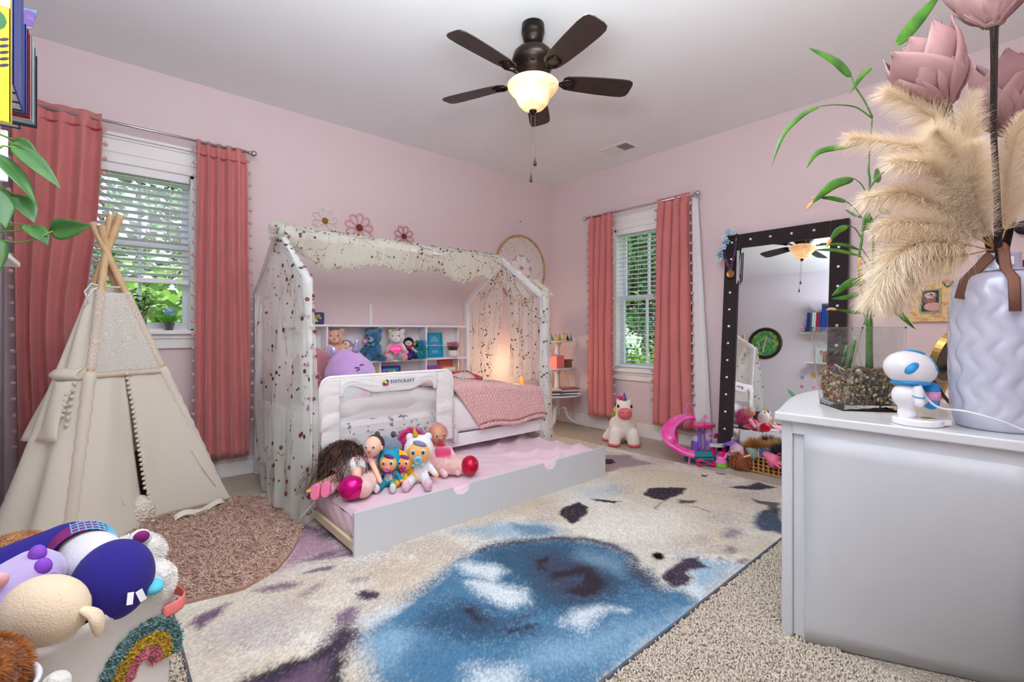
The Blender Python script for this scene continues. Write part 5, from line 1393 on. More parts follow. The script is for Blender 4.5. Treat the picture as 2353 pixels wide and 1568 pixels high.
# ------------------------------------------------------------------ bookcase behind the mattress
bc = thing('bookcase', 'low white cubby bookcase standing along the wall behind the bed', 'bookcase', (1.81, 3.68, 0))
def cbx(name, x0, x1, y0, y1, z0, z1): return MB().bx(x0 - 1.81, x1 - 1.81, y0, y1, z0, z1).build(name, WOODW, bc, bev=0.002)
cbx('top_board', 0.98, 2.66, 0, 0.14, 1.074, 1.092)
cbx('shelf_board', 0.98, 2.66, 0.004, 0.13, 0.776, 0.794)
cbx('bottom_board', 0.98, 2.66, 0.004, 0.13, 0.30, 0.318)
for x in (0.98, 1.322, 1.763, 2.207): cbx('divider', x, x + 0.016, 0.002, 0.13, 0.0, 1.074)
cbx('end_panel', 2.60, 2.616, 0.06, 0.13, 0.0, 1.074)
cbx('back_panel', 0.98, 2.66, 0.128, 0.134, 0.0, 1.08)
for x0_, x1_, z, sag in ((1.34, 1.763, 0.905, 0.0), (1.78, 2.207, 0.905, -0.02), (2.223, 2.60, 0.905, 0.0), (1.0, 1.322, 0.905, 0.0), (2.223, 2.6, 0.665, 0.0)):
    MB().tube([(x0_ - 1.81, 0.02, z + 0.004), ((x0_ + x1_) / 2 - 1.81, -0.006, z + sag), (x1_ - 1.81, 0.02, z + 0.004)], 0.0022, 6).build('elastic_cord', mat('elastic', (222, 216, 200), 0.7), bc)

# ------------------------------------------------------------------ sheer canopy cloth, embroidered with little flowers
SHEER = cloth_mat('sheer_tulle', (246, 252, 246), 0.44, 0.55)
SHEER2 = cloth_mat('sheer_gathered', (250, 251, 240), 0.74, 0.55)
EMB = mat('embroidery_maroon', (112, 52, 54), 0.8); EMB2 = mat('embroidery_brown', (92, 70, 54), 0.8); VINE = mat('embroidery_vine', (150, 136, 92), 0.8)
def embroider(parent, fn, nf, nvine, seed, size=0.0105, m=EMB):
    g = random.Random(seed); b = MB(); v_ = MB()
    def frame(u, v):
        p = Vector(fn(u, v)); e = 0.004
        du = Vector(fn(min(1, u + e), v)) - Vector(fn(max(0, u - e), v)); dv = Vector(fn(u, min(1, v + e))) - Vector(fn(u, max(0, v - e)))
        n = du.cross(dv)
        if n.length < 1e-9: return None
        n.normalize(); x = du.normalized(); return p, x, n.cross(x), n
    for i in range(nf):
        f = frame(g.random(), g.random())
        if not f: continue
        p, x, y, n = f; s = size * (1.0 if i % 3 == 0 else 0.55); a0 = g.uniform(0, 6)
        for k in range(4 if s < size else 5):
            a = a0 + 2 * PI * k / (4 if s < size else 5); r = s * 0.62; c = x * (r * math.cos(a)) + y * (r * math.sin(a))
            vs = [p + c + x * (s * 0.5 * math.cos(t)) + y * (s * 0.5 * math.sin(t)) + n * 0.0012 for t in [2 * PI * j / 5 for j in range(5)]]
            b.add(vs, [(0, 1, 2, 3, 4)])
            vs = [q - n * 0.0024 for q in vs]; b.add(vs, [(4, 3, 2, 1, 0)])
    for i in range(nvine):
        u, v = g.random(), g.random(); a = g.uniform(0, 6); 
        for k in range(9):
            a += g.uniform(-0.5, 0.7); u2 = u + 0.008 * math.cos(a); v2 = v + 0.009 * math.sin(a); u, v = min(1, max(0, u2)), min(1, max(0, v2))
            f = frame(u, v)
            if not f: continue
            p, x, y, n = f; s = 0.0034
            for sg in (1, -1):
                v_.add([p + x * s + n * 0.0012 * sg, p + y * s * 1.6 + n * 0.0012 * sg, p - x * s + n * 0.0012 * sg, p - y * s * 1.6 + n * 0.0012 * sg], [(0, 1, 2, 3)])
    stuff(b.build('embroidered_flowers', m, parent)); stuff(v_.build('embroidered_vines', VINE, parent))
def pw_lin(t, tab):
    for (a, x), (b_, y) in zip(tab, tab[1:]):
        if t <= b_: return x + (y - x) * (max(t, a) - a) / (b_ - a)
    return tab[-1][1]
cl = thing('canopy_drape', 'sheer floral drape hanging over the headboard end of the bed', 'drape', (0.82, 3.1, 0))
CL = cl.location
FR = [(0.0, 2.57), (0.07, 2.56), (0.35, 2.545), (0.72, 2.56), (1.04, 2.62), (1.33, 2.672), (1.5, 2.95), (1.62, 3.12), (1.72, 3.20)]
RE = [(0.0, 3.28), (0.07, 3.48), (0.25, 3.68), (0.46, 3.80), (0.73, 3.82), (1.0, 3.82), (1.25, 3.80), (1.45, 3.56), (1.60, 3.30), (1.72, 3.245)]
def dl(u, v):
    z = 0.03 + 1.69 * v; 
    hem = 0.0 if v > 0.2 else (0.2 - v) / 0.2
    z += hem * (0.02 * math.sin(14 * u))
    yf, yr = pw_lin(z, FR), pw_lin(z, RE)
    w = u / 0.86
    if u <= 0.86:
        y = yr + (yf - yr) * w; x = 0.815 + 0.045 * v
        fold = 0.016 * (0.4 + 0.6 * (1 - v)) * (math.sin(26 * w + 1.2 * math.sin(5 * v)) + 0.5 * math.sin(57 * w + 3 * v))
        x += fold - 0.02 * (1 - v) * math.sin(PI * w) - (0.03 if z < 0.2 else 0) * (1 - z / 0.2) * math.sin(PI * w)
    else:
        t = (u - 0.86) / 0.14
        a = t * PI / 2
        y = yf - 0.015 * math.sin(a) + 0.003 * math.sin(20 * v); x = 0.83 + 0.045 * v + (0.022 if z < 1.32 else 0.022 * max(0, (1.72 - z) / 0.4)) * t + 0.006 * math.sin(8 * t + 5 * v)
    return (x - CL.x, y - CL.y, z - CL.z)
MB().grid(dl, 110, 70).build('sheer_cloth', SHEER, cl, smooth=True)
def dl2(u, v):      # second layer doubled over the front post
    p = Vector(dl(0.42 + 0.50 * u, v)); return p + Vector((-0.014 - 0.006 * math.sin(30 * u), -0.006, 0))
MB().grid(dl2, 60, 50).build('sheer_fold', SHEER, cl, smooth=True)
embroider(cl, dl, 260, 60, 5); embroider(cl, lambda u, v: tuple(Vector(dl2(u, v)) - Vector((0.004, 0.002, 0))), 120, 30, 6, 0.012)
b = MB(); b.tube([Vector(dl(0.005, k / 24)) for k in range(25)], 0.004, 6, True, 0.3); b.build('bound_hem', cloth_mat('sheer_hem', (240, 238, 228), 0.9, 0.4), cl, smooth=True)
b = MB(); b.tube([(0.07 + 0.02, -0.56, 0.36), (0.085, -0.575, 0.30), (0.06, -0.58, 0.22), (0.02, -0.575, 0.14), (-0.03, -0.55, 0.08), (-0.035, -0.50, 0.015), (0.01, -0.49, 0.006)], 0.006, 6, True, 0.3); b.build('hem_edge', MATS['sheer_hem'], cl, smooth=True)
def knot(u, v):
    a = 2 * PI * v; r = 0.035 + 0.012 * math.sin(3 * a + 4 * u) + 0.01 * math.sin(9 * a); s = -0.05 + 0.12 * u
    return (0.86 + s - CL.x, YM - CL.y + r * math.cos(a), RZ - 0.005 - CL.z + r * math.sin(a) * 1.25 + 0.02 * math.sin(PI * u))
MB().grid(knot, 14, 26, False, True).build('gathered_knot', SHEER2, cl, smooth=True)

sw = thing('canopy_swag', 'twisted floral swag wrapped along the ridge beam of the bed', 'drape', (1.8, YM, RZ))
SW = sw.location
SC = [(0.0, 0.05), (0.05, 0.07), (0.16, 0.15), (0.30, 0.11), (0.36, 0.10), (0.5, 0.125), (0.60, 0.095), (0.68, 0.10), (0.78, 0.165), (0.86, 0.10), (0.91, 0.115), (0.96, 0.10), (1.0, 0.05)]
def swf(u, v):
    x = 0.90 + 1.80 * u; a = 2 * PI * v
    d = pw_lin(u, SC)
    r = 0.034 + 0.005 * math.sin(5 * a + 40 * u) + 0.003 * math.sin(11 * a + 70 * u)
    y = r * math.sin(a) * (1 + 0.25 * math.sin(9 * u)); z = 0.0 + r * math.cos(a)
    low = max(0, -math.cos(a))
    z -= 1.3 * d * low ** 1.3
    y += 0.35 * d * low * math.sin(11 * u + 1) 
    return (x - SW.x, y, z + 0.006)
MB().grid(swf, 170, 40, False, True).build('sheer_cloth', SHEER2, sw, smooth=True)
b = MB()
for k in range(26):
    u0_ = k / 26; ph = 0.3
    pts = []
    for i in range(13):
        t = i / 12; u = min(1, u0_ + 0.075 * t); v = 0.12 + 0.62 * t
        p = Vector(swf(u, v % 1)); c = Vector((p.x, 0, 0)); pts.append(c + (p - c) * 1.06)
    b.tube(pts, [0.003 + 0.004 * math.sin(PI * i / 12) for i in range(13)], 6)
stuff(b.build('twist_folds', SHEER2, sw, smooth=True))
embroider(sw, lambda u, v: tuple(Vector(swf(u, v))), 420, 110, 9, 0.0085, EMB2)

cr_ = thing('canopy_drape', 'sheer floral drape parted over the foot end of the bed', 'drape', (2.745, 3.24, 0.6))
CRL = cr_.location
def mkpan(tab0, tab1, z0, z1, dx, fr, amp):
    def f(u, v):
        z = z0 + (z1 - z0) * v; ya, yb = pw_lin(z, tab0), pw_lin(z, tab1); y = ya + (yb - ya) * u
        x = 2.765 + dx + amp * (0.35 + 0.65 * (1 - v)) * (math.sin(fr * u + 2 * math.sin(4 * v)) + 0.4 * math.sin(2.3 * fr * u + 1))
        return (x - CRL.x, y - CRL.y, z - CRL.z + 0.012 * math.sin(11 * u) * (1 - v))
    return f
pa = mkpan([(0.6, 3.79), (1.33, 3.80), (1.69, 3.27)], [(0.6, 3.40), (0.9, 3.33), (1.3, 3.25), (1.69, 3.23)], 0.58, 1.69, -0.01, 17, 0.012)
pb = mkpan([(0.6, 3.20), (0.9, 3.17), (1.3, 3.19), (1.69, 3.25)], [(0.6, 2.70), (1.33, 2.70), (1.69, 3.23)], 0.62, 1.69, 0.0, 23, 0.012)
for f, s in ((pa, 11), (pb, 12)):
    MB().grid(f, 60, 44).build('sheer_cloth', SHEER, cr_, smooth=True); embroider(cr_, f, 190, 40, s, 0.009, EMB2)
def pc(u, v):       # strip wrapped round the front foot post and down to the floor
    z = 0.04 + 1.33 * v; a = -0.6 + 4.2 * u; r = 0.040 + 0.018 * (1 - v) + 0.005 * math.sin(5 * a + 9 * v)
    return (XR + 0.012 * (1 - v) + r * math.cos(a - 2.4) * (1 + 0.5 * (1 - v)) - CRL.x, YF + r * math.sin(a - 2.4) - CRL.y, z - CRL.z + 0.03 * math.sin(3 * u) * (1 - v))
MB().grid(pc, 34, 50).build('post_wrap', SHEER, cr_, smooth=True); embroider(cr_, pc, 90, 22, 13, 0.009, EMB2)
def pd(u, v):       # roof strip along the front rafter
    y = YF - 0.01 + (YM - YF) * v; z = EZ - 0.01 + (RZ - EZ) * v; a = 0.4 + 4.6 * u
    return (XR + 0.036 * math.cos(a) - CRL.x, y + 0.02 * math.sin(a) * 0.5 - CRL.y, z + 0.036 * math.sin(a) + 0.004 * math.sin(20 * v) - CRL.z)
MB().grid(pd, 20, 30).build('rafter_wrap', SHEER, cr_, smooth=True)
g = np.random.default_rng(8); n = 500
tt = g.random(n); rt = np.stack([np.full(n, XR + 0.035) - CRL.x, (YF - 0.02 + 0.2 * tt) - CRL.y, EZ + 0.02 + (RZ - EZ) * 0.37 * tt - CRL.z], 1)
V, F = strands(rt, np.stack([np.full(n, 0.8), np.full(n, -0.5), g.uniform(-0.2, 0.7, n)], 1), 0.045, 0.005, 2, 0.3, 0, 0.4, 3)
stuff(npmesh('lace_fringe', V, F, SHEER2, cr_))
hpw = thing('heart_pillow', 'fuzzy pale pink heart pillow behind the headboard drape', 'pillow', (0.93, 3.42, 0.60))
blob('pillow_case', [('e', (0, 0.12, 0.14), (0.06, 0.16, 0.13)), ('e', (0, -0.1, 0.11), (0.06, 0.15, 0.12)), ('e', (0, 0.0, 0.06), (0.055, 0.18, 0.1))], 0.018, mat('fuzzy_pink', (214, 170, 178), 0.95, bump=(90, 1.0), sheen=0.6), hpw)
fzp = thing('fuzzy_pillow', 'dusky pink fuzzy pillow beside the lavender unicorn plush', 'pillow', (1.14, 3.44, 0.60))
blob('pillow_case', [('e', (0, 0, 0.16), (0.15, 0.08, 0.17))], 0.016, mat('dusky_fur', (190, 120, 134), 0.95, bump=(70, 1.0), sheen=0.5), fzp)
# ------------------------------------------------------------------ dresser
ds = thing('dresser', 'white bow fronted dresser with panelled end in the right foreground', 'dresser', (1.767, 0.28, 0))
DW = mat('dresser_white', (206, 209, 212), 0.42, bump=(90, 0.02))  # white laminate toned greyer, shade of the end put into the colour
DT = mat('dresser_top_white', (214, 215, 216), 0.22, coat=0.3)
def dtop_outline():
    p = [(1.742, -0.06), (1.742, 0.607)]
    for k in range(15):
        t = k / 14; x = 1.745 + 1.25 * t
        p.append((x, 0.612 + 0.10 * math.sin(PI * t) ** 1.3))
    p += [(3.0, 0.607), (3.0, -0.06)]
    return [(x - 1.767, y - 0.28) for x, y in p][::-1]
MB().prism(dtop_outline(), 0.737, 0.765).build('top', DT, ds, bev=0.004)
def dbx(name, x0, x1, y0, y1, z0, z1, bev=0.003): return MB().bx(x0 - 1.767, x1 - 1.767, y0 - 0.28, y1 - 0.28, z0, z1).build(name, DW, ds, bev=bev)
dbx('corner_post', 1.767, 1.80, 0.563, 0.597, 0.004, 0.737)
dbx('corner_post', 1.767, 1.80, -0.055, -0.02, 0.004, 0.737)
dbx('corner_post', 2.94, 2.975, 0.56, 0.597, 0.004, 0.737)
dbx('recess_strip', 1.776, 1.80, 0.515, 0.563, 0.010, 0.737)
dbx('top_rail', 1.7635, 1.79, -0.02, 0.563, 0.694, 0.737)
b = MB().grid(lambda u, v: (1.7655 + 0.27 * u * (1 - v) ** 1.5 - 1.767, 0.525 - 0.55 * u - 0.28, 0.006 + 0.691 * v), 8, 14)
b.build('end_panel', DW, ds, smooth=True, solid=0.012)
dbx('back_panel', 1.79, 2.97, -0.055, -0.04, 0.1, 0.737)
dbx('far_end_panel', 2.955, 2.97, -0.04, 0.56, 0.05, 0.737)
def bow(x0, x1, z0, z1, name, m, off=0.0, th=0.018):
    n = 17; vs = []; fs = []
    for i in range(n):
        t = i / (n - 1); x = x0 + (x1 - x0) * t; tt = (x - 1.745) / 1.25; y = 0.585 + off + 0.10 * math.sin(PI * tt) ** 1.3
        vs += [(x, y, z0), (x, y, z1), (x, y - th, z0), (x, y - th, z1)]
    for i in range(n - 1):
        a = 4 * i; fs += [(a, a + 1, a + 5, a + 4), (a + 2, a + 6, a + 7, a + 3), (a + 1, a + 3, a + 7, a + 5), (a, a + 4, a + 6, a + 2)]
    fs += [(0, 2, 3, 1), (4 * n - 4, 4 * n - 3, 4 * n - 1, 4 * n - 2)]
    return MB().add(vs, fs, None, (-1.767, -0.28, 0)).build(name, m, ds)
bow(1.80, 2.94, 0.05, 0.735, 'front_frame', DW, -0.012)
for z0, z1 in ((0.08, 0.28), (0.29, 0.49), (0.50, 0.70)):
    for x0, x1 in ((1.82, 2.36), (2.38, 2.92)):
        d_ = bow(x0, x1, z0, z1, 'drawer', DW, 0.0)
        x = (x0 + x1) / 2; tt = (x - 1.745) / 1.25; y = 0.585 + 0.10 * math.sin(PI * tt) ** 1.3
        MB().lathe([(0, 0), (0.006, 0), (0.006, 0.014), (0.014, 0.02), (0.013, 0.027), (0, 0.03)], 14, (x - 1.767, y - 0.28, (z0 + z1) / 2), rotm(-90, 0, 0)).build('knob', CHROME, d_, smooth=True)

# ------------------------------------------------------------------ twisted glass vase with pebbles, water and lucky bamboo
GV = bpy.data.materials.new('vase_glass'); GV.use_nodes = True
t = GV.node_tree; t.nodes.clear()
o_ = t.nodes.new('ShaderNodeOutputMaterial'); tp_ = t.nodes.new('ShaderNodeBsdfTransparent'); gl_ = t.nodes.new('ShaderNodeBsdfGlossy'); fr_n = t.nodes.new('ShaderNodeLayerWeight'); fm_n = t.nodes.new('ShaderNodeMath'); mx_ = t.nodes.new('ShaderNodeMixShader')
tp_.inputs[0].default_value = (0.95, 0.975, 0.97, 1); gl_.inputs['Roughness'].default_value = 0.015; fr_n.inputs[0].default_value = 0.35; fm_n.operation = 'MULTIPLY_ADD'; fm_n.inputs[1].default_value = 0.22; fm_n.inputs[2].default_value = 0.025
t.links.new(fr_n.outputs['Facing'], fm_n.inputs[0]); t.links.new(fm_n.outputs[0], mx_.inputs[0]); t.links.new(tp_.outputs[0], mx_.inputs[1]); t.links.new(gl_.outputs[0], mx_.inputs[2]); t.links.new(mx_.outputs[0], o_.inputs[0])
GSOL = mat('solid_glass', (250, 252, 252), 0.01, trans=1.0, ior=1.5)
VC = (2.05, 0.443, 0.765)
gv = thing('glass_vase', 'twisted square glass vase half filled with pebbles on the dresser', 'vase', VC)
def vsq(t, z, s):           # square section, twisting upward
    half = (0.120 + 0.020 * t) * s; a0 = R(172 + 26 * t)
    pts = []
    for k in range(4):
        c0 = Vector((half * math.cos(a0 + k * PI / 2), half * math.sin(a0 + k * PI / 2), z)); c1 = Vector((half * math.cos(a0 + (k + 1) * PI / 2), half * math.sin(a0 + (k + 1) * PI / 2), z))
        for j in range(6): pts.append(c0 + (c1 - c0) * (j / 6 * 0.97 + 0.015))
    return pts
def vshell(s, z0, z1, n=14):
    b = MB(); m = 24
    for i in range(n):
        t = (z0 + (z1 - z0) * i / (n - 1)) / 0.292
        b.v += [tuple(p) for p in vsq(t, z0 + (z1 - z0) * i / (n - 1), s)]
    for i in range(n - 1):
        for j in range(m): b.f.append((i * m + j, i * m + (j + 1) % m, (i + 1) * m + (j + 1) % m, (i + 1) * m + j))
    return b, m, n
b, m, n = vshell(1.0, 0.022, 0.292); b.build('glass_wall', GV, gv)
b, m, n = vshell(0.955, 0.022, 0.292); b.build('inner_wall', GV, gv)
b = MB(); o1 = vsq(1.0, 0.292, 1.0); i1 = vsq(1.0, 0.292, 0.955)
b.v += [tuple(p) for p in o1] + [tuple(p) for p in i1] + [tuple(p - Vector((0, 0, 0.004))) for p in o1] + [tuple(p - Vector((0, 0, 0.004))) for p in i1]
for j in range(24):
    k = (j + 1) % 24; b.f += [(j, k, 24 + k, 24 + j), (48 + j, 72 + j, 72 + k, 48 + k), (j, 48 + j, 48 + k, k), (24 + j, 24 + k, 72 + k, 72 + j)]
b.build('glass_rim', GSOL, gv)
b, m, n = vshell(1.0, 0.0, 0.022, 3); b.f.append(tuple(reversed(range(24)))); b.f.append(tuple(48 + j for j in range(24))); b.build('glass_base', GSOL, gv)
for k in range(4):
    pts = []
    for i in range(9): t = i / 8; pts.append(vsq(t, 0.292 * t, 1.002)[k * 6])
    MB().tube(pts, 0.0022, 6).build('glass_corner', GSOL, gv, smooth=True)
WZ = 0.262
b = MB(); pts = vsq(WZ / 0.292, WZ, 0.95); b.v = [tuple(p) for p in pts]; b.f = [tuple(range(24))]
b.build('water_surface', GV, gv)
pbl = thing('pebble_bed', 'river pebbles filling the lower half of the glass vase', 'pebbles', (VC[0], VC[1], VC[2] + 0.023))
b, m, n = vshell(0.86, 0.024, 0.125, 6); b.v = [(x, y, z - 0.023) for x, y, z in b.v]; b.f.append(tuple(5 * 24 + j for j in range(24)))
stuff(b.build('gravel_core', mat('gravel_core', (96, 74, 50), 0.7, var=((56, 42, 30), 60, 0.4, 0.6), bump=(70, 1, 'voro')), pbl))
PC = [(150, 120, 84), (196, 180, 150), (112, 84, 54), (222, 214, 200), (90, 66, 44), (134, 94, 60), (120, 108, 100), (124, 84, 84), (170, 140, 90), (84, 80, 82)]
kinds = []
g = random.Random(12)
for i, c in enumerate(PC):
    mb = MB(); mb.ell((0, 0, 0), (0.0088, 0.0066, 0.005), None, 8, 6)
    mb.v = [(x * (1 + 0.12 * math.sin(9 * i + 300 * y)), y * (1 + 0.12 * math.cos(7 * i + 350 * z)), z) for x, y, z in mb.v]
    kinds.append(mb.build('pebble', mat('pebble_%d' % i, c, 0.45, var=(tuple(int(q * 0.75) for q in c), 90, 0.45, 0.65)), pbl, smooth=True))
cnt = 0; used = set()
def put(p, sc):
    global cnt
    k = g.choices(range(10), (5, 3, 5, 2, 5, 4, 2, 1, 4, 2))[0]
    o = kinds[k] if k not in used else copyto(kinds[k], pbl)
    used.add(k); o.location = p; o.rotation_euler = (g.uniform(0, 6), g.uniform(0, 6), g.uniform(0, 6)); o.scale = (sc * g.uniform(.85, 1.25),) * 3; cnt += 1
for face in (3, 0):
    for row in range(11):
        for j in range(13):
            z = 0.028 + 0.0098 * row + g.uniform(-0.003, 0.003); f = (j + 0.5 + g.uniform(-0.3, 0.3)) / 13
            pts = vsq(z / 0.292, z, 0.885); c0 = pts[face * 6]; c1 = pts[((face + 1) % 4) * 6]
            q = c0 + (c1 - c0) * f; put((q.x, q.y, q.z - 0.023), 0.8 if row < 8 else 1.15)
for i in range(75):
    t = g.uniform(0, 0.82); k = g.randrange(24); pts = vsq(0.45, 0.13 + g.uniform(-0.004, 0.006), 0.9); c = Vector((0, 0, pts[0].z)); q = c + (pts[k] - c) * math.sqrt(g.random())
    put((q.x, q.y, q.z - 0.02), g.uniform(0.9, 1.6))
for k in range(10):
    if k not in used: put((0, 0, 0.09), 1)
BAM_LEAVES = [
 ([(2.044, 0.451, 1.594), (1.977, 0.497, 1.568), (1.907, 0.545, 1.498)], 0.0346),
 ([(2.024, 0.469, 1.511), (1.988, 0.5, 1.522), (1.947, 0.536, 1.525)], 0.0204),
 ([(2.063, 0.434, 1.453), (2.06, 0.457, 1.469), (2.056, 0.48, 1.489)], 0.0126),
 ([(2.03, 0.464, 1.423), (1.983, 0.485, 1.402), (1.945, 0.498, 1.364)], 0.0220),
 ([(2.059, 0.438, 1.336), (2.024, 0.482, 1.357), (1.976, 0.537, 1.357)], 0.0141),
 ([(2.057, 0.44, 1.316), (1.977, 0.49, 1.332), (1.905, 0.534, 1.33)], 0.0141),
 ([(2.08, 0.419, 1.22), (2.018, 0.454, 1.215), (1.949, 0.495, 1.166)], 0.0314),
 ([(2.062, 0.435, 1.182), (2.042, 0.473, 1.165), (2.019, 0.513, 1.161)], 0.0189),
 ([(2.069, 0.429, 1.108), (2.03, 0.464, 1.113), (1.991, 0.498, 1.121)], 0.0141),
 ([(2.13, 0.375, 1.129), (2.153, 0.342, 1.11), (2.185, 0.3, 1.049)], 0.0314),
 ([(2.096, 0.405, 1.398), (2.103, 0.419, 1.441), (2.12, 0.424, 1.484)], 0.0377),
 ([(2.115, 0.389, 1.47), (2.159, 0.376, 1.485), (2.201, 0.366, 1.462)], 0.0346),
 ([(2.142, 0.365, 1.369), (2.181, 0.35, 1.401), (2.246, 0.313, 1.433)], 0.0314),
 ([(2.117, 0.387, 1.324), (2.142, 0.365, 1.329), (2.169, 0.341, 1.324)], 0.0110),
 ([(2.136, 0.37, 1.17), (2.183, 0.355, 1.155), (2.226, 0.344, 1.116)], 0.0220),
 ([(2.038, 0.456, 1.961), (1.977, 0.49, 2.01), (1.887, 0.549, 2.048)], 0.0424),
 ([(2.092, 0.408, 1.994), (2.047, 0.428, 1.956), (1.995, 0.454, 1.881)], 0.0173),
 ([(1.953, 0.531, 1.855), (1.889, 0.568, 1.818), (1.82, 0.608, 1.739), (1.771, 0.631, 1.619)], 0.0173),
 ([(2.084, 0.416, 1.733), (2.006, 0.471, 1.708), (1.924, 0.53, 1.681), (1.881, 0.554, 1.62)], 0.0252),
 ([(2.159, 0.349, 2.074), (2.218, 0.297, 2.168), (2.283, 0.24, 2.27)], 0.0409),
 ([(2.254, 0.266, 1.874), (2.303, 0.236, 1.838), (2.352, 0.206, 1.776)], 0.0377),
 ([(2.105, 0.397, 1.579), (2.127, 0.397, 1.612), (2.144, 0.403, 1.644)], 0.0252),
]
BAM_STEMS = [
 ([(2.064, 0.433, 1.189), (2.059, 0.438, 1.308), (2.064, 0.433, 1.36), (2.071, 0.427, 1.44), (2.08, 0.419, 1.489), (2.088, 0.413, 1.582), (2.084, 0.416, 1.626), (2.088, 0.413, 1.704), (2.093, 0.407, 1.817)], 0.0086),
 ([(2.086, 0.414, 0.903), (2.086, 0.414, 1.064), (2.088, 0.413, 1.14), (2.092, 0.408, 1.241)], 0.0220),
 ([(2.092, 0.408, 1.233), (2.096, 0.405, 1.296), (2.097, 0.404, 1.393)], 0.0110),
 ([(2.059, 0.438, 1.264), (2.064, 0.433, 1.189), (2.077, 0.422, 1.154)], 0.0094),
 ([(2.093, 0.407, 1.817), (2.071, 0.427, 1.877), (2.046, 0.449, 1.928), (2.038, 0.456, 1.961)], 0.0053),
 ([(2.093, 0.407, 1.811), (2.049, 0.447, 1.852), (1.994, 0.495, 1.86), (1.953, 0.531, 1.855)], 0.0047),
 ([(2.08, 0.419, 1.53), (2.065, 0.432, 1.571), (2.044, 0.451, 1.594)], 0.0039),
 ([(2.065, 0.432, 1.45), (2.047, 0.448, 1.484), (2.024, 0.469, 1.511)], 0.0047),
 ([(2.062, 0.435, 1.382), (2.047, 0.448, 1.413), (2.03, 0.464, 1.423)], 0.0039),
 ([(2.071, 0.427, 1.064), (2.075, 0.424, 1.091), (2.069, 0.429, 1.108)], 0.0039),
 ([(2.097, 0.404, 1.096), (2.112, 0.391, 1.121), (2.13, 0.375, 1.129)], 0.0039),
 ([(2.071, 0.427, 1.406), (2.095, 0.406, 1.44), (2.115, 0.389, 1.47)], 0.0047),
 ([(2.096, 0.405, 1.261), (2.118, 0.386, 1.319), (2.142, 0.365, 1.369)], 0.0055),
 ([(2.101, 0.401, 1.351), (2.124, 0.38, 1.406), (2.148, 0.36, 1.448)], 0.0031),
 ([(2.088, 0.413, 1.56), (2.106, 0.396, 1.594), (2.124, 0.38, 1.618)], 0.0063),
 ([(2.09, 0.411, 1.296), (2.077, 0.422, 1.319), (2.065, 0.432, 1.34)], 0.0039),
 ([(2.09, 0.411, 1.256), (2.071, 0.427, 1.296), (2.063, 0.434, 1.311)], 0.0039),
]
PLUMES = [
 ([(1.913, 0.087, 1.269), (1.816, 0.159, 1.29), (1.72, 0.23, 1.288), (1.652, 0.277, 1.237), (1.605, 0.305, 1.14)], 0.085),
 ([(1.908, 0.091, 1.277), (1.829, 0.16, 1.254), (1.755, 0.226, 1.242), (1.713, 0.263, 1.192), (1.686, 0.287, 1.131)], 0.07),
 ([(1.911, 0.088, 1.273), (1.848, 0.144, 1.341), (1.783, 0.201, 1.403), (1.718, 0.258, 1.434), (1.644, 0.324, 1.421)], 0.07),
 ([(1.913, 0.087, 1.273), (1.871, 0.137, 1.405), (1.829, 0.188, 1.534), (1.766, 0.256, 1.582), (1.655, 0.367, 1.607)], 0.065),
 ([(1.913, 0.087, 1.273), (1.888, 0.129, 1.432), (1.861, 0.172, 1.588), (1.824, 0.225, 1.684), (1.757, 0.304, 1.749)], 0.07),
 ([(1.913, 0.087, 1.273), (1.876, 0.119, 1.44), (1.855, 0.137, 1.564), (1.85, 0.142, 1.638), (1.859, 0.134, 1.706)], 0.055),
 ([(1.915, 0.085, 1.273), (1.917, 0.07, 1.425), (1.913, 0.06, 1.507), (1.906, 0.053, 1.576), (1.909, 0.036, 1.626)], 0.05),
 ([(1.917, 0.083, 1.273), (1.941, 0.062, 1.366), (1.969, 0.038, 1.44), (2.006, 0.005, 1.489), (2.052, -0.036, 1.508)], 0.055),
 ([(1.911, 0.088, 1.273), (1.843, 0.135, 1.363), (1.784, 0.174, 1.446), (1.734, 0.205, 1.504), (1.648, 0.267, 1.512)], 0.07),
 ([(1.912, 0.087, 1.273), (1.845, 0.126, 1.387), (1.802, 0.145, 1.455), (1.759, 0.163, 1.534), (1.703, 0.192, 1.587)], 0.07),
 ([(1.913, 0.087, 1.273), (1.857, 0.109, 1.336), (1.81, 0.124, 1.416), (1.778, 0.126, 1.469), (1.754, 0.12, 1.532)], 0.06),
 ([(1.909, 0.09, 1.277), (1.85, 0.135, 1.315), (1.779, 0.192, 1.339), (1.708, 0.247, 1.35), (1.646, 0.295, 1.336)], 0.065),
]

bam = thing('lucky_bamboo', 'tall lucky bamboo with arching leaves growing from the pebble vase', 'plant', (2.05, 0.40, 0.86))
BV = bam.location
BG = mat('bamboo_stem', (62, 110, 40), 0.45, var=((92, 130, 60), 22, 0.45, 0.65)); BLf = mat('bamboo_leaf', (70, 126, 26), 0.42, var=((44, 92, 24), 16, 0.42, 0.62), coat=0.2)
TIP = mat('dry_leaf_tip', (196, 150, 92), 0.7)
def bez(pts, n):
    P = [Vector(p) for p in pts]; out = []
    for i in range(n + 1):
        t = i / n * (len(P) - 1); k = min(int(t), len(P) - 2); f = t - k
        p0 = P[max(0, k - 1)]; p1 = P[k]; p2 = P[k + 1]; p3 = P[min(len(P) - 1, k + 2)]
        out.append(0.5 * ((2 * p1) + (p2 - p0) * f + (2 * p0 - 5 * p1 + 4 * p2 - p3) * f * f + (3 * p1 - p0 - 3 * p2 + p3) * f ** 3))
    return out
TOCAM = Vector((-0.70, -0.62, 0.35))
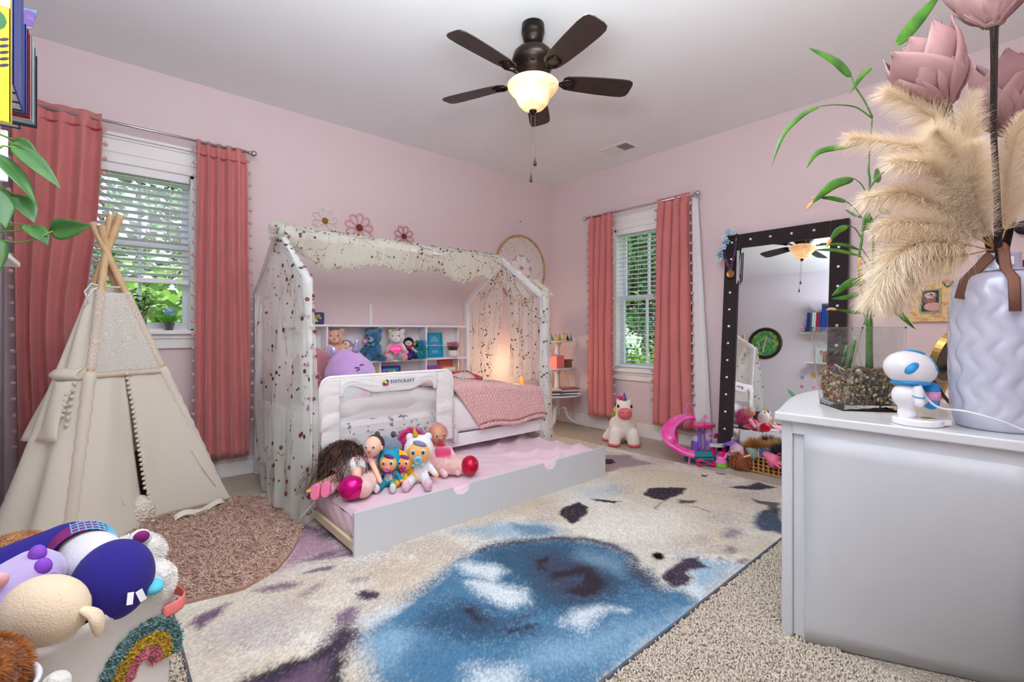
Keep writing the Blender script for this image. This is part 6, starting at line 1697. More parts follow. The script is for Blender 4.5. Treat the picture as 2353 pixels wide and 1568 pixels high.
def blade(parent, pts, w, m, name='leaf', n=12, org=Vector((0, 0, 0)), cup=0.25, pk=0.35):
    sp = bez(pts, n); b = MB()
    def f(u, v):
        i = min(int(u * n + 0.5), n); p = sp[i]; tg = sp[min(n, i + 1)] - sp[max(0, i - 1)]; sd = tg.cross(TOCAM)
        if sd.length < 1e-6: sd = Vector((0, 0, 1))
        sd.normalize(); nr = sd.cross(tg).normalized()
        ww = w * 0.5 * (math.sin(PI * u ** (math.log(0.5) / math.log(pk))) ** 0.85 if 0 < u < 1 else 0.02)
        x = (v - 0.5) * 2
        return p - org + sd * (x * ww) - nr * (abs(x) ** 1.5 * ww * cup)
    return b.grid(f, n + 1, 5).build(name, m, parent, smooth=True, solid=0.0005)
for i, (pts, w) in enumerate(BAM_LEAVES):
    lf_ = blade(bam, pts, w * 1.05, BLf, 'leaf', 12, BV, 0.12, 0.38)
    if i in (0, 1, 3, 8):
        e = Vector(pts[-1]); d = (e - Vector(pts[-2])).normalized()
        blade(lf_, [e - d * 0.012, e + d * 0.012, e + d * 0.03 + Vector((0, 0, -0.008))], 0.012, TIP, 'dry_tip', 6, BV)
for i, (pts, r) in enumerate(BAM_STEMS):
    rr = r * (0.52 if i < 4 else 0.6); sp = bez(pts, 4 * (len(pts) - 1)); n = len(sp)
    rad = [rr * (1 - 0.45 * k / n) * (1.12 if i < 4 and k % 4 == 0 else 1) for k in range(n)]
    MB().tube([p - BV for p in sp], rad, 10).build('stem', BG, bam, smooth=True)
for (x, y, h_, r) in ((2.03, 0.47, 0.13, 0.006), (2.06, 0.50, 0.11, 0.005)):
    MB().tube([Vector((x, y, 0.88)) - BV, Vector((x - 0.02, y - 0.03, 0.88 + h_)) - BV], r, 8).build('stem', BG, bam, smooth=True)
MB().tube([p - BV for p in bez(BAM_STEMS[0][0][:2], 4)], 0.0062, 8).build('dry_sheath', TIP, bam, smooth=True)

# ------------------------------------------------------------------ ribbed ceramic vase, pampas plumes, foam magnolias
PV = (1.934, 0.082, 0.765)
pv = thing('ceramic_vase', 'tall pale lavender glazed vase with wavy ribs', 'vase', PV)
GLZ = mat('lavender_glaze', (196, 198, 212), 0.12, coat=0.7, var=((182, 182, 204), 5, 0.4, 0.65))
prof = [(0.0, 0), (0.088, 0), (0.096, 0.006), (0.1, 0.03)] + [(0.1 + 0.006 * math.sin(PI * k / 22), 0.03 + 0.375 * k / 22) for k in range(1, 22)] + [(0.1, 0.405), (0.097, 0.42), (0.088, 0.434), (0.07, 0.443), (0.05, 0.449), (0.0445, 0.455), (0.044, 0.49), (0.046, 0.498), (0.043, 0.498), (0.04, 0.49), (0.04, 0.44)]
def wob(t, z, i):
    if z < 0.02 or z > 0.41 or i > 26: return 1
    k = min(1, (z - 0.02) / 0.03, (0.415 - z) / 0.03)
    return 1 + 0.06 * k * abs(math.sin(7 * t + 0.75 * math.sin(z * 66))) ** 0.8 - 0.02 * k
pr2 = [p for p in prof if p[1] < 0.03] + [(0.1 + 0.006 * math.sin(PI * k / 70), 0.03 + 0.375 * k / 70) for k in range(71)] + [p for p in prof if p[1] > 0.405 or (p[1] >= 0.44 and p[0] < 0.05)]
MB().lathe(pr2[:-6] + prof[-8:], 140, wob=lambda t, z, i: wob(t, z, 0) if z < 0.41 else 1).build('vase_body', GLZ, pv, smooth=True)
RIB = mat('brown_ribbon', (124, 84, 66), 0.6)
for pts in ([(-0.035, 0.01, 0.50), (-0.052, 0.02, 0.485), (-0.06, 0.04, 0.455), (-0.078, 0.065, 0.42), (-0.085, 0.075, 0.37)],
            [(-0.045, -0.01, 0.515), (-0.055, -0.012, 0.48), (-0.062, -0.015, 0.45), (-0.112, -0.032, 0.42), (-0.115, -0.034, 0.33)]):
    MB().tube(pts, 0.0125, 8, True, 0.10, up=(-0.8, -0.3, 0.3)).build('ribbon', RIB, pv, smooth=True)
MB().ring((-0.03, -0.005, 0.505), 0.018, 0.006, rotm(90, 0, 30), 20, 6).build('ribbon_bow', RIB, pv, smooth=True)
MB().bx(-0.0465, -0.0455, -0.03, -0.014, 0.462, 0.484).build('price_sticker', mat('sticker_white', (230, 232, 234), 0.7), pv)
PAM = mat('pampas_fluff', (246, 232, 208), 0.9, var=((236, 214, 180), 6, 0.42, 0.68)); PST = mat('pampas_stalk', (206, 164, 108), 0.7)
plum_labels = ['lowest pampas plume drooping over the bamboo', 'pampas plume drooping just behind the lowest one', 'pampas plume bending left at bamboo top height', 'pampas plume stretching farthest left', 'pampas plume rising left under the front magnolia', 'upright pampas plume in the middle of the bouquet', 'upright pampas plume leaning right beside the dark stem', 'pampas plume leaning out to the right of the bouquet', 'short inner pampas plume under the far left one', 'inner pampas plume behind the brown stems', 'pampas plume nearest the viewer in the bouquet middle', 'low pampas plume reaching left above the drooping ones']
for i, (pts, Lh) in enumerate(PLUMES):
    org = Vector(PV) + Vector((0, 0, 0.48))
    e = thing('pampas_plume', plum_labels[i], 'pampas grass', tuple(org), group='pampas plumes in the lavender vase')
    sp = bez(pts, 40)
    MB().tube([p - org for p in sp], [0.0022 * (1 - 0.7 * k / 40) for k in range(41)], 6).build('stalk', PST, e, smooth=True)
    g = np.random.default_rng(40 + i); n = 3400
    tt = 0.16 + 0.84 * g.random(n) ** 0.9; idx = tt * 40; k = np.minimum(idx.astype(int), 39); fr = idx - k
    A = np.array([tuple(p) for p in sp]); Rt = A[k] + (A[k + 1] - A[k]) * fr[:, None]; tg = A[k + 1] - A[k]; tg /= np.linalg.norm(tg, axis=1, keepdims=True)
    rd = g.normal(0, 1, (n, 3)); rd -= tg * np.sum(rd * tg, 1, keepdims=True); rd /= np.linalg.norm(rd, axis=1, keepdims=True)
    spread = (0.95 - 0.45 * tt ** 2)[:, None]
    V, F = strands(Rt - np.array(org), tg * 1.0 + rd * spread * 1.15, Lh * (0.82 + 0.5 * np.sin(PI * np.clip(tt, 0, 1)) - 0.1 * tt), 0.00085, 3, 0.22, 0.002, 0.16, 60 + i, 0.8, 0.35)
    stuff(npmesh('fluff', V, F, PAM, e))
def magnolia(name_label, base, axis, size, open_, n, seed, stem, petal_rows=((5, 1.0, 0.0), (4, 0.86, 0.5), (3, 0.7, 0.2))):
    e = thing('magnolia', name_label, 'artificial flower', tuple(base), group='dusty mauve foam magnolias in the lavender vase')
    base = Vector(base); ax = Vector(axis).normalized(); M = align(ax); g = random.Random(seed)
    PM = mat('mauve_petal', (168, 132, 130), 0.8, var=((140, 98, 102), 5, 0.4, 0.7), bump=(30, 0.05))
    for r_i, (cnt_, sc, ph) in enumerate(petal_rows):
        for k in range(cnt_):
            a = 2 * PI * (k + ph) / cnt_ + g.uniform(-0.12, 0.12); Lp = size * (1.02 - 0.02 * r_i) * g.uniform(0.92, 1.06)
            tipc = g.uniform(-0.06, 0.12); opn = open_ * (1 - 0.27 * r_i)
            rd_, td_ = Vector((math.cos(a), math.sin(a), 0)), Vector((-math.sin(a), math.cos(a), 0))
            def f(u, v):
                x = (v - 0.5) * 2
                w = size * 0.40 * math.sin(PI * min(0.99, max(0.035, u)) ** 0.72) ** 0.92
                r = size * (0.05 + opn * 0.5 * math.sin(min(1.9, u * 2.1)) + tipc * u ** 5) * (0.55 + 0.45 * sc)
                z = Lp * (u - 0.1 * u * u) 
                return M @ (rd_ * (r - 0.55 * w * x * x * (1 - 0.5 * u)) + td_ * (w * math.sin(x * 1.25) / 1.25 * 1.15) + Vector((0, 0, z + 0.02 * size * math.sin(5 * x + k))))
            MB().grid(f, 18, 9).build('petal', PM, e, smooth=True, solid=0.0022)
    MB().ell(M @ Vector((0, 0, 0.006)), (0.022, 0.022, 0.016), M, 14, 8).build('calyx', mat('calyx', (150, 120, 112), 0.8), e, smooth=True)
    sp = bez(stem, 20)
    MB().tube([p - base for p in sp], [0.0095 * (1 - 0.25 * math.sin(PI * k / 20)) for k in range(21)], 10).build('stem', mat('wrapped_stem', (52, 36, 30), 0.8, bump=(90, 0.8, 'wave')), e, smooth=True)
magnolia('topmost magnolia cut off by the top of the picture', (1.864, 0.089, 1.895), (-0.06, 0.03, 1), 0.20, 0.95, 5, 1, [(1.864, 0.089, 1.89), (1.864, 0.089, 1.782), (1.863, 0.09, 1.6), (1.87, 0.085, 1.443), (1.90, 0.081, 1.22)])
magnolia('front magnolia leaning toward the ceiling fan above the plumes', (1.85, 0.182, 1.705), (-0.26, 0.26, 0.70), 0.225, 0.66, 5, 2, [(1.85, 0.182, 1.70), (1.858, 0.170, 1.632), (1.885, 0.137, 1.494), (1.925, 0.09, 1.22)])
magnolia('rear magnolia behind the tallest dark stem', (2.072, 0.066, 1.645), (-0.05, 0.02, 1), 0.24, 0.6, 5, 3, [(2.072, 0.066, 1.64), (2.03, 0.071, 1.48), (1.965, 0.083, 1.22)])
magnolia('smallest magnolia low on the right under the rear one', (2.085, 0.025, 1.50), (-0.35, 0.42, 0.75), 0.13, 0.6, 4, 4, [(2.085, 0.025, 1.50), (2.05, 0.05, 1.42), (1.965, 0.08, 1.22)], ((3, 1.0, 0.0), (2, 0.8, 0.5)))

# ------------------------------------------------------------------ little white and blue robot projector
rb = thing('robot_projector', 'white and blue toy astronaut projector on a round base', 'toy projector', (1.822, 0.262, 0.765))
RW = mat('robot_white', (240, 240, 242), 0.3, coat=0.3); RBL = mat('robot_blue', (36, 150, 214), 0.35)
VR = Vector((0.75, -0.661, 0)); VF = Vector((-0.661, -0.75, 0)); UP = Vector((0, 0, 1))
def rv(r, f, u): return VR * r + VF * f + UP * u
RM = Matrix((VR, -VF, UP)).transposed()
b = MB(); b.lathe([(0, 0), (0.058, 0), (0.06, 0.004), (0.06, 0.016), (0.057, 0.02), (0, 0.02)], 40, rv(0.012, 0.01, 0)); b.build('base', RW, rb, smooth=False, bev=0.003)
b = MB(); b.box(rv(0.05, 0.03, 0.0125), (0.05, 0.05, 0.017), RM); b.build('base_port', RW, rb, bev=0.003)
MB().box(rv(0.034, 0.022, 0.0212), (0.028, 0.022, 0.001), RM).build('warning_label', mat('label_yellow', (150, 136, 20), 0.6), rb)
blob('body', [('c', rv(-0.012, 0, 0.03), rv(-0.012, 0, 0.06), 0.022, 0.019), ('e', rv(-0.008, 0, 0.03), (0.026, 0.026, 0.012)), ('e', rv(-0.008, 0, 0.085), (0.046, 0.04, 0.04)), ('c', rv(0.02, 0.0, 0.075), rv(0.045, -0.01, 0.07), 0.022, 0.018)], 0.004, RW, rb, 6)
MB().lathe([(0.0, 0), (0.036, 0), (0.047, 0.004), (0.047, 0.01), (0.036, 0.014), (0, 0.014)], 32, rv(-0.002, 0, 0.116), rotm(0, 3, 0)).build('collar', RBL, rb, smooth=True)
HC_ = rv(-0.002, 0.0, 0.165); HM = RM @ rotm(0, 14, 0)
MB().ell(HC_, (0.068, 0.058, 0.052), HM, 36, 22).build('head', RW, rb, smooth=True)
def on_head(x, z, rx, rz, m, nm, k=1.0, rot=0, th=0.0025):
    y = -0.056 * math.sqrt(max(0.02, 1 - (x / 0.068) ** 2 - (z / 0.052) ** 2))
    nrm = Vector((x / 0.068 ** 2, y / 0.056 ** 2, z / 0.052 ** 2)).normalized()
    return MB().ell(HC_ + HM @ Vector((x, y, z)), (rx, rz, th), HM @ align(nrm) @ rotm(0, 0, rot), 20, 8).build(nm, m, rb, smooth=True)
on_head(-0.035, -0.004, 0.021, 0.012, RBL, 'ear_disc', rot=60); on_head(-0.037, -0.005, 0.012, 0.008, mat('robot_blue_light', (60, 170, 226), 0.35), 'ear_ring', rot=60, th=0.0038)
MB().lathe([(0.026, -0.002), (0.026, 0.003), (0.02, 0.006), (0.018, 0.006)], 28, HC_ + HM @ Vector((0.004, 0, 0.0495)), HM, 1, 0.8).build('top_ring', RBL, rb, smooth=True)
MB().lathe([(0, 0.006), (0.019, 0.005), (0.019, 0)], 28, HC_ + HM @ Vector((0.004, 0, 0.0495)), HM, 1, 0.8).build('top_lens', mat('amber_lens', (170, 116, 20), 0.15, coat=0.6), rb, smooth=True)
on_head(0.03, 0.024, 0.024, 0.0042, RBL, 'head_stripe', rot=100)
on_head(0.047, 0.002, 0.005, 0.005, mat('robot_grey', (190, 190, 192), 0.5), 'screw_cap')
g0 = None
for i in range(26):
    x = -0.02 + 0.0028 * i; z = -0.024 - 0.001 * (i % 3) + 0.0004 * i * 0.9
    y = -0.056 * math.sqrt(max(0.02, 1 - (x / 0.068) ** 2 - (z / 0.052) ** 2))
    if g0 is None: g0 = MB().ell((0, 0, 0), 0.0007, None, 6, 4).build('speaker_hole', mat('hole_dark', (90, 90, 96), 0.8), rb); o = g0
    else: o = copyto(g0, rb)
    o.location = HC_ + HM @ Vector((x, y, z))
b = MB(); b.cap(rv(-0.012, 0.038, 0.105), rv(-0.014, 0.047, 0.068), 0.014, 0.012); b.build('arm', RW, rb, smooth=True)
MB().ring(rv(-0.013, 0.043, 0.088), 0.0142, 0.0015, RM @ rotm(15, 0, 0), 20, 6).build('arm_band', RBL, rb, smooth=True)
for k, (r_, f_) in enumerate(((0.062, 0.0), (0.074, -0.025))):
    tank = blob('jet_tank', [('c', rv(r_, f_, 0.062), rv(r_, f_, 0.105), 0.021, 0.021)], 0.004, RBL, rb)
    MB().lathe([(0.0214, -0.013), (0.0222, -0.013), (0.0222, 0.013), (0.0214, 0.013)], 24, rv(r_, f_, 0.084)).build('tank_band', mat('robot_pink', (226, 160, 206), 0.4), tank, smooth=True)
cbl = MB().tube(bez([(1.787, 0.252, 0.905), (1.789, 0.235, 0.883), (1.806, 0.222, 0.846), (1.81, 0.195, 0.822), (1.775, 0.14, 0.823), (1.77, 0.07, 0.806), (1.80, 0.0, 0.772), (1.83, -0.04, 0.768)], 40), 0.0028, 8).build('power_cable', mat('cable_white', (232, 228, 236), 0.5), smooth=True)
tag(cbl, 'thin white power cable running from the projector past the vase', 'cable')

# ------------------------------------------------------------------ easel backs and frames behind the projector
GOLD = mat('satin_gold', (190, 150, 84), 0.35, 0.8)
es = thing('photo_frame', 'oval gold edged frame seen from behind on a black easel stand', 'photo frame', (2.39, 0.22, 0.765), group='frames standing on the dresser')
EM = Matrix((VR, VF * -1, UP)).transposed()
fr_M = EM @ Matrix.Rotation(R(35), 3, 'Y') @ rotm(0, 0, 74)
b = MB(); b.lathe([(0.0, -0.009), (0.1, -0.009), (0.1, 0.009), (0.0, 0.009)], 40, rv(-0.02, 0, 0.20), EM @ rotm(0, -55, 0), 1, 1); 
disc = MB().lathe([(0.088, -0.012), (0.10, -0.012), (0.10, 0.012), (0.088, 0.012), (0.088, -0.012)], 44, rv(-0.015, 0, 0.185), EM @ rotm(-62, -52, 0), 1.0, 1.0).build('gold_rim', GOLD, es, smooth=False)
MB().lathe([(0, -0.013), (0.097, -0.013), (0.097, -0.005), (0, -0.005)], 44, rv(-0.015, 0, 0.185), EM @ rotm(-62, -52, 0)).build('black_backing', BLK, es)
for pts in ([rv(-0.012, 0.02, 0.13), rv(0.055, 0.05, 0.004)], [rv(-0.06, -0.02, 0.09), rv(0.0, -0.04, 0.03), rv(0.03, -0.05, 0.004)]):
    MB().tube(pts, 0.008, 4).build('easel_leg', BLK, es)
MB().box(rv(-0.012, 0.012, 0.128), (0.02, 0.02, 0.03), EM).build('hinge', BLK, es, bev=0.003)
for (px, py, nm, c, lab, sz, tl) in ((2.55, 0.315, 'photo_frame', GOLD, 'small gold frame leaning behind the black easel', 0.11, 24), (2.62, 0.43, 'photo_frame', mat('grey_frame', (176, 176, 168), 0.5), 'pale grey frame peeking past the glass vase corner', 0.15, 14)):
    e = thing(nm, lab, 'photo frame', (px, py, 0.765), group='frames standing on the dresser')
    MM = EM @ rotm(0, tl, 0) @ rotm(0, 0, 60)
    MB().box(MM @ Vector((0, 0, sz / 2 + 0.01)), (0.02, sz * 0.8, sz), MM).build('frame', c, e, bev=0.003)
    MB().box(MM @ Vector((-0.011, 0, sz / 2 + 0.01)), (0.002, sz * 0.62, sz * 0.8), MM).build('photo', mat('dark_photo', (110, 100, 92), 0.3), e)
    MB().tube([MM @ Vector((0.01, 0, sz * 0.6)), Vector((MM @ Vector((0.01, 0, sz * 0.6))).to_tuple()) + rv(0.05, 0, 0) - UP * (MM @ Vector((0.01, 0, sz * 0.6))).z], 0.005, 4).build('strut', BLK, e)
or_ = thing('feather_ornament', 'dark feathered bird ornament half hidden behind the lavender vase', 'ornament', (2.25, 0.142, 0.765))
MB().tube([(0, 0, 0), (0.005, 0, 0.09), (0.0, 0, 0.17)], [0.012, 0.009, 0.006], 8).build('twig', mat('twig', (120, 96, 70), 0.9, bump=(60, 0.8)), or_, smooth=True)
b = MB(); b.cap((0.0, 0.0, 0.17), (-0.03, 0.022, 0.19), 0.016, 0.008); b.build('head', BLK, or_, smooth=True)
g = np.random.default_rng(77); n = 300
V, F = strands(np.stack([g.normal(-0.012, 0.01, n), g.normal(0.01, 0.01, n), g.uniform(0.05, 0.12, n)], 1), np.stack([g.normal(-0.8, 0.4, n), g.normal(0.6, 0.4, n), g.normal(0.2, 0.5, n)], 1), 0.022, 0.003, 2, 0.3, 0, 0.3, 6)
stuff(npmesh('feathers', V, F, mat('feather_grey', (96, 88, 84), 0.8, var=((150, 140, 120), 60, 0.45, 0.6)), or_))

# ------------------------------------------------------------------ frames and hooks on the back wall right of the mirror
def wall_frame(label, yc, zc, w, h, mc, vc, bw, photo):
    e = thing('picture_frame', label, 'picture frame', (XE - 0.0015, yc, zc), group='patterned frames on the back wall')
    m = mat('frame_' + label[:12], mc, 0.6, var=(vc, 34, 0.48, 0.56))
    b = MB(); a, c = w / 2, h / 2
    b.bx(-0.022, 0, -a, -a + bw, -c, c); b.bx(-0.022, 0, a - bw, a, -c, c); b.bx(-0.022, 0, -a + bw, a - bw, -c, -c + bw); b.bx(-0.022, 0, -a + bw, a - bw, c - bw, c)
    b.build('frame', m, e, bev=0.003)
    b = MB(); i_ = 0.012
    for (p, q, r_, s) in ((-a + bw - i_, -a + bw, -c + bw - i_, c - bw + i_), (a - bw, a - bw + i_, -c + bw - i_, c - bw + i_), (-a + bw, a - bw, -c + bw - i_, -c + bw), (-a + bw, a - bw, c - bw, c - bw + i_)): b.bx(-0.027, -0.02, p, q, r_, s)
    b.build('inner_border', mat('frame_border', (186, 160, 110), 0.6, var=((120, 150, 130), 80, 0.48, 0.54)), e)
    ph = MB().bx(-0.012, -0.004, -a + bw, a - bw, -c + bw, c - bw).build('photo', photo, e)
    return e, ph
e, ph = wall_frame('cream floral frame with a sleeping child photo on back wall', 0.475, 1.232, 0.215, 0.265, (222, 196, 140), (206, 150, 110), 0.066, mat('photo_backdrop', (46, 42, 48), 0.4))
SK = mat('photo_skin', (150, 96, 80), 0.5)
for c, r, m, nm in (((-0.0125, 0.0, 0.012), (0.001, 0.026, 0.03), SK, 'photo_face'), ((-0.0128, 0.0, 0.036), (0.001, 0.029, 0.022), mat('photo_hat', (220, 210, 206), 0.6, var=((120, 90, 90), 90, 0.5, 0.55)), 'photo_hat'), ((-0.0126, -0.014, -0.036), (0.001, 0.046, 0.028), mat('photo_wrap', (206, 160, 150), 0.6), 'photo_wrap')):
    b = MB(); b.ell(c, r, None, 16, 10); b.build(nm, m, ph)
b = MB(); BEADS = mat('beads', (90, 120, 110), 0.4, var=((90, 60, 90), 80, 0.45, 0.55))
for k in range(11): b.ell((-0.032, -0.06 - 0.0045 * k, 0.118 - 0.03 * math.sin(PI * k / 10)), 0.0055, None, 8, 6)
bd = b.build('bead_bracelet', BEADS, smooth=True, loc=(XE - 0.0015, 0.475, 1.232)); tag(bd, 'teal bead bracelet hung on the corner of the floral frame', 'bracelet')
b = MB()
for k in range(12): b.ell((-0.032, 0.075 - 0.004 * k, 0.07 + 0.0085 * k), 0.005, None, 8, 6)
for k in range(8): b.ell((-0.032, 0.075 - 0.0 + 0.006 * k, 0.07 + 0.001 * k), 0.004, None, 8, 6)
bd = b.build('bead_necklace', mat('beads_dark', (84, 56, 76), 0.4), smooth=True, loc=(XE - 0.0015, 0.475, 1.232)); tag(bd, 'dark purple bead string hanging over the floral frame', 'necklace')
wall_frame('yellow ridged frame mostly hidden by the pampas plumes', 0.452, 1.50, 0.15, 0.19, (216, 196, 130), (196, 170, 96), 0.045, mat('pale_print', (214, 204, 160), 0.6))
for (y, z, c, nm, lab) in ((0.075, 1.84, (16, 14, 18), 'wall_hook', 'black round wall hook at the right picture edge'), (0.07, 1.632, (24, 18, 26), 'wall_hook', 'lower black wall hook near the right picture edge')):
    e = thing(nm, lab, 'wall hook', (XE, y, z)); m = mat('hook_black', c, 0.5)
    MB().tube([(0, 0, 0), (-0.03, 0, 0)], 0.008, 10).build('stem', m, e); b = MB(); b.ell((-0.045, 0, 0), (0.022, 0.04, 0.04), None, 18, 12); b.build('ball', m, e, smooth=True)
pp = MB().ell((0, 0, 0), 0.02, None, 14, 10).build('yarn_pompom', mat('violet_yarn', (92, 70, 150), 0.95, bump=(200, 1)), smooth=True, loc=(XE - 0.022, 0.068, 1.43)); tag(pp, 'small violet pompom on the wall below the hooks', 'pompom')
# ------------------------------------------------------------------ dolls and plush on the trundle (local axes: x right, -y toward the room, z up)
def plushm(n, c, v=None, b=1.0, sc=110, sheen=0.35): return mat(n, c, 0.95, bump=(sc, b), sheen=sheen, var=(v, 30, 0.42, 0.6) if v else None)
EYEW = mat('eye_white', (240, 240, 240), 0.2); EYEB = mat('eye_blue', (50, 130, 170), 0.15, coat=0.5); EYEK = mat('eye_black', (18, 16, 20), 0.15, coat=0.5)
LIP = mat('doll_lip', (190, 80, 80), 0.4); SKINO = (238, 172, 100); SKINP = (236, 190, 165); SKINB = (198, 138, 112)
ATT = mat('plush_attr', (200, 200, 200), 0.92, attr='Col', bump=(240, 0.3), sheen=0.04)
VIN = mat('vinyl_attr', (200, 200, 200), 0.4, attr='Col')
def E_(c, r, M, m, nm, par, n=12, k=8): b = MB(); b.ell(c, r, M, n, k); return b.build(nm, m, par, smooth=True)
def eyes(par, c, dx, y, z, r, tilt=0, iris=EYEB):
    for s in (-1, 1):
        e = E_((c[0] + s * dx, c[1] + y, c[2] + z), (r, r * 0.35, r * 1.15), rotm(0, 0, s * 12), EYEW, 'eye', par)
        E_((c[0] + s * dx, c[1] + y - r * 0.28, c[2] + z), (r * 0.72, r * 0.2, r * 0.85), rotm(0, 0, s * 12), iris, 'iris', e); E_((c[0] + s * dx, c[1] + y - r * 0.44, c[2] + z), (r * 0.36, r * 0.1, r * 0.45), None, EYEK, 'pupil', e)
def hood_doll(label, loc, yaw, s, body, belly, feet, skin, hair, pac, spots=None, horn=None, headtilt=0, ears=True):
    e = thing('baby_doll', label, 'doll', loc, rz=-41.4 + yaw, scale=s)
    H = (0.0, 0.012, 0.125); HM = rotm(0, headtilt, 0)
    sh = [('c', (0, 0.012, 0.025), (0, 0.018, 0.07), 0.036, 0.028), ('c', (-0.034, 0.01, 0.066), (-0.066, -0.022, 0.034), 0.0135, 0.012), ('c', (0.034, 0.01, 0.066), (0.066, -0.022, 0.034), 0.0135, 0.012),
          ('c', (-0.022, -0.01, 0.02), (-0.038, -0.1, 0.017), 0.02, 0.016), ('c', (0.022, -0.01, 0.02), (0.04, -0.1, 0.017), 0.02, 0.016), ('e', (-0.039, -0.115, 0.024), (0.017, 0.015, 0.025)), ('e', (0.041, -0.115, 0.024), (0.017, 0.015, 0.025)),
          ('e', H, (0.060, 0.052, 0.058)), ('e', (0, -0.02, 0.055), (0.022, 0.008, 0.024))]
    cols = [body] * 5 + [feet, feet, body, belly]
    if ears:
        for q in (-1, 1): sh.append(('e', (q * 0.036, 0.012, 0.175), (0.016, 0.01, 0.018))); cols.append(body)
    bd = blob('body', sh, 0.005, ATT, e, 4, cols)
    E_((0, -0.014, 0.120), (0.046, 0.034, 0.046), HM, mat('face_%d' % sum(skin), skin, 0.4), 'face', e, 22, 14)
    c = (0, -0.014, 0.120)
    eyes(e, c, 0.019, -0.0275, 0.006, 0.0105)
    b = MB(); b.ell((0.006, -0.030, 0.157), (0.028, 0.014, 0.011), rotm(0, 18, 0), 12, 8); b.build('hair_tuft', mat('hair_%d' % sum(hair), hair, 0.6, bump=(120, 0.6, 'wave')), e, smooth=True)
    b = MB(); b.ell((0, -0.052, 0.103), (0.0175, 0.006, 0.012), None, 14, 8); b.ring((0, -0.062, 0.1), 0.010, 0.0028, rotm(90, 0, 0), 16, 6); b.build('pacifier', mat('pac_%d' % sum(pac), pac, 0.25, coat=0.4), e, smooth=True)
    b = MB(); b.tube([(-0.012, -0.05, 0.1), (-0.014, -0.05, 0.082), (0, -0.036, 0.076), (0.013, -0.05, 0.084), (0.012, -0.05, 0.1)], 0.0018, 5)
    for q in (-1, 1): b.ell((q * 0.014, -0.036, 0.077), (0.012, 0.004, 0.006), rotm(0, q * 20, 0), 8, 6)
    b.build('bow', mat('bow_%d' % sum(hair), hair if not horn else (150, 220, 220), 0.6), e, smooth=True)
    for q in (-1, 1): E_((q * 0.069, -0.027, 0.031), (0.011, 0.010, 0.009), None, mat('face_%d' % sum(skin), skin, 0.4), 'hand', e)
    if spots:
        g = random.Random(3); b = MB()
        for k in range(16): 
            q = g.choice((-1, 1)); t = g.random(); p = (q * (0.022 + 0.017 * t), -0.01 - 0.09 * t, 0.036 - 0.002 * t) if k % 2 else (q * g.uniform(0.012, 0.03), -0.018 + g.uniform(-.004, .002), g.uniform(0.03, 0.075))
            b.ell(p, (0.006, 0.005, 0.0045), None, 8, 6)
        b.build('fabric_spots', mat('spots_%d' % sum(spots), spots, 0.9), bd, smooth=True)
    if horn: MB().lathe([(0.011, 0), (0.009, 0.01), (0.0095, 0.012), (0.006, 0.022), (0.0065, 0.024), (0, 0.04)], 12, (-0.012, 0.0, 0.180), rotm(12, -10, 0)).build('horn', mat('gold_horn', (222, 184, 40), 0.4), e, smooth=True)
    return e
hood_doll('turquoise hooded baby doll with pink pacifier and white belly', (1.19, 2.37, 0.194), 4, 1.06, (20, 152, 176), (206, 200, 196), (222, 220, 220), SKINO, (110, 60, 150), (232, 120, 170), (216, 70, 150), headtilt=4)
hood_doll('yellow giraffe print hooded baby doll with magenta pacifier', (1.272, 2.345, 0.194), 0, 0.98, (238, 178, 40), (246, 214, 70), (130, 176, 50), (236, 160, 80), (140, 70, 160), (196, 20, 110), (214, 128, 30))
hood_doll('white unicorn hooded baby doll with pale blue pacifier and golden horn', (1.345, 2.318, 0.194), 8, 1.42, (232, 230, 232), (226, 222, 228), (226, 190, 206), (240, 180, 104), (150, 160, 190), (120, 190, 214), None, True, 6)
# bald doll in a pink dress
e = thing('baby_doll', 'bald baby doll in raspberry dress and pink fur headband', 'doll', (1.545, 2.385, 0.194), rz=-14)
DRS = mat('raspberry_velvet', (206, 26, 100), 0.7, sheen=0.6, bump=(60, 0.2))
bd = blob('body', [('c', (0, 0.01, 0.03), (0, 0.05, 0.13), 0.05, 0.042), ('e', (-0.015, 0.05, 0.215), (0.056, 0.062, 0.062)), ('c', (-0.02, 0.05, 0.15), (-0.018, 0.05, 0.19), 0.025, 0.025), ('c', (-0.05, 0.03, 0.125), (-0.075, -0.05, 0.06), 0.022, 0.018), ('c', (0.05, 0.03, 0.125), (0.085, -0.03, 0.05), 0.022, 0.018), ('c', (-0.03, -0.02, 0.03), (-0.03, -0.13, 0.025), 0.026, 0.02), ('c', (0.03, -0.02, 0.03), (0.05, -0.13, 0.025), 0.026, 0.02), ('e', (-0.08, -0.062, 0.05), (0.016, 0.02, 0.014)), ('e', (0.09, -0.045, 0.038), (0.016, 0.02, 0.014))],
      0.006, VIN, e, 4, [(206, 26, 100), SKINB, SKINB, (232, 176, 196), (232, 176, 196), (230, 190, 196), (230, 190, 196), SKINB, SKINB])
MB().lathe([(0.046, 0.145), (0.052, 0.10), (0.065, 0.06), (0.10, 0.016), (0.104, 0.012)], 28, (0, 0.025, 0), rotm(14, 0, 0), 1, 0.9, wob=lambda t, z, i: 1 + 0.05 * math.sin(11 * t)).build('dress', DRS, e, smooth=True, solid=0.002)
MB().ring((0, 0.035, 0.098), 0.053, 0.005, rotm(14, 0, 0), 24, 6).build('sash', mat('satin_sash', (230, 60, 140), 0.3), e, smooth=True)
eyes(e, (-0.015, 0.05, 0.215), 0.022, -0.058, 0.006, 0.008, iris=EYEK)
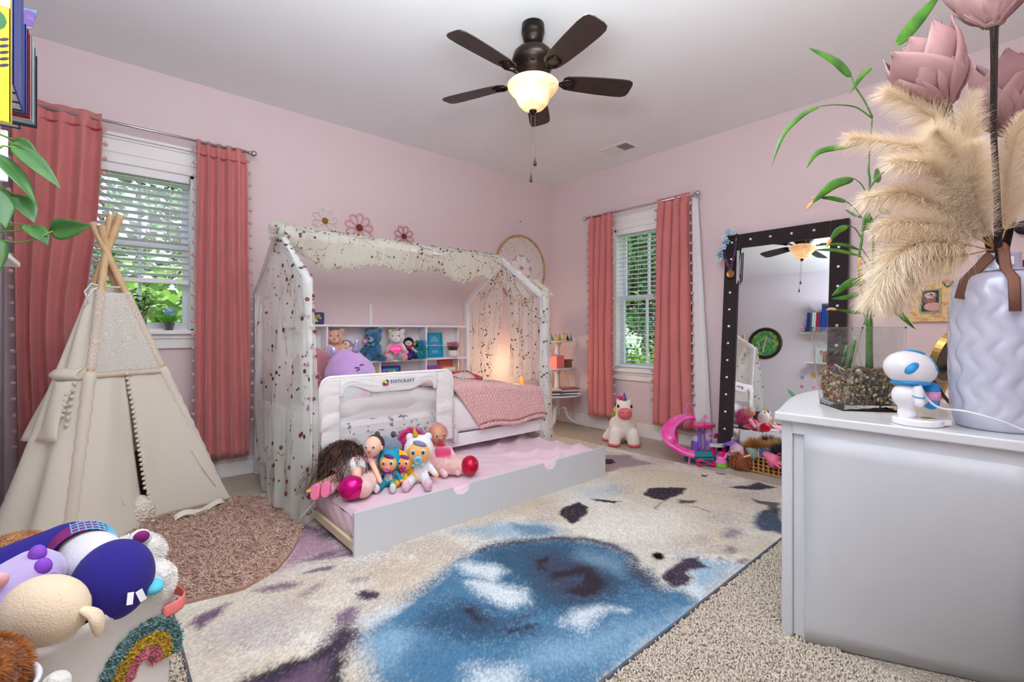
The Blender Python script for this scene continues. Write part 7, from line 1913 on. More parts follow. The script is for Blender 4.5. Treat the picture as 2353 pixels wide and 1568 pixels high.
E_((-0.015, -0.014, 0.205), (0.009, 0.01, 0.008), None, mat('face_%d' % sum(SKINB), SKINB, 0.4), 'nose', e); E_((-0.015, -0.006, 0.188), (0.011, 0.006, 0.004), None, LIP, 'mouth', e)
for q in (-1, 1): E_((-0.015 + q * 0.055, 0.055, 0.212), (0.006, 0.012, 0.015), None, mat('face_%d' % sum(SKINB), SKINB, 0.4), 'ear', e)
g = np.random.default_rng(4); n = 1400; a = g.uniform(-0.2, PI + 0.2, n)
rt = np.stack([-0.015 + 0.058 * np.cos(a), 0.062 + g.normal(0, 0.008, n), 0.215 + 0.062 * np.sin(a)], 1)
V, F = strands(rt, np.stack([np.cos(a), g.normal(0, .5, n), np.sin(a)], 1), 0.018, 0.0016, 2, 0.1, 0, 0.4, 2); stuff(npmesh('fur_headband', V, F, mat('pale_pink_fur', (236, 196, 196), 0.9), e))
# reclining doll in floral dress
e = thing('baby_doll', 'pale baby doll reclining in pink bodice and pastel floral skirt', 'doll', (1.035, 2.455, 0.235), rz=-41.4)
bd = blob('body', [('c', (-0.01, 0.0, 0.06), (0.055, 0.02, 0.115), 0.042, 0.034), ('e', (0.098, -0.005, 0.185), (0.05, 0.05, 0.056), rotm(0, 15, 0)), ('c', (0.065, 0.01, 0.12), (0.085, 0.0, 0.15), 0.02, 0.02), ('c', (0.03, -0.02, 0.12), (-0.09, -0.03, 0.07), 0.017, 0.013), ('c', (0.09, -0.01, 0.105), (0.15, -0.07, 0.03), 0.017, 0.013), ('e', (-0.105, -0.033, 0.075), (0.016, 0.012, 0.015)), ('e', (0.158, -0.082, 0.022), (0.014, 0.014, 0.013)),
                     ('c', (-0.03, -0.02, 0.05), (-0.135, -0.07, 0.01), 0.03, 0.02), ('c', (0.01, -0.04, 0.06), (0.045, -0.11, 0.075), 0.032, 0.026), ('c', (0.045, -0.11, 0.075), (0.055, -0.15, 0.01), 0.026, 0.017), ('e', (-0.16, -0.08, 0.006), (0.024, 0.016, 0.013))], 0.006, VIN, e, 4,
      [(232, 178, 190)] + [SKINP] * 10)
MB().lathe([(0.036, 0.075), (0.055, 0.045), (0.08, 0.01), (0.092, -0.02), (0.088, -0.022)], 28, (0.005, -0.012, 0.062), rotm(38, 32, 0), 1, 0.85, wob=lambda t, z, i: 1 + 0.05 * math.sin(10 * t)).build('skirt', mat('floral_print', (228, 226, 226), 0.8, var=((226, 170, 180), 26, 0.56, 0.6), var2=((150, 196, 200), 34, 0.58, 0.62)), e, smooth=True, solid=0.002)
for c in ((0.028, -0.015, 0.125), (0.088, -0.005, 0.112)): E_(c, (0.028, 0.026, 0.014), rotm(0, 25, 0), mat('pink_sleeve', (232, 178, 190), 0.8), 'sleeve', e)
eyes(e, (0.096, -0.006, 0.185), 0.019, -0.046, 0.006, 0.0085); E_((0.094, -0.055, 0.178), (0.006, 0.007, 0.005), None, mat('face_%d' % sum(SKINP), SKINP, 0.4), 'nose', e); E_((0.092, -0.052, 0.163), (0.008, 0.004, 0.0045), None, LIP, 'mouth', e)
b = MB(); b.ell((0.103, 0.013, 0.190), (0.0525, 0.046, 0.056), rotm(0, 15, 0), 20, 14); b.build('moulded_hair', mat('dark_hair', (58, 40, 36), 0.5), e, smooth=True)
E_((0.148, -0.012, 0.178), (0.007, 0.01, 0.013), None, mat('face_%d' % sum(SKINP), SKINP, 0.4), 'ear', e)
# brown curly haired doll
e = thing('curly_doll', 'doll with big curly brown hair and pink shoes behind the reclining one', 'doll', (0.985, 2.56, 0.205), rz=-41.4)
blob('body', [('e', (0.04, -0.02, 0.12), (0.062, 0.06, 0.07)), ('c', (0, 0.0, 0.03), (0.02, 0, 0.08), 0.05, 0.04), ('c', (-0.03, -0.03, 0.04), (-0.09, -0.13, 0.01), 0.022, 0.017), ('e', (-0.10, -0.145, 0.006), (0.018, 0.02, 0.01)), ('c', (0.0, -0.04, 0.03), (-0.02, -0.19, 0.02), 0.026, 0.022), ('c', (0.03, -0.04, 0.03), (0.025, -0.18, 0.02), 0.026, 0.022)], 0.007, VIN, e, 4, [(150, 92, 70), (226, 120, 160), SKINO, SKINO, (226, 170, 180), (226, 170, 180)])
for dx, dz in ((-0.03, 0.0), (0.022, 0.012)):
    MB().prism(rrect(0.045, 0.078, 0.022), -0.012, 0.012, rotm(78, 0, -6), (dx, -0.225, 0.030 + dz)).build('shoe', mat('pink_shoe', (236, 124, 160), 0.5), e, bev=0.004)
g = np.random.default_rng(9); n = 3800; v = g.normal(0, 1, (n, 3)); v[:, 1] = -np.abs(v[:, 1]) * 0.4 + 0.25; v /= np.linalg.norm(v, axis=1, keepdims=True)
rt = np.array([0.035, -0.005, 0.125]) + v * np.array([0.062, 0.06, 0.072])
V, F = strands(rt, v + np.array([-0.25, -0.25, 0.15]), 0.15 * g.uniform(0.5, 1.3, n), 0.0036, 9, 0.9, 0.009, 0.45, 8, 2.6, 0.6); V[:, 2] = np.maximum(V[:, 2], -0.005)
stuff(npmesh('curly_hair', V, F, mat('brown_hair', (92, 60, 48), 0.6, var=((60, 38, 32), 12, 0.4, 0.6)), e))
# big pink fluffy plush with metallic hooves lying behind the dolls
e = thing('unicorn_plush', 'large pale pink fluffy plush with shiny magenta hooves lying under the dolls', 'plush toy', (1.28, 2.56, 0.197), rz=-41.4)
PF = plushm('pale_pink_plush', (234, 196, 190), (222, 176, 172), 1.0, 80, 0.5)
def loc_of(p):
    d = Vector(p) - Vector((1.28, 2.56, 0.197)); a = R(41.4); return Vector((d.x * math.cos(a) - d.y * math.sin(a), d.x * math.sin(a) + d.y * math.cos(a), d.z))
fr_, fm_, fl2 = loc_of((1.625, 2.215, 0.255)), loc_of((0.945, 2.285, 0.258)), loc_of((0.905, 2.66, 0.26))
blob('body', [('e', (0.02, 0.03, 0.06), (0.17, 0.05, 0.06)), ('c', (0.1, 0.02, 0.05), tuple(fr_ - Vector((0.06, -0.02, 0.012))), 0.05, 0.05), ('c', (-0.03, 0.0, 0.05), tuple(fm_ + Vector((0.05, 0.02, -0.01))), 0.045, 0.05), ('c', (-0.1, 0.04, 0.05), tuple(fl2 + Vector((0.04, 0.0, -0.01))), 0.045, 0.045)], 0.01, PF, e, 5)
g = np.random.default_rng(15); ts = []
for a_, c_, rr in (((0.1, 0.02, 0.05), tuple(fr_), 0.052), ((-0.03, 0.0, 0.05), tuple(fm_), 0.05)):
    A_1, B_1 = Vector(a_), Vector(c_); n = 1700; t_ = g.uniform(0, 0.86, n); v = g.normal(0, 1, (n, 3)); ax = np.array((B_1 - A_1).normalized()); v -= ax * (v @ ax)[:, None]; v /= np.linalg.norm(v, axis=1, keepdims=True)
    rt = np.array(A_1) + np.array(B_1 - A_1) * t_[:, None] + v * rr * 0.94; k = rt[:, 2] > -0.0; ts.append((rt[k], v[k] + ax * 0.3))
V, F = strands(np.concatenate([q[0] for q in ts]), np.concatenate([q[1] for q in ts]), 0.014, 0.0022, 2, 0.3, 0, 0.4, 6); V[:, 2] = np.maximum(V[:, 2], 0.0); stuff(npmesh('leg_fur', V, F, mat('pink_fur_strand', (236, 200, 194), 0.9), e))
for c, r, m in ((fr_, (0.052, 0.06, 0.057), mat('foil_red', (196, 20, 60), 0.25, 0.55)), (fm_, (0.066, 0.06, 0.06), mat('foil_magenta', (206, 10, 120), 0.22, 0.6)), (fl2, (0.055, 0.05, 0.06), MATS['foil_red'])): E_(c, r, rotm(0, 0, 10), m, 'hoof', e, 24, 16)
hd = loc_of((1.44, 2.56, 0.36))
g = np.random.default_rng(31); n = 1800; v = g.normal(0, 1, (n, 3)); v /= np.linalg.norm(v, axis=1, keepdims=True)
blob('head', [('e', tuple(hd), (0.06, 0.05, 0.075)), ('c', tuple(hd - Vector((0, 0, 0.05))), (0.12, 0.03, 0.08), 0.05, 0.06)], 0.01, PF, e)
V, F = strands(np.array(hd) + v * np.array([0.05, 0.045, 0.065]), v + np.array([-0.5, -0.3, 0.1]), 0.06, 0.003, 4, 0.4, 0.006, 0.3, 5); stuff(npmesh('pink_mane', V, F, mat('hot_pink_hair', (226, 60, 140), 0.7), e))
e = thing('grey_plush', 'blue grey rounded plush peeking out behind the reclining doll', 'plush toy', (1.28, 2.58, 0.175), rz=-41.4)
blob('body', [('c', (-0.03, 0.01, 0.07), (-0.02, 0.01, 0.17), 0.075, 0.072), ('e', (0.02, -0.01, 0.17), (0.078, 0.07, 0.062))], 0.01, plushm('slate_plush', (112, 128, 148), None, 0.4), e)
for x in (-0.06, 0.035): E_((x, 0.02, 0.247), (0.016, 0.012, 0.02), None, mat('slate_dark', (80, 84, 98), 0.9), 'ear', e)
MB().box((-0.06, -0.05, 0.222), (0.018, 0.004, 0.024), rotm(0, 20, 0)).build('tag', mat('red_tag', (190, 50, 60), 0.6), e)
E_((0, 0, 0), (0.025, 0.02, 0.03), None, mat('duck_yellow', (240, 206, 50), 0.8), 'rubber_duck', None); yd = bpy.data.objects['rubber_duck']; yd.location = (0.985, 2.70, 0.262); yd['kind'] = 'thing'; tag(yd, 'small yellow toy mostly hidden by the curly brown hair', 'toy')

# ------------------------------------------------------------------ plush on the bookcase and bed
def bear(name, label, cat, loc, rz, s, c, muz, pad, extra=None, rot=None, pose=None):
    e = thing(name, label, cat, loc, rz=rz, scale=s, rot=rot)
    m = plushm('plush_%d_%d_%d' % c, c, tuple(int(q * .88) for q in c), 0.8)
    legs = pose or [((-0.03, -0.03, 0.02), (-0.06, -0.09, 0.02)), ((0.03, -0.03, 0.02), (0.06, -0.09, 0.02))]
    sh = [('e', (0, 0, 0.06), (0.05, 0.042, 0.062)), ('e', (0, -0.004, 0.155), (0.058, 0.05, 0.052)), ('c', (-0.042, -0.01, 0.095), (-0.065, -0.045, 0.05), 0.018, 0.016), ('c', (0.042, -0.01, 0.095), (0.065, -0.045, 0.05), 0.018, 0.016), ('e', (-0.045, 0.004, 0.2), (0.019, 0.012, 0.019)), ('e', (0.045, 0.004, 0.2), (0.019, 0.012, 0.019))]
    sh += [('c', a, b, 0.023, 0.024) for a, b in legs]
    blob('body', sh, 0.006, m, e, 4)
    E_((0, -0.05, 0.14), (0.026, 0.018, 0.02), None, plushm('muz_%d_%d_%d' % muz, muz, None, 0.5), 'muzzle', e); E_((0, -0.068, 0.148), (0.009, 0.006, 0.007), None, mat('nose_%d_%d_%d' % pad, pad, 0.4), 'nose', e)
    for q in (-1, 1): E_((q * 0.022, -0.05, 0.168), (0.004, 0.003, 0.005), None, EYEK, 'eye', e)
    if not pose:
        for q in (-1, 1): E_((q * 0.063, -0.112, 0.021), (0.017, 0.005, 0.018), None, plushm('muz_%d_%d_%d' % muz, muz, None, 0.5), 'foot_pad', e)
    return e
SH = 0.794
bear('pig_plush', 'peach fuzzy piglet plush sitting in the left cubby', 'plush toy', (1.405, 3.73, SH), -22, 1.25, (232, 180, 156), (236, 192, 172), (200, 130, 120))
e = thing('owl_plush', 'mauve plush with cream tummy slumped between piglet and bear', 'plush toy', (1.58, 3.715, SH), rot=(0, R(-32), R(-20)))
blob('body', [('c', (0, 0, 0.05), (0, 0, 0.15), 0.062, 0.05), ('e', (-0.03, 0, 0.2), (0.014, 0.01, 0.02)), ('c', (0.03, -0.02, 0.02), (0.04, -0.06, 0.01), 0.016, 0.014)], 0.008, plushm('mauve_plush', (166, 122, 168), None, 0.4), e)
E_((0, -0.045, 0.075), (0.046, 0.024, 0.06), None, plushm('cream_tummy', (222, 204, 170), None, 0.4), 'tummy', e); E_((0, -0.05, 0.16), (0.03, 0.014, 0.028), None, MATS['cream_tummy'], 'snout', e); E_((0, -0.064, 0.168), (0.008, 0.005, 0.007), None, mat('rose_nose', (196, 90, 110), 0.5), 'nose', e)
E_((0.012, -0.068, 0.05), (0.014, 0.005, 0.02), rotm(0, -20, 0), mat('rose_patch', (196, 110, 140), 0.8), 'patch', e)
e = bear('bear_plush', 'blue teddy bear dangling one leg over the cubby shelf', 'plush toy', (1.71, 3.685, SH), -50, 1.25, (36, 106, 150), (150, 160, 180), (24, 26, 40), pose=[((-0.02, -0.04, 0.02), (-0.035, -0.07, -0.09)), ((0.035, 0.0, 0.02), (0.075, -0.01, 0.016))])
E_((-0.02, -0.085, 0.128), (0.018, 0.02, 0.016), None, mat('pink_sucker', (206, 130, 170), 0.6), 'pink_snout', e)
b = MB(); b.ell((-0.02, -0.045, 0.108), (0.02, 0.006, 0.011), rotm(0, 20, 0), 8, 6); b.ell((0.018, -0.047, 0.108), (0.02, 0.006, 0.011), rotm(0, -20, 0), 8, 6); b.build('ribbon_bow', mat('teal_ribbon', (70, 140, 170), 0.4), e, smooth=True)
e = bear('unicorn_plush', 'white unicorn plush holding a shiny pink Love heart', 'plush toy', (1.93, 3.705, SH), -30, 1.22, (236, 228, 224), (238, 232, 228), (220, 180, 180))
MB().prism(heart(0.085), -0.009, 0.009, rotm(80, 0, 0), (0, -0.078, 0.075)).build('foil_heart', mat('foil_pink', (206, 20, 110), 0.25, 0.5), e, bev=0.006)
text('lettering', 'Love', 0.03, mat('letter_white', (244, 240, 244), 0.5), e, (0, -0.0895, 0.082), (R(80), 0, 0), 0.0006)
MB().lathe([(0.012, 0), (0.009, 0.012), (0.01, 0.014), (0, 0.042)], 12, (0.004, -0.012, 0.202)).build('horn', mat('rose_horn', (210, 130, 150), 0.5), e, smooth=True)
for k, c in enumerate(((150, 206, 70), (90, 170, 220), (240, 220, 80))): E_((-0.012 - 0.014 * k, -0.01, 0.205 - 0.002 * k), (0.012, 0.012, 0.012), None, mat('mane_%d' % k, c, 0.8), 'mane_tuft', e)
for q in (-1, 1): E_((q * 0.058, -0.118, 0.022), (0.022, 0.01, 0.023), None, plushm('pink_paw', (226, 140, 156), None, 0.4), 'paw', e); E_((q * 0.068, -0.05, 0.052), (0.018, 0.016, 0.018), None, MATS['pink_paw'], 'hand', e)
e = thing('rag_doll', 'black haired rag doll with white face and orange bows in cubby', 'doll', (2.045, 3.70, SH), rz=-30)
blob('body', [('c', (0, 0, 0.03), (0, 0, 0.1), 0.045, 0.03), ('e', (0, 0, 0.148), (0.046, 0.042, 0.044)), ('c', (-0.03, -0.01, 0.095), (-0.055, -0.055, 0.05), 0.013, 0.012), ('c', (0.03, -0.01, 0.095), (0.065, -0.05, 0.065), 0.013, 0.012), ('c', (-0.02, -0.03, 0.02), (-0.05, -0.08, 0.015), 0.018, 0.016), ('c', (0.02, -0.03, 0.02), (0.07, -0.07, 0.018), 0.018, 0.016)], 0.006, ATT, e, 4, [(50, 24, 60), (26, 22, 24), (196, 190, 198), (196, 190, 198), (36, 28, 36), (36, 28, 36)])
E_((0, -0.02, 0.14), (0.034, 0.028, 0.03), None, mat('rag_face', (228, 224, 222), 0.8), 'face', e); E_((0, -0.049, 0.138), (0.006, 0.004, 0.005), None, mat('orange_nose', (230, 80, 40), 0.5), 'nose', e)
for q in (-1, 1): E_((q * 0.013, -0.047, 0.147), (0.004, 0.003, 0.004), None, EYEK, 'eye', e); E_((q * 0.05, -0.02, 0.13), (0.016, 0.012, 0.014), None, mat('orange_bow', (232, 92, 36), 0.7), 'bow', e); E_((q * 0.066, -0.01, 0.122), (0.022, 0.012, 0.016), None, mat('black_hair', (24, 20, 24), 0.8), 'pigtail', e)
E_((0, -0.045, 0.1), (0.024, 0.014, 0.018), None, mat('orange_frill', (200, 70, 60), 0.8, var=((80, 30, 110), 90, 0.45, 0.55)), 'frill', e)
MB().lathe([(0.03, 0.07), (0.05, 0.04), (0.075, 0.008)], 18, (0, -0.012, 0), None, 1, 0.9, wob=lambda t, z, i: 1 + 0.08 * math.sin(8 * t)).build('skirt', mat('purple_skirt', (70, 30, 130), 0.5), e, smooth=True, solid=0.002)
e = thing('monster_plush', 'shaggy turquoise plush with lilac ear at the cubby corner', 'plush toy', (2.15, 3.70, SH), rz=-35)
blob('body', [('c', (0, 0, 0.04), (0.0, 0, 0.12), 0.05, 0.032)], 0.008, mat('turq_core', (40, 150, 170), 0.9), e)
g = np.random.default_rng(12); n = 900; v = g.normal(0, 1, (n, 3)); v /= np.linalg.norm(v, axis=1, keepdims=True)
V, F = strands(np.array([0, 0, 0.075]) + v * np.array([0.045, 0.04, 0.08]), v + np.array([0, 0, -0.3]), 0.035, 0.006, 3, 0.5, 0.003, 0.3, 5); V[:, 2] = np.maximum(V[:, 2], -0.006); stuff(npmesh('shaggy_fur', V, F, mat('turq_fur', (60, 184, 200), 0.8, var=((30, 140, 160), 30, 0.4, 0.6)), e))
E_((0.04, 0.01, 0.135), (0.026, 0.016, 0.034), None, mat('lilac_ear', (110, 110, 210), 0.8), 'ear', e); E_((0.0, -0.03, 0.165), (0.006, 0.006, 0.014), None, mat('cream_horn', (230, 214, 200), 0.6), 'horn', e)
def bookx(label, x0, x1, z0, h, c, y=3.735, th=0.03, tilt=-6):
    e = thing('book', label, 'book', (x0, y, z0), rot=(R(tilt), 0, 0)); w = x1 - x0
    m = mat('bk_%d_%d_%d' % c, c, 0.45); b = MB(); b.bx(0, w, 0, 0.003, 0, h); b.bx(0, w, th - 0.003, th, 0, h); b.bx(0, 0.003, 0, th, 0, h); b.build('cover', m, e, bev=0.001)
    MB().bx(0.004, w - 0.004, 0.0032, th - 0.0032, 0.004, h - 0.004).build('pages', MATS['paper'], e); return e, w
e, w = bookx('turquoise fairy tale book with rose emblem in right cubby', 2.245, 2.425, SH, 0.235, (16, 150, 190), 3.72, 0.045)
LW_ = mat('title_cream', (220, 232, 230), 0.6)
for k, (s, z) in enumerate((('Hans', 0.188), ('Christian', 0.172), ("Andersen's", 0.156), ('Complete', 0.062), ('Fairy Tales', 0.049))): text('lettering', s, 0.019 if k < 3 else 0.014, LW_, e, (w / 2, -0.0008, z), (R(90), 0, 0), 0.0004)
b = MB()
for k in range(6): b.ell((w / 2 + 0.012 * math.cos(k), -0.0008, 0.113 + 0.01 * math.sin(k * 1.05)), (0.01, 0.0012, 0.008), None, 8, 6)
b.build('rose_emblem', mat('rose_print', (206, 96, 140), 0.6), e)
b = MB()
for (p, q, r_, s) in ((0.02, w - 0.02, 0.215, 0.219), (0.02, w - 0.02, 0.016, 0.020), (0.02, 0.024, 0.016, 0.219), (w - 0.024, w - 0.02, 0.016, 0.219)): b.bx(p, q, -0.001, 0.0, r_, s)
b.bx(w / 2 - 0.03, w / 2 + 0.02, -0.001, 0, 0.096, 0.1); b.build('vine_border', mat('vine_print', (40, 70, 70), 0.6), e)
ro, w = bookx('coral red picture book behind the yellow edged one', 2.41, 2.575, 0.45, 0.328, (214, 92, 92), 3.765, 0.012)
text('lettering', 'Angelina Ballerina', 0.02, mat('script_pink', (244, 200, 190), 0.6), ro, (w / 2, -0.0008, 0.295), (R(90), 0, 0), 0.0004, 'CENTER', 0.3, 0.92)
b = MB()
for k in range(4): b.bx(0.03, w - 0.03, -0.0008, 0, 0.268 - 0.011 * k, 0.270 - 0.011 * k)
b.build('printed_lines', MATS['script_pink'], ro)
cu, w = bookx('yellow edged prayer book standing below the turquoise fairy tale book', 2.43, 2.585, 0.44, 0.26, (226, 178, 30), 3.715, 0.012)
MB().bx(0.008, w - 0.022, -0.001, 0, 0.01, 0.25).build('cover_art', mat('cover_art', (232, 226, 220), 0.5), cu)
for s, z in (('Cuddle-Up', 0.222), ('Prayers', 0.196)): text('lettering', s, 0.03, mat('title_blue', (50, 90, 160), 0.6), cu, (w / 2 - 0.008, -0.0016, z), (R(90), 0, 0), 0.0004, 'CENTER', 0.1, 0.95)
b = MB()
for k, (x, z) in enumerate(((0.05, 0.12), (0.09, 0.13), (0.07, 0.08), (0.11, 0.09))): b.ell((x, -0.0014, z), (0.017, 0.0012, 0.045), rotm(0, 10 * k - 15, 0), 10, 6)
b.build('cover_figures', mat('cover_brown', (170, 110, 70), 0.6), cu)
pu, w = bookx('purple topped book low in the right cubby', 2.23, 2.40, 0.45, 0.27, (150, 80, 180), 3.74, 0.02)
e = thing('toy_box', 'purple and aqua boxed fish game in the lower middle cubby', 'box', (1.875, 3.74, 0.48))
MB().bx(-0.1, 0.1, -0.03, 0.03, 0, 0.256).build('carton', mat('carton_purple', (80, 40, 140), 0.5), e, bev=0.002); MB().bx(-0.094, 0.08, -0.0315, -0.03, 0.02, 0.238).build('picture', mat('fish_print', (40, 160, 206), 0.5, var=((30, 60, 160), 6, 0.4, 0.6)), e)
for x, c in ((-0.07, (226, 40, 110)), (-0.03, (160, 60, 60)), (0.0, (220, 130, 60))):
    b = MB(); b.ell((x, -0.032, 0.212), (0.016, 0.002, 0.01), None, 10, 6); b.add([(x + 0.012, -0.033, 0.212), (x + 0.026, -0.033, 0.224), (x + 0.026, -0.033, 0.2)], [(0, 1, 2)]); b.build('fish_print', mat('fish_%d' % sum(c), c, 0.5), e)
for (x, c) in ((1.745, (220, 160, 60)), (1.90, (180, 210, 40))):
    o = E_((0, 0, 0), (0.012, 0.012, 0.014), None, mat('ball_%d' % sum(c), c, 0.5), 'toy_ball', None); o.location = (x, 3.69, 0.694 if x > 1.8 else 0.70); tag(o, '%s toy ball tip showing above the bed guard' % ('lime' if x > 1.8 else 'amber'), 'toy ball')
e = thing('heather_pot', 'small white pot of pink heather in the right cubby', 'potted plant', (2.515, 3.70, SH))
MB().lathe([(0, 0), (0.036, 0), (0.044, 0.02), (0.044, 0.05), (0.038, 0.064), (0.036, 0.064), (0.034, 0.05), (0, 0.05)], 28).build('pot', mat('pot_white', (236, 232, 228), 0.5), e, smooth=True)
g = np.random.default_rng(5); n = 500; a = g.uniform(0, 2 * PI, n); rr = 0.028 * np.sqrt(g.random(n)); V, F = strands(np.stack([rr * np.cos(a), rr * np.sin(a), np.full(n, 0.05)], 1), np.stack([np.cos(a) * rr * 16, np.sin(a) * rr * 16, np.ones(n)], 1), 0.07, 0.0022, 3, 0.1, 0, 0.2, 3); stuff(npmesh('heather_greens', V, F, mat('heather_green', (110, 96, 70), 0.8), e))
n = 700; a = g.uniform(0, 2 * PI, n); rr = 0.06 * np.sqrt(g.random(n)); V, F = strands(np.stack([rr * np.cos(a), rr * np.sin(a), g.uniform(0.095, 0.14, n)], 1), g.normal(0, 1, (n, 3)), 0.011, 0.005, 1, 0, 0, 0.3, 4); stuff(npmesh('heather_bells', V, F, mat('heather_pink', (206, 120, 150), 0.8), e))
e = thing('lunch_box', 'purple printed lunch box standing on top of the bookcase', 'box', (1.235, 3.745, 1.092), rz=-6)
MB().bx(-0.085, 0.085, -0.035, 0.035, 0, 0.095).build('box', mat('lunch_purple', (70, 40, 110), 0.5), e, bev=0.012)
g = random.Random(6); LP = [mat('lp_%d' % i, c, 0.5) for i, c in enumerate(((170, 210, 50), (120, 180, 60), (200, 100, 40)))]
for k in range(11): E_((g.uniform(-0.07, 0.07), -0.0345, g.uniform(0.014, 0.08)), (g.uniform(0.009, 0.016), 0.0015, g.uniform(0.007, 0.011)), rotm(0, g.uniform(0, 180), 0), LP[k % 3], 'leaf_print', e, 10, 6)
# lavender unicorn squish on the bed
e = thing('squish_plush', 'plump lavender unicorn plush resting on the bed pillows', 'plush toy', (1.315, 3.20, 0.60), rz=-30)
LAV = mat('lavender_plush', (190, 150, 210), 0.85, sheen=0.5, var=((200, 166, 218), 4, 0.4, 0.7))
blob('body', [('e', (0, 0, 0.13), (0.175, 0.13, 0.155)), ('e', (-0.02, 0, 0.2), (0.13, 0.11, 0.12))], 0.012, LAV, e, 8)
SLV = mat('holo_lilac', (186, 186, 226), 0.25, 0.5)
b = MB(); b.lathe([(0.036, -0.01), (0.034, 0.03), (0.022, 0.06), (0.004, 0.08)], 16, (-0.105, -0.03, 0.275), rotm(0, -25, 0), 1, 0.45); ea = b.build('ear', LAV, e, smooth=True)
E_((-0.107, -0.047, 0.305), (0.02, 0.006, 0.03), rotm(0, -25, 0), SLV, 'ear_lining', ea)
MB().lathe([(0.024, 0), (0.021, 0.02), (0.022, 0.022), (0.017, 0.044), (0.018, 0.046), (0.008, 0.085), (0, 0.09)], 16, (0.035, -0.03, 0.30), rotm(8, 12, 0)).build('horn', SLV, e, smooth=True)
def on_sq(x, z): return -0.128 * math.sqrt(max(0.05, 1 - (x / 0.175) ** 2 - ((z - 0.13) / 0.155) ** 2)) - 0.004
for pts in ([(0.045, 0.195), (0.075, 0.19)], [(0.055, 0.172), (0.077, 0.182)], [(0.075, 0.205), (0.088, 0.214), (0.1, 0.208)]): MB().tube([(x, on_sq(x, z) - 0.004, z) for x, z in pts], 0.003, 6).build('stitched_eye', mat('stitch_dark', (60, 40, 70), 0.8), e)
MB().prism(heart(0.07), -0.006, 0.006, rotm(86, 0, 20), (0.098, on_sq(0.098, 0.14) - 0.004, 0.14)).build('sequin_heart', SLV, e, bev=0.004)

# ------------------------------------------------------------------ canvas bin of plush in the left foreground
bn = thing('storage_bin', 'white canvas storage bin with tufted rainbow and coral handle', 'storage bin', (-0.075, 1.575, 0.005), rz=37)
BC = mat('felt_canvas', (224, 222, 216), 0.95, bump=(400, 0.2))
def rsec(w, h, r, k=10): return rrect(w, h, r, k)
b = MB(); secs = []
for z, s in ((0.0, 0.90), (0.03, 0.92), (0.2, 0.96), (0.372, 1.0), (0.376, 1.022), (0.395, 1.025), (0.398, 1.0), (0.39, 0.97), (0.2, 0.93), (0.02, 0.88)): secs.append([(x * s, y * s, z) for x, y in rsec(0.36, 0.37, 0.07)])
m_ = len(secs[0]); b.v = [p for s in secs for p in s]
for i in range(len(secs) - 1):
    for j in range(m_): b.f.append((i * m_ + j, i * m_ + (j + 1) % m_, (i + 1) * m_ + (j + 1) % m_, (i + 1) * m_ + j))
b.f.append(tuple(reversed(range(m_)))); b.f.append(tuple((len(secs) - 1) * m_ + j for j in range(m_)))
b.build('bin_wall', BC, bn, smooth=True)
def tuft_arc(r, w, col, nm, seed):
    g = np.random.default_rng(seed); n = 3400; a = g.uniform(-0.25, PI + 0.25, n); rr = r + g.uniform(-w / 2, w / 2, n)
    x = 0.055 + rr * np.cos(a); z = 0.215 + rr * np.sin(a) * 1.0
    k = z > 0.03; x, z = x[k], z[k]; y = -0.185 * (0.92 + 0.08 * z / 0.372) + 0.0 * x
    V, F = strands(np.stack([x, y, z], 1), np.stack([0 * x, 0 * x - 1, 0 * x], 1), 0.012, 0.0042, 2, 0.2, 0, 0.45, seed + 1, taper=0.8); o = npmesh(nm, V, F, mat(nm + '_yarn', col, 0.95, var=(tuple(int(q * 0.82) for q in col), 70, 0.4, 0.6)), bn); stuff(o)
    pts = [(0.055 + r * math.cos(t), -0.184 * (0.92 + 0.08 * (0.215 + r * math.sin(t)) / 0.372) - 0.002, 0.215 + r * math.sin(t)) for t in [-0.25 + (PI + 0.5) * i / 30 for i in range(31)]]
    MB().tube(pts, w / 2, 8, True, 0.3, up=(0, 1, 0)).build(nm + '_base', mat(nm + '_yarn', col), o)
tuft_arc(0.092, 0.024, (126, 164, 164), 'teal_arc', 1); tuft_arc(0.062, 0.024, (214, 178, 60), 'mustard_arc', 4); tuft_arc(0.034, 0.022, (226, 136, 150), 'pink_arc', 7)
MB().tube(bez([(0.105, -0.188, 0.315), (0.15, -0.197, 0.318), (0.184, -0.165, 0.322), (0.193, -0.1, 0.325), (0.185, -0.06, 0.322)], 16), 0.016, 8, True, 0.12, up=(0, 1, 0)).build('handle', mat('coral_strap', (240, 128, 124), 0.8, bump=(300, 0.3)), bn, smooth=True)
MB().tube([(-0.168, -0.178, 0.02), (-0.172, -0.186, 0.2), (-0.176, -0.19, 0.37)], 0.0025, 6).build('seam', mat('seam_grey', (196, 194, 188), 0.9), bn)
FW = plushm('fluffy_white', (236, 234, 228), (224, 222, 216), 1.0, 90, 0.6)
def fluff(parent, c, r, n, Lh, m, seed, w=0.0013):
    n *= 2; Lh *= 0.72
    g = np.random.default_rng(seed); v = g.normal(0, 1, (n, 3)); v /= np.linalg.norm(v, axis=1, keepdims=True)
    V, F = strands(np.array(c) + v * np.array(r) * 0.97, v + np.array([0.15, -0.1, -0.25]), Lh, w, 2, 0.3, 0, 0.35, seed); stuff(npmesh('fur', V, F, m, parent))
def plush(name, label, loc, shapes, m, cols=None, vox=0.008, sm=5, rz=0): 
    e = thing(name, label, 'plush toy', loc, rz=rz); blob('body', shapes, vox, m, e, sm, cols); return e
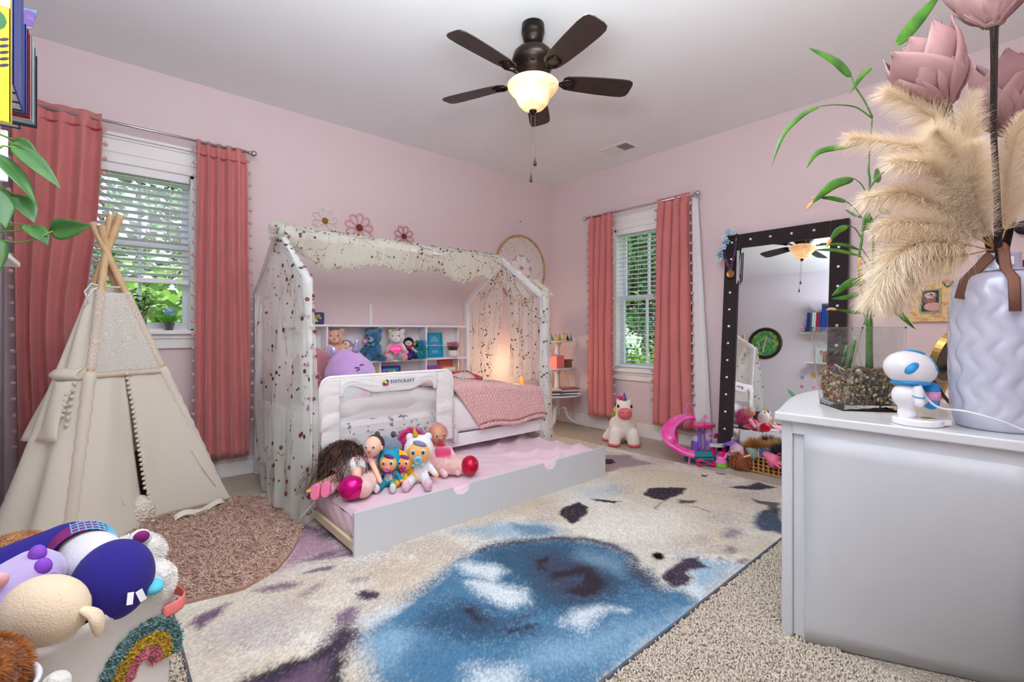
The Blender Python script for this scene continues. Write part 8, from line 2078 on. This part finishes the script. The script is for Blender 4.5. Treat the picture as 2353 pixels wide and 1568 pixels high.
e = plush('round_plush', 'navy headed round plush with care tag on top of the bin', (0.025, 1.475, 0.37), [('e', (0, 0, 0.075), (0.082, 0.078, 0.092), rotm(-25, 10, 0)), ('c', (-0.035, 0.10, 0.09), (-0.05, 0.17, 0.10), 0.066, 0.062)], ATT, [(34, 24, 120), (222, 220, 228)])
b = MB()
for k in range(13):
    a0 = -0.4 + k * 0.19; b.tube([(-0.055 + 0.071 * math.cos(a0) * 1.0, 0.135, 0.096 + 0.071 * math.sin(a0)), (-0.062 + 0.070 * math.cos(a0), 0.21, 0.10 + 0.070 * math.sin(a0))], 0.0014, 4)
for k in range(4): b.tube([(-0.055 - 0.0018 * k + 0.0715 * math.cos(t), 0.14 + 0.022 * k, 0.096 + 0.0715 * math.sin(t)) for t in [-0.4 + 0.19 * i for i in range(13)]], 0.0014, 4)
hb = MB().tube([(-0.055, 0.138, 0.096), (-0.062, 0.205, 0.10)], [0.0695, 0.0685], 28, False).build('plaid_band', mat('plum_plaid', (130, 30, 110), 0.8), e, smooth=True); b.build('plaid_lines', mat('plaid_aqua', (110, 190, 220), 0.8), hb)
for dx, rz_ in ((0.0, 20), (0.02, -30)): MB().box((0.028 + dx, -0.082, 0.055), (0.014, 0.0012, 0.026), rotm(-20, rz_, 10 + rz_)).build('care_tag', mat('tag_white', (232, 232, 232), 0.7), e)
E_((0.075, -0.02, 0.04), (0.022, 0.03, 0.016), None, mat('aqua_plush', (90, 190, 210), 0.9), 'aqua_foot', e); E_((0.055, 0.10, 0.125), (0.026, 0.02, 0.024), None, mat('white_velour', (226, 224, 230), 0.9), 'white_hand', e); E_((0.057, 0.082, 0.135), (0.018, 0.008, 0.016), None, MATS['plum_plaid'], 'plaid_patch', e)
plush('navy_plush', 'second plush with navy body and white legs lying in the bin back', (-0.12, 1.72, 0.385), [('c', (-0.08, 0.0, 0.05), (0.06, 0.03, 0.075), 0.06, 0.062), ('c', (-0.1, -0.05, 0.03), (-0.12, -0.12, 0.03), 0.035, 0.035), ('e', (-0.05, -0.02, 0.05), (0.02, 0.05, 0.04))], ATT, [(36, 26, 128), (216, 208, 216), (216, 208, 216)])
e = plush('bunny_plush', 'cream knitted plush with two drooping ears at the bin front', (-0.085, 1.385, 0.385), [('e', (0, 0, 0.072), (0.083, 0.06, 0.07), rotm(0, 8, -40))], mat('knit_cream', (226, 208, 178), 0.95, bump=(260, 0.4)))
for pts in ([(-0.055, 0.05, 0.078), (-0.078, 0.075, 0.06), (-0.088, 0.085, 0.02)], [(0.055, -0.05, 0.075), (0.078, -0.06, 0.055), (0.085, -0.055, 0.01)]): MB().tube(bez(pts, 10), [0.010, 0.011, 0.013, 0.015, 0.017, 0.019, 0.020, 0.019, 0.017, 0.013, 0.006], 10, True, 0.55).build('ear', MATS['knit_cream'], e, smooth=True)
e = plush('dog_plush', 'lilac velvety plush with pink nose lying along the bin left', (-0.165, 1.50, 0.385), [('c', (-0.03, 0.0, 0.05), (0.05, 0.02, 0.10), 0.075, 0.06), ('e', (-0.06, -0.02, 0.06), (0.07, 0.06, 0.07))], mat('lilac_velvet', (176, 160, 206), 0.85, sheen=0.5))
E_((0.002, -0.060, 0.135), (0.022, 0.012, 0.024), rotm(30, 0, 20), mat('velvet_pink_nose', (232, 176, 184), 0.85), 'nose', e)
for c in ((0.06, 0.0, 0.155), (0.07, -0.02, 0.13), (0.085, -0.045, 0.10)): E_(c, (0.016, 0.014, 0.02), None, mat('purple_bow', (130, 70, 190), 0.8), 'bow', e)
for nm, lab, c, r, s in (('bear_plush', 'fluffy white plush with round ear at the bin back right', (0.07, 1.64, 0.43), (0.07, 0.06, 0.055), 3), ('lamb_plush', 'fluffy white plush at the bin right rim above the coral handle', (0.09, 1.52, 0.395), (0.06, 0.055, 0.055), 5)):
    e = plush(nm, lab, c, [('e', (0, 0, 0), r), ('c', (0.0, 0.0, 0.0), (0.02, -0.02, 0.02), 0.04, 0.035)], FW); fluff(e, (0, 0, 0), r, 2600, 0.014, mat('white_fur', (240, 238, 232), 0.9), s)
e = plush('lion_plush', 'golden brown fluffy plush at the far back of the bin', (-0.17, 1.83, 0.445), [('e', (0, 0, 0), (0.075, 0.055, 0.05))], plushm('golden_fur', (186, 130, 70), (156, 100, 50), 1.0)); fluff(e, (0, 0, 0), (0.075, 0.055, 0.05), 2200, 0.016, mat('golden_strand', (196, 140, 80), 0.9, var=((160, 104, 56), 30, 0.4, 0.6)), 8)
tb = thing('white_tub', 'small white tub holding a ginger plush in the lower left corner', 'tub', (-0.175, 1.205, 0.005))
MB().lathe([(0, 0), (0.075, 0), (0.092, 0.41), (0.098, 0.415), (0.095, 0.42), (0.088, 0.415), (0.07, 0.02), (0, 0.02)], 36).build('tub_wall', mat('tub_white', (226, 222, 230), 0.35), tb, smooth=True)
e = plush('teddy_plush', 'ginger fluffy plush poking out of the white tub', (-0.165, 1.24, 0.40), [('e', (0, 0, 0.02), (0.07, 0.06, 0.075)), ('e', (-0.02, 0.03, 0.06), (0.05, 0.05, 0.05))], plushm('ginger_fur', (166, 98, 36), (130, 72, 24), 1.0)); fluff(e, (0, 0, 0.025), (0.07, 0.06, 0.075), 3000, 0.018, mat('ginger_strand', (176, 106, 44), 0.9, var=((140, 80, 30), 30, 0.4, 0.6)), 11)
o = E_((0, 0, 0), 0.024, None, FW, 'yarn_ball', None); o.location = (-0.065, 1.288, 0.345); tag(o, 'white fuzzy ball between the tub and the canvas bin', 'ball')

# ------------------------------------------------------------------ standing unicorn, tiered table
e = thing('unicorn_stool', 'white standing unicorn plush with pink muzzle on the carpet', 'plush toy', (3.60, 2.545, 0.003), rz=-48)
UW = mat('unicorn_white', (240, 232, 222), 0.85, sheen=0.3, bump=(200, 0.1))
blob('body', [('e', (0, 0.03, 0.16), (0.125, 0.15, 0.12)), ('c', (-0.075, -0.06, 0.11), (-0.085, -0.075, 0.03), 0.06, 0.055), ('c', (0.075, -0.06, 0.11), (0.085, -0.075, 0.03), 0.06, 0.055), ('c', (-0.08, 0.12, 0.1), (-0.13, 0.13, 0.03), 0.05, 0.048), ('c', (0.08, 0.12, 0.1), (0.09, 0.14, 0.03), 0.05, 0.048), ('c', (0, -0.05, 0.22), (0, -0.08, 0.32), 0.085, 0.07), ('e', (0, -0.085, 0.345), (0.076, 0.072, 0.075)), ('c', (-0.055, -0.07, 0.40), (-0.06, -0.07, 0.425), 0.018, 0.01), ('c', (0.055, -0.07, 0.40), (0.06, -0.07, 0.425), 0.018, 0.01)], 0.012, UW, e, 6)
MZ = mat('muzzle_pink', (222, 110, 114), 0.6); E_((0, -0.14, 0.305), (0.062, 0.045, 0.055), None, MZ, 'muzzle', e, 22, 14)
for q in (-1, 1): E_((q * 0.022, -0.183, 0.318), (0.007, 0.004, 0.005), None, mat('nostril', (150, 50, 60), 0.6), 'nostril', e); E_((q * 0.058, -0.135, 0.368), (0.011, 0.01, 0.016), None, EYEK, 'eye', e); MB().lathe([(0.0, 0), (0.052, 0.0), (0.057, 0.025), (0, 0.03)], 20, (q * 0.087, -0.078, 0), None).build('front_hoof', MZ, e, smooth=True); MB().lathe([(0.0, 0), (0.048, 0.0), (0.05, 0.022), (0, 0.026)], 20, (-0.132 if q < 0 else 0.092, 0.135, 0)).build('rear_hoof', MZ, e, smooth=True)
MB().lathe([(0.024, 0), (0.017, 0.04), (0, 0.085)], 14, (0, -0.09, 0.405)).build('horn', mat('rainbow_horn', (190, 90, 80), 0.5, var=((60, 90, 160), 24, 0.45, 0.55)), e, smooth=True)
for k, c in enumerate(((206, 40, 130), (120, 60, 160), (230, 190, 60), (90, 170, 90))): E_((-0.035 - 0.012 * k, -0.05 + 0.03 * k, 0.42 - 0.055 * k), (0.028, 0.03, 0.034), None, mat('uni_mane_%d' % k, c, 0.8), 'mane_tuft', e)
tt_ = thing('tiered_table', 'distressed white three tier pedestal table beside the bed foot', 'table', (3.715, 3.475, 0), rz=-41.4)
TW = mat('chalk_white', (214, 218, 226), 0.6, var=((150, 150, 160), 26, 0.6, 0.66))
for z, r in ((0.935, 0.165), (0.645, 0.205), (0.36, 0.265)): MB().lathe([(0, 0), (r * 0.5, 0.0), (r - 0.02, 0.004), (r, 0.012), (r, 0.022), (r - 0.012, 0.022), (r - 0.02, 0.016), (0, 0.016)], 40, (0, 0, z - 0.02)).build('tier', TW, tt_, smooth=True)
MB().lathe([(0.03, 0.13), (0.035, 0.2), (0.024, 0.24), (0.03, 0.3), (0.05, 0.34), (0.03, 0.36), (0.034, 0.42), (0.026, 0.5), (0.028, 0.58), (0.045, 0.625), (0.03, 0.66), (0.018, 0.72), (0.03, 0.8), (0.02, 0.86), (0.05, 0.915), (0, 0.918)], 20).build('pedestal', TW, tt_, smooth=True)
lg = None
for k in range(3):
    if lg is None: lg = MB().tube(bez([(0.02, 0, 0.22), (0.09, 0, 0.2), (0.12, 0, 0.11), (0.2, 0, 0.045), (0.29, 0, 0.012)], 18), [0.02, 0.026, 0.028, 0.026, 0.024] + [0.022] * 8 + [0.018, 0.016, 0.014, 0.012, 0.011, 0.01], 10, True, 0.8).build('leg', TW, tt_, smooth=True); o = lg
    else: o = copyto(lg, tt_)
    o.rotation_euler = (0, 0, R(10 + 120 * k))
g = random.Random(8); TT = Vector((3.715, 3.475, 0)); VRt = Vector((0.75, -0.661, 0)); VFt = Vector((-0.661, -0.75, 0))
for k, (x, f, c, hc, nm) in enumerate(((-0.065, 0.05, (110, 150, 200), (230, 200, 90), 'pale blue gown leftmost'), (-0.02, 0.09, (240, 200, 70), (60, 40, 36), 'short golden gown'), (0.02, 0.08, (160, 170, 60), (200, 180, 70), 'olive gown'), (0.075, 0.06, (240, 206, 70), (90, 56, 40), 'tall yellow gown'), (0.11, 0.01, (60, 54, 70), (40, 30, 34), 'dark gown'), (0.145, 0.03, (60, 150, 140), (190, 50, 40), 'teal gown rightmost'))):
    p = TT + VRt * x + VFt * f; e = thing('toy_figurine', 'tiny figurine in %s on the top tier' % nm, 'figurine', (p.x, p.y, 0.931)); h_ = 0.085 if k in (0, 2, 3) else 0.07
    MB().lathe([(0, 0), (0.021, 0), (0.022, 0.008), (0.012, h_ * 0.5), (0.009, h_ * 0.62), (0.012, h_ * 0.7), (0.004, h_ * 0.76), (0, h_ * 0.76)], 14).build('gown', mat('gown_%d' % k, c, 0.5), e, smooth=True)
    E_((0, 0, h_ * 0.86), 0.009, None, mat('fig_skin', (230, 180, 150), 0.5), 'head', e, 10, 8); E_((0.003, 0.004, h_ * 0.89), (0.0105, 0.0105, 0.011), None, mat('fig_hair_%d' % k, hc, 0.6), 'hair', e, 10, 8)
p = TT + VRt * -0.02 + VFt * 0.05; bx_ = MB().box((0, 0, 0.068), (0.13, 0.13, 0.136)).build('pink_box', mat('box_pink', (246, 130, 130), 0.5), bev=0.003); bx_.location = (p.x, p.y, 0.641); bx_.rotation_euler = (0, 0, R(5)); tag(bx_, 'pink and coral cube box on the middle tier', 'box')
MB().bx(0.0652, 0.0662, -0.063, 0.063, 0.004, 0.132).build('magenta_side', mat('box_magenta', (206, 70, 160), 0.5), bx_)
p = TT + VRt * 0.12 + VFt * -0.05; bx_ = MB().box((0, 0, 0.035), (0.07, 0.06, 0.07)).box((0, 0, 0.078), (0.09, 0.07, 0.022)).build('wooden_box', mat('box_brown', (130, 90, 62), 0.6), bev=0.002); bx_.location = (p.x, p.y, 0.641); tag(bx_, 'small brown wooden box behind the pink cube', 'box')
bt = 0
for (x, f, n, w, nm) in ((-0.07, 0.09, 5, 0.17, 'left'), (0.10, 0.04, 6, 0.22, 'right')):
    z = 0.357
    for k in range(n):
        c = ((60, 80, 80), (226, 226, 226), (40, 60, 90), (150, 140, 130), (214, 206, 190), (150, 96, 96))[k]; th = g.uniform(0.010, 0.017)
        p = TT + VRt * (x + g.uniform(-0.015, 0.015)) + VFt * f; e = thing('magazine', '%s one from the bottom of the %s pile on the lowest tier' % (('first', 'second', 'third', 'fourth', 'fifth', 'sixth')[k], nm), 'magazine', (p.x, p.y, z), rz=-30 + g.uniform(-8, 8), group='magazines piled on the lowest tier')
        MB().box((0, 0, th / 2), (w, 0.15, th - 0.001)).build('pages', MATS['paper'], e); MB().box((0, 0, th - 0.001), (w + 0.004, 0.154, 0.0016)).box((0, 0, 0.001), (w + 0.004, 0.154, 0.0016)).box((0, -0.0765, th / 2), (w + 0.004, 0.0016, th)).build('cover', mat('mag_%d' % k, c, 0.35, var=((90, 60, 60), 20, 0.5, 0.6) if k == 5 else None), e); z += th
for nm, lab, pts in (('lamp_cord', 'thin grey cord hanging behind the tiered table to the carpet', [(3.80, 3.44, 0.62), (3.84, 3.40, 0.4), (3.86, 3.38, 0.15), (3.90, 3.33, 0.01), (3.95, 3.1, 0.006), (3.97, 2.95, 0.006)]), ('loose_cord', 'thin cord looping down the baseboard under the left curtain', [(3.985, 3.0, 0.12), (3.97, 2.92, 0.10), (3.955, 2.88, 0.03), (3.94, 2.95, 0.006), (3.93, 3.1, 0.006)])):
    o = MB().tube(bez(pts, 30), 0.0028, 6).build(nm, mat('cord_grey', (176, 166, 150), 0.6), smooth=True); tag(o, lab, 'cord')
e = thing('orange_cone', 'orange toy cone glimpsed between the parted foot drapes', 'toy', (3.33, 3.62, 0.0))
MB().lathe([(0, 0), (0.1, 0), (0.1, 0.015), (0.075, 0.02), (0.02, 0.56), (0, 0.565)], 24).build('cone', mat('cone_orange', (240, 120, 30), 0.6), e, smooth=True)
# ------------------------------------------------------------------ doll pool playset by the back wall (local x right, -y toward the room)
MAG = mat('toy_magenta', (224, 20, 120), 0.3, coat=0.3); TPK = mat('toy_pink', (238, 130, 196), 0.3, coat=0.3); TPU = mat('toy_purple', (140, 90, 200), 0.35); TLI = mat('toy_lilac', (206, 130, 220), 0.35); TTE = mat('toy_teal', (16, 140, 150), 0.3, coat=0.3); TGR = mat('toy_green', (130, 200, 70), 0.4)
PO = Vector((3.64, 1.83, 0.003))
ps = thing('pool_playset', 'pink slide and teal pool doll playset before the right curtain', 'toy playset', tuple(PO), rz=-41.4)
def kid(t): return 1 + 0.28 * math.cos(2 * t) + 0.06 * math.sin(t)
pts = [(0.075 + 0.205 * math.cos(t) * (1.05), -0.055 + 0.09 * math.sin(t) * kid(t)) for t in [2 * PI * k / 48 for k in range(48)]]
b = MB(); lv = [(0.92, 0.0), (1.0, 0.004), (1.03, 0.05), (1.07, 0.054), (1.07, 0.058), (1.0, 0.056), (0.95, 0.012)]
cx_, cy_ = 0.075, -0.055
for s, z in lv: b.v += [(cx_ + (x - cx_) * s, cy_ + (y - cy_) * s, z) for x, y in pts]
for i in range(len(lv) - 1):
    for j in range(48): b.f.append((i * 48 + j, i * 48 + (j + 1) % 48, (i + 1) * 48 + (j + 1) % 48, (i + 1) * 48 + j))
b.f.append(tuple(range(6 * 48, 7 * 48))); b.f.append(tuple(reversed(range(48)))); b.build('pool', TTE, ps, smooth=True)
def sl(u):
    P_ = [(-0.03, 0.06, 0.315), (-0.12, 0.065, 0.305), (-0.22, 0.03, 0.25), (-0.265, -0.02, 0.18), (-0.25, -0.06, 0.12), (-0.18, -0.10, 0.075), (-0.10, -0.13, 0.055)]
    return bez(P_, 36)
sp = sl(0); b = MB(); nn = len(sp)
for i, p in enumerate(sp):
    tg = (sp[min(nn - 1, i + 1)] - sp[max(0, i - 1)]).normalized(); sd = tg.cross(Vector((0, 0, 1))).normalized(); up = sd.cross(tg).normalized()
    for x, h in ((-0.052, 0.036), (-0.048, 0.036), (-0.044, 0.006), (-0.024, 0.0), (0.024, 0.0), (0.044, 0.006), (0.048, 0.036), (0.052, 0.036), (0.048, 0.0), (0.02, -0.006), (-0.02, -0.006), (-0.048, 0.0)): b.v.append(tuple(p + sd * x + up * h))
for i in range(nn - 1):
    for j in range(12): b.f.append((i * 12 + j, i * 12 + (j + 1) % 12, (i + 1) * 12 + (j + 1) % 12, (i + 1) * 12 + j))
b.f.append(tuple(reversed(range(12)))); b.f.append(tuple((nn - 1) * 12 + j for j in range(12)))
SLM = mat('slide_pink', (232, 60, 160), 0.3, coat=0.3, var=((240, 130, 200), 5, 0.4, 0.65)); b.build('slide', SLM, ps, smooth=True)
b = MB(); b.tube([(-0.13, -0.12, 0.05), (-0.135, -0.12, 0)], 0.009, 10); b.build('slide_support', TPK, ps); MB().bx(-0.185, -0.17, 0.02, 0.06, 0.06, 0.24).build('slide_brace', MAG, ps, bev=0.003)
MB().prism([(0.04 + 0.105 * math.cos(2 * PI * k / 28), 0.06 + 0.075 * math.sin(2 * PI * k / 28)) for k in range(28)], 0.255, 0.278).build('deck', MAG, ps, bev=0.004)
MB().tube(bez([(-0.075, 0.07, 0.30), (-0.085, 0.07, 0.40), (-0.062, 0.07, 0.445), (-0.03, 0.07, 0.40), (-0.012, 0.07, 0.29)], 24), 0.0065, 10, True, 0.5).build('slide_arch', TLI, ps, smooth=True)
for x in (0.0, 0.022, 0.052, 0.105): MB().bx(x, x + 0.014, 0.045, 0.06, 0.0, 0.257).build('tower_post', TPU, ps, bev=0.002)
b = MB()
for k in range(8): b.tube([(0.006, 0.05, 0.03 + 0.03 * k), (0.03, 0.05, 0.03 + 0.03 * k)], 0.003, 6)
b.build('ladder_rungs', TLI, ps)
MB().bx(0.055, 0.115, 0.044, 0.05, 0.10, 0.135).build('tower_panel', TPU, ps, bev=0.002); pn = MB().bx(0.062, 0.108, 0.043, 0.047, 0.155, 0.25).build('sticker_panel', mat('sticker_lilac', (200, 180, 226), 0.5), ps)
for k, (x, z, c) in enumerate(((0.085, 0.225, (240, 190, 60)), (0.078, 0.176, (236, 200, 70)), (0.097, 0.18, (200, 90, 150)), (0.07, 0.215, (230, 110, 170)))): E_((x, 0.042, z), (0.011, 0.0015, 0.011), None, mat('stk_%d' % k, c, 0.5), 'sticker', pn, 10, 6)
MB().bx(-0.04, -0.002, 0.045, 0.09, 0.0, 0.13).build('tower_cabinet', TPU, ps, bev=0.004); b = MB(); b.lathe([(0, -0.004), (0.024, -0.004), (0.024, 0.004), (0, 0.004)], 16, (-0.016, 0.055, 0.155), rotm(90, 0, 0)); b.build('tower_fan', mat('toy_pale_blue', (186, 206, 236), 0.4), ps)
b = MB(); b.tube([(0.052, 0.03, 0.278), (0.056, 0.03, 0.335)], [0.005, 0.003], 8)
for k in range(7): a = 2 * PI * k / 7; b.tube([(0.056, 0.03, 0.335), (0.056 + 0.016 * math.cos(a), 0.03, 0.335 + 0.016 * math.sin(a) + 0.004), (0.056 + 0.027 * math.cos(a), 0.03, 0.33 + 0.024 * math.sin(a))], [0.004, 0.005, 0.001], 5)
b.build('palm_tree', TPK, ps, smooth=True)
b = MB(); b.tube([(0.008, 0.02, 0.278), (0.008, 0.02, 0.305), (0.024, 0.02, 0.322), (0.04, 0.02, 0.305), (0.04, 0.02, 0.278)], 0.003, 6); b.tube([(0.008, 0.02, 0.29), (0.04, 0.02, 0.29)], 0.003, 6); b.ell((0.024, 0.02, 0.303), (0.009, 0.002, 0.012), None, 8, 6); b.build('deck_railing', TPK, ps, smooth=True)
def toy(nm, lab, cat, x, y, fn):
    d = Matrix.Rotation(R(-41.4), 3, 'Z') @ Vector((x, y, 0)); e = thing(nm, lab, cat, tuple(PO + d), rz=-41.4); fn(e); return e
def f_bar(e):
    MB().grid(lambda u, v: (-0.07 + 0.14 * u, -0.02 + 0.02 * math.sin(PI * u) * -1 + 0.045 * v, 0.11), 10, 3).build('counter', mat('toy_white', (226, 226, 232), 0.35), e, solid=0.022)
    for x in (-0.05, 0.035): MB().bx(x, x + 0.03, -0.015, 0.02, 0.0, 0.1).build('bar_leg', MAG, e, bev=0.004)
    MB().tube([(-0.03, 0, 0.06), (0.05, 0, 0.05)], 0.004, 6).build('bar_rail', MAG, e)
toy('toy_bar', 'toy bar with white counter and magenta legs beside the purple umbrella', 'toy furniture', 0.155, 0.025, f_bar)
def f_um(e):
    MB().tube([(0, 0, 0), (0, 0, 0.16)], 0.004, 8).build('pole', WHITE, e); MB().tube(bez([(0, 0, 0.16), (0.002, 0, 0.185), (0.012, 0, 0.192), (0.016, 0, 0.178)], 10), 0.0035, 6).build('hook', WHITE, e)
    b = MB(); n = 6; b.v = [(0.0, 0, 0.165)] + [(0.074 * math.cos(2 * PI * k / n), 0.06 * math.sin(2 * PI * k / n), 0.135) for k in range(n)]; b.f = [(0, 1 + k, 1 + (k + 1) % n) for k in range(n)]; b.build('canopy', TPU, e, solid=0.002)
toy('toy_umbrella', 'small purple toy umbrella on a white pole near the mirror', 'toy', 0.228, -0.06, f_um)
def f_ch(e):
    MB().grid(lambda u, v: (-0.025 + 0.05 * u, 0.02 * math.sin(PI * v) - 0.02 * v + 0.012, 0.0 + 0.075 * v if v > 0.4 else 0.03 * 1.0), 5, 8).build('seat', mat('clear_magenta', (214, 40, 120), 0.2, alpha=0.8), e, smooth=True, solid=0.003)
    MB().tube([(0, 0, -0.12), (0, 0, 0.03)], 0.006, 8).build('stool_leg', MAG, e)
c_ = toy('toy_chair', 'translucent magenta toy bar chair behind the toy counter', 'toy furniture', 0.175, 0.075, f_ch); c_.location.z = 0.123
def f_lo(e):
    MB().grid(lambda u, v: (-0.075 + 0.15 * u, -0.03 + 0.06 * v, 0.03 + 0.016 * math.sin(5 * u + 0.6)), 14, 5).build('lounge_top', MAG, e, smooth=True, solid=0.008)
    for x in (-0.06, 0.06): MB().bx(x - 0.006, x + 0.006, -0.028, 0.028, 0.0, 0.032).build('leg', MAG, e)
    b = MB()
    for k in range(5):
        for j in range(2): b.box((-0.05 + 0.025 * k, -0.012 + 0.024 * j, 0.052), (0.008, 0.008, 0.003))
    b.build('studs', TPK, e)
toy('toy_lounger', 'magenta wavy toy lounge chair lying before the teal pool', 'toy furniture', -0.03, -0.185, f_lo)
toy('toy_chair', 'small pink toy chair under the slide', 'toy furniture', -0.10, 0.03, lambda e: (MB().bx(-0.03, 0.03, -0.012, 0.03, 0.03, 0.04).build('seat', TPK, e), MB().bx(-0.034, -0.028, -0.012, 0.03, 0.0, 0.07).build('leg', TPK, e), MB().bx(0.028, 0.034, -0.012, 0.03, 0.0, 0.07).build('leg', TPK, e)))
def f_ca(e):
    for z0, z1, r, m in ((0, 0.035, 0.042, TGR), (0.035, 0.048, 0.042, TPK), (0.048, 0.08, 0.036, TPK), (0.08, 0.115, 0.022, MAG)): MB().lathe([(0, z0), (r, z0), (r * 0.97, z1), (0, z1)], 24).build('pump_ring', m, e, bev=0.003)
    b = MB(); b.tube([(0.02, 0, 0.06), (0.04, 0, 0.095)], 0.012, 10); b.tube([(0.035, 0, 0.098), (0.12, -0.01, 0.085)], [0.013, 0.010], 10); b.build('spout', TPK, e)
toy('water_pump', 'green and pink toy water pump before the pool', 'toy', 0.08, -0.205, f_ca)

# ------------------------------------------------------------------ wicker basket of fashion dolls before the mirror
wb = thing('wicker_basket', 'open weave wicker basket of dolls standing before the mirror', 'basket', (3.685, 1.345, 0.003))
WK = mat('wicker', (186, 140, 84), 0.6, var=((150, 104, 58), 40, 0.4, 0.6)); ax, ay, hh = 0.075, 0.245, 0.115
def rail(z, r, nm='rim'): MB().tube([(-ax, -ay, z), (ax, -ay, z), (ax, ay, z), (-ax, ay, z), (-ax, -ay, z)], r, 8).build(nm, WK, wb, smooth=True)
rail(0.006, 0.008, 'base_rim'); rail(hh, 0.006); MB().bx(-ax, ax, -ay, ay, 0.0, 0.006).build('base', WK, wb)
for z in (0.035, 0.062, 0.089): rail(z, 0.0042, 'weaver')
st = None
pos = [(-ax, -ay + 0.034 * k, 0) for k in range(15)] + [(ax, -ay + 0.034 * k, 0) for k in range(15)] + [(x, y, 90) for x in (-0.037, 0, 0.037) for y in (-ay, ay)]
for x, y, a in pos:
    if st is None: st = MB().bx(-0.0035, 0.0035, -0.007, 0.007, 0.0, hh).build('stake', WK, wb, bev=0.002); o = st
    else: o = copyto(st, wb)
    o.location = (x, y, 0); o.rotation_euler = (0, 0, R(a))
WBL = Vector((3.685, 1.345, 0.003))
def fdoll(label, p, rz, lean, dress, hair, leg, s=1.0, roll=0):
    e = thing('fashion_doll', label, 'doll', tuple(WBL + Vector(p)), rot=(R(lean), R(roll), R(rz)), scale=s)
    blob('body', [('c', (0, 0, 0.0), (0, 0, 0.065), 0.019, 0.022), ('e', (0, -0.003, 0.115), (0.021, 0.022, 0.026)), ('c', (0, 0, 0.07), (0, 0, 0.1), 0.009, 0.008), ('c', (-0.024, 0, 0.062), (-0.05, -0.02, 0.0), 0.008, 0.006), ('c', (0.024, 0, 0.062), (0.05, -0.02, 0.01), 0.008, 0.006), ('c', (-0.01, 0, 0.0), (-0.014, 0, -0.14), 0.014, 0.008), ('c', (0.01, 0, 0.0), (0.014, -0.01, -0.14), 0.014, 0.008)], 0.005, VIN, e, 3, [dress, SKINP, SKINP, SKINO, SKINO, leg, leg])
    MB().lathe([(0.021, 0.03), (0.026, 0.0), (0.04, -0.05), (0.05, -0.09)], 18, wob=lambda t, z, i: 1 + 0.1 * math.sin(6 * t)).build('skirt', mat('fd_%d_%d_%d' % dress, dress, 0.6), e, smooth=True, solid=0.002)
    g = np.random.default_rng(sum(hair)); n = 700; v = g.normal(0, 1, (n, 3)); v[:, 1] = np.abs(v[:, 1]) * 0.8 - 0.1; v /= np.linalg.norm(v, axis=1, keepdims=True)
    V, F = strands(np.array([0, 0.002, 0.118]) + v * np.array([0.021, 0.02, 0.024]), v + np.array([0, 0.2, 0.5]), 0.06, 0.0022, 6, 0.0, 0.004, 0.3, 3, 3.0, 0.6); stuff(npmesh('hair', V, F, mat('fdh_%d_%d_%d' % hair, hair, 0.6), e)); return e
fdoll('doll with blonde hair tumbling over the wicker basket end', (-0.02, 0.17, 0.125), 90, 100, (200, 170, 190), (196, 150, 90), SKINP, 1.0)
fdoll('doll in green top lying across the wicker basket', (0.0, 0.05, 0.135), 60, 80, (130, 150, 140), (206, 170, 110), SKINP)
fdoll('doll in satin pink gown lying along the basket front', (-0.04, -0.02, 0.13), 150, 75, (236, 120, 160), (190, 130, 70), (236, 120, 160), 1.05)
fdoll('doll in lilac dress on top of the basket pile', (0.02, -0.1, 0.145), -60, 70, (190, 130, 190), (60, 50, 60), SKINP)
fdoll('doll in denim blue outfit in the basket middle', (0.01, -0.04, 0.12), 20, 95, (50, 80, 130), (40, 36, 40), (50, 80, 130))
fdoll('doll in teal outfit at the dresser end of the basket', (-0.02, -0.17, 0.12), 140, 80, (40, 130, 140), (30, 28, 34), (40, 130, 140))
e = thing('fashion_doll', 'doll with crimped auburn hair spilling down the basket front', 'doll', tuple(WBL + Vector((-0.05, 0.15, 0.11))))
E_((0, 0, 0.01), (0.024, 0.022, 0.026), None, mat('face_%d' % sum(SKINP), SKINP, 0.4), 'head', e); MB().cap((0.02, -0.01, 0.0), (0.06, -0.04, -0.02), 0.02, 0.016).build('body', mat('fd_teal', (60, 120, 130), 0.7), e, smooth=True)
g = np.random.default_rng(2); n = 1500; v = g.normal(0, 1, (n, 3)); v /= np.linalg.norm(v, axis=1, keepdims=True); v[:, 0] = -np.abs(v[:, 0])
V, F = strands(np.array([0, 0, 0.015]) + v * np.array([0.026, 0.024, 0.027]), v * 0.8 + np.array([-0.55, 0, 0.25]), 0.07, 0.0026, 8, 1.2, 0.0032, 0.25, 3, 5.0, 0.7); V[:, 2] = np.maximum(V[:, 2], -0.1); stuff(npmesh('auburn_hair', V, F, mat('auburn_hair', (176, 96, 46), 0.6, var=((130, 66, 30), 40, 0.4, 0.6)), e))
g = np.random.default_rng(14); n = 260
V, F = strands(g.normal(0, 0.006, (n, 3)) * np.array([1, 1, 0.2]) + np.array([0, 0, 0.004]), np.stack([g.normal(0, .6, n), g.normal(0, .6, n), np.full(n, 0.8)], 1), 0.035, 0.0022, 3, 0.5, 0, 0.3, 3)
o = npmesh('hair_tie', V, F, mat('black_fluff', (20, 18, 20), 0.8)); o.location = (1.905, 1.155, 0.012); tag(o, 'tiny black fluffy hair tie lying on the rug', 'hair tie')
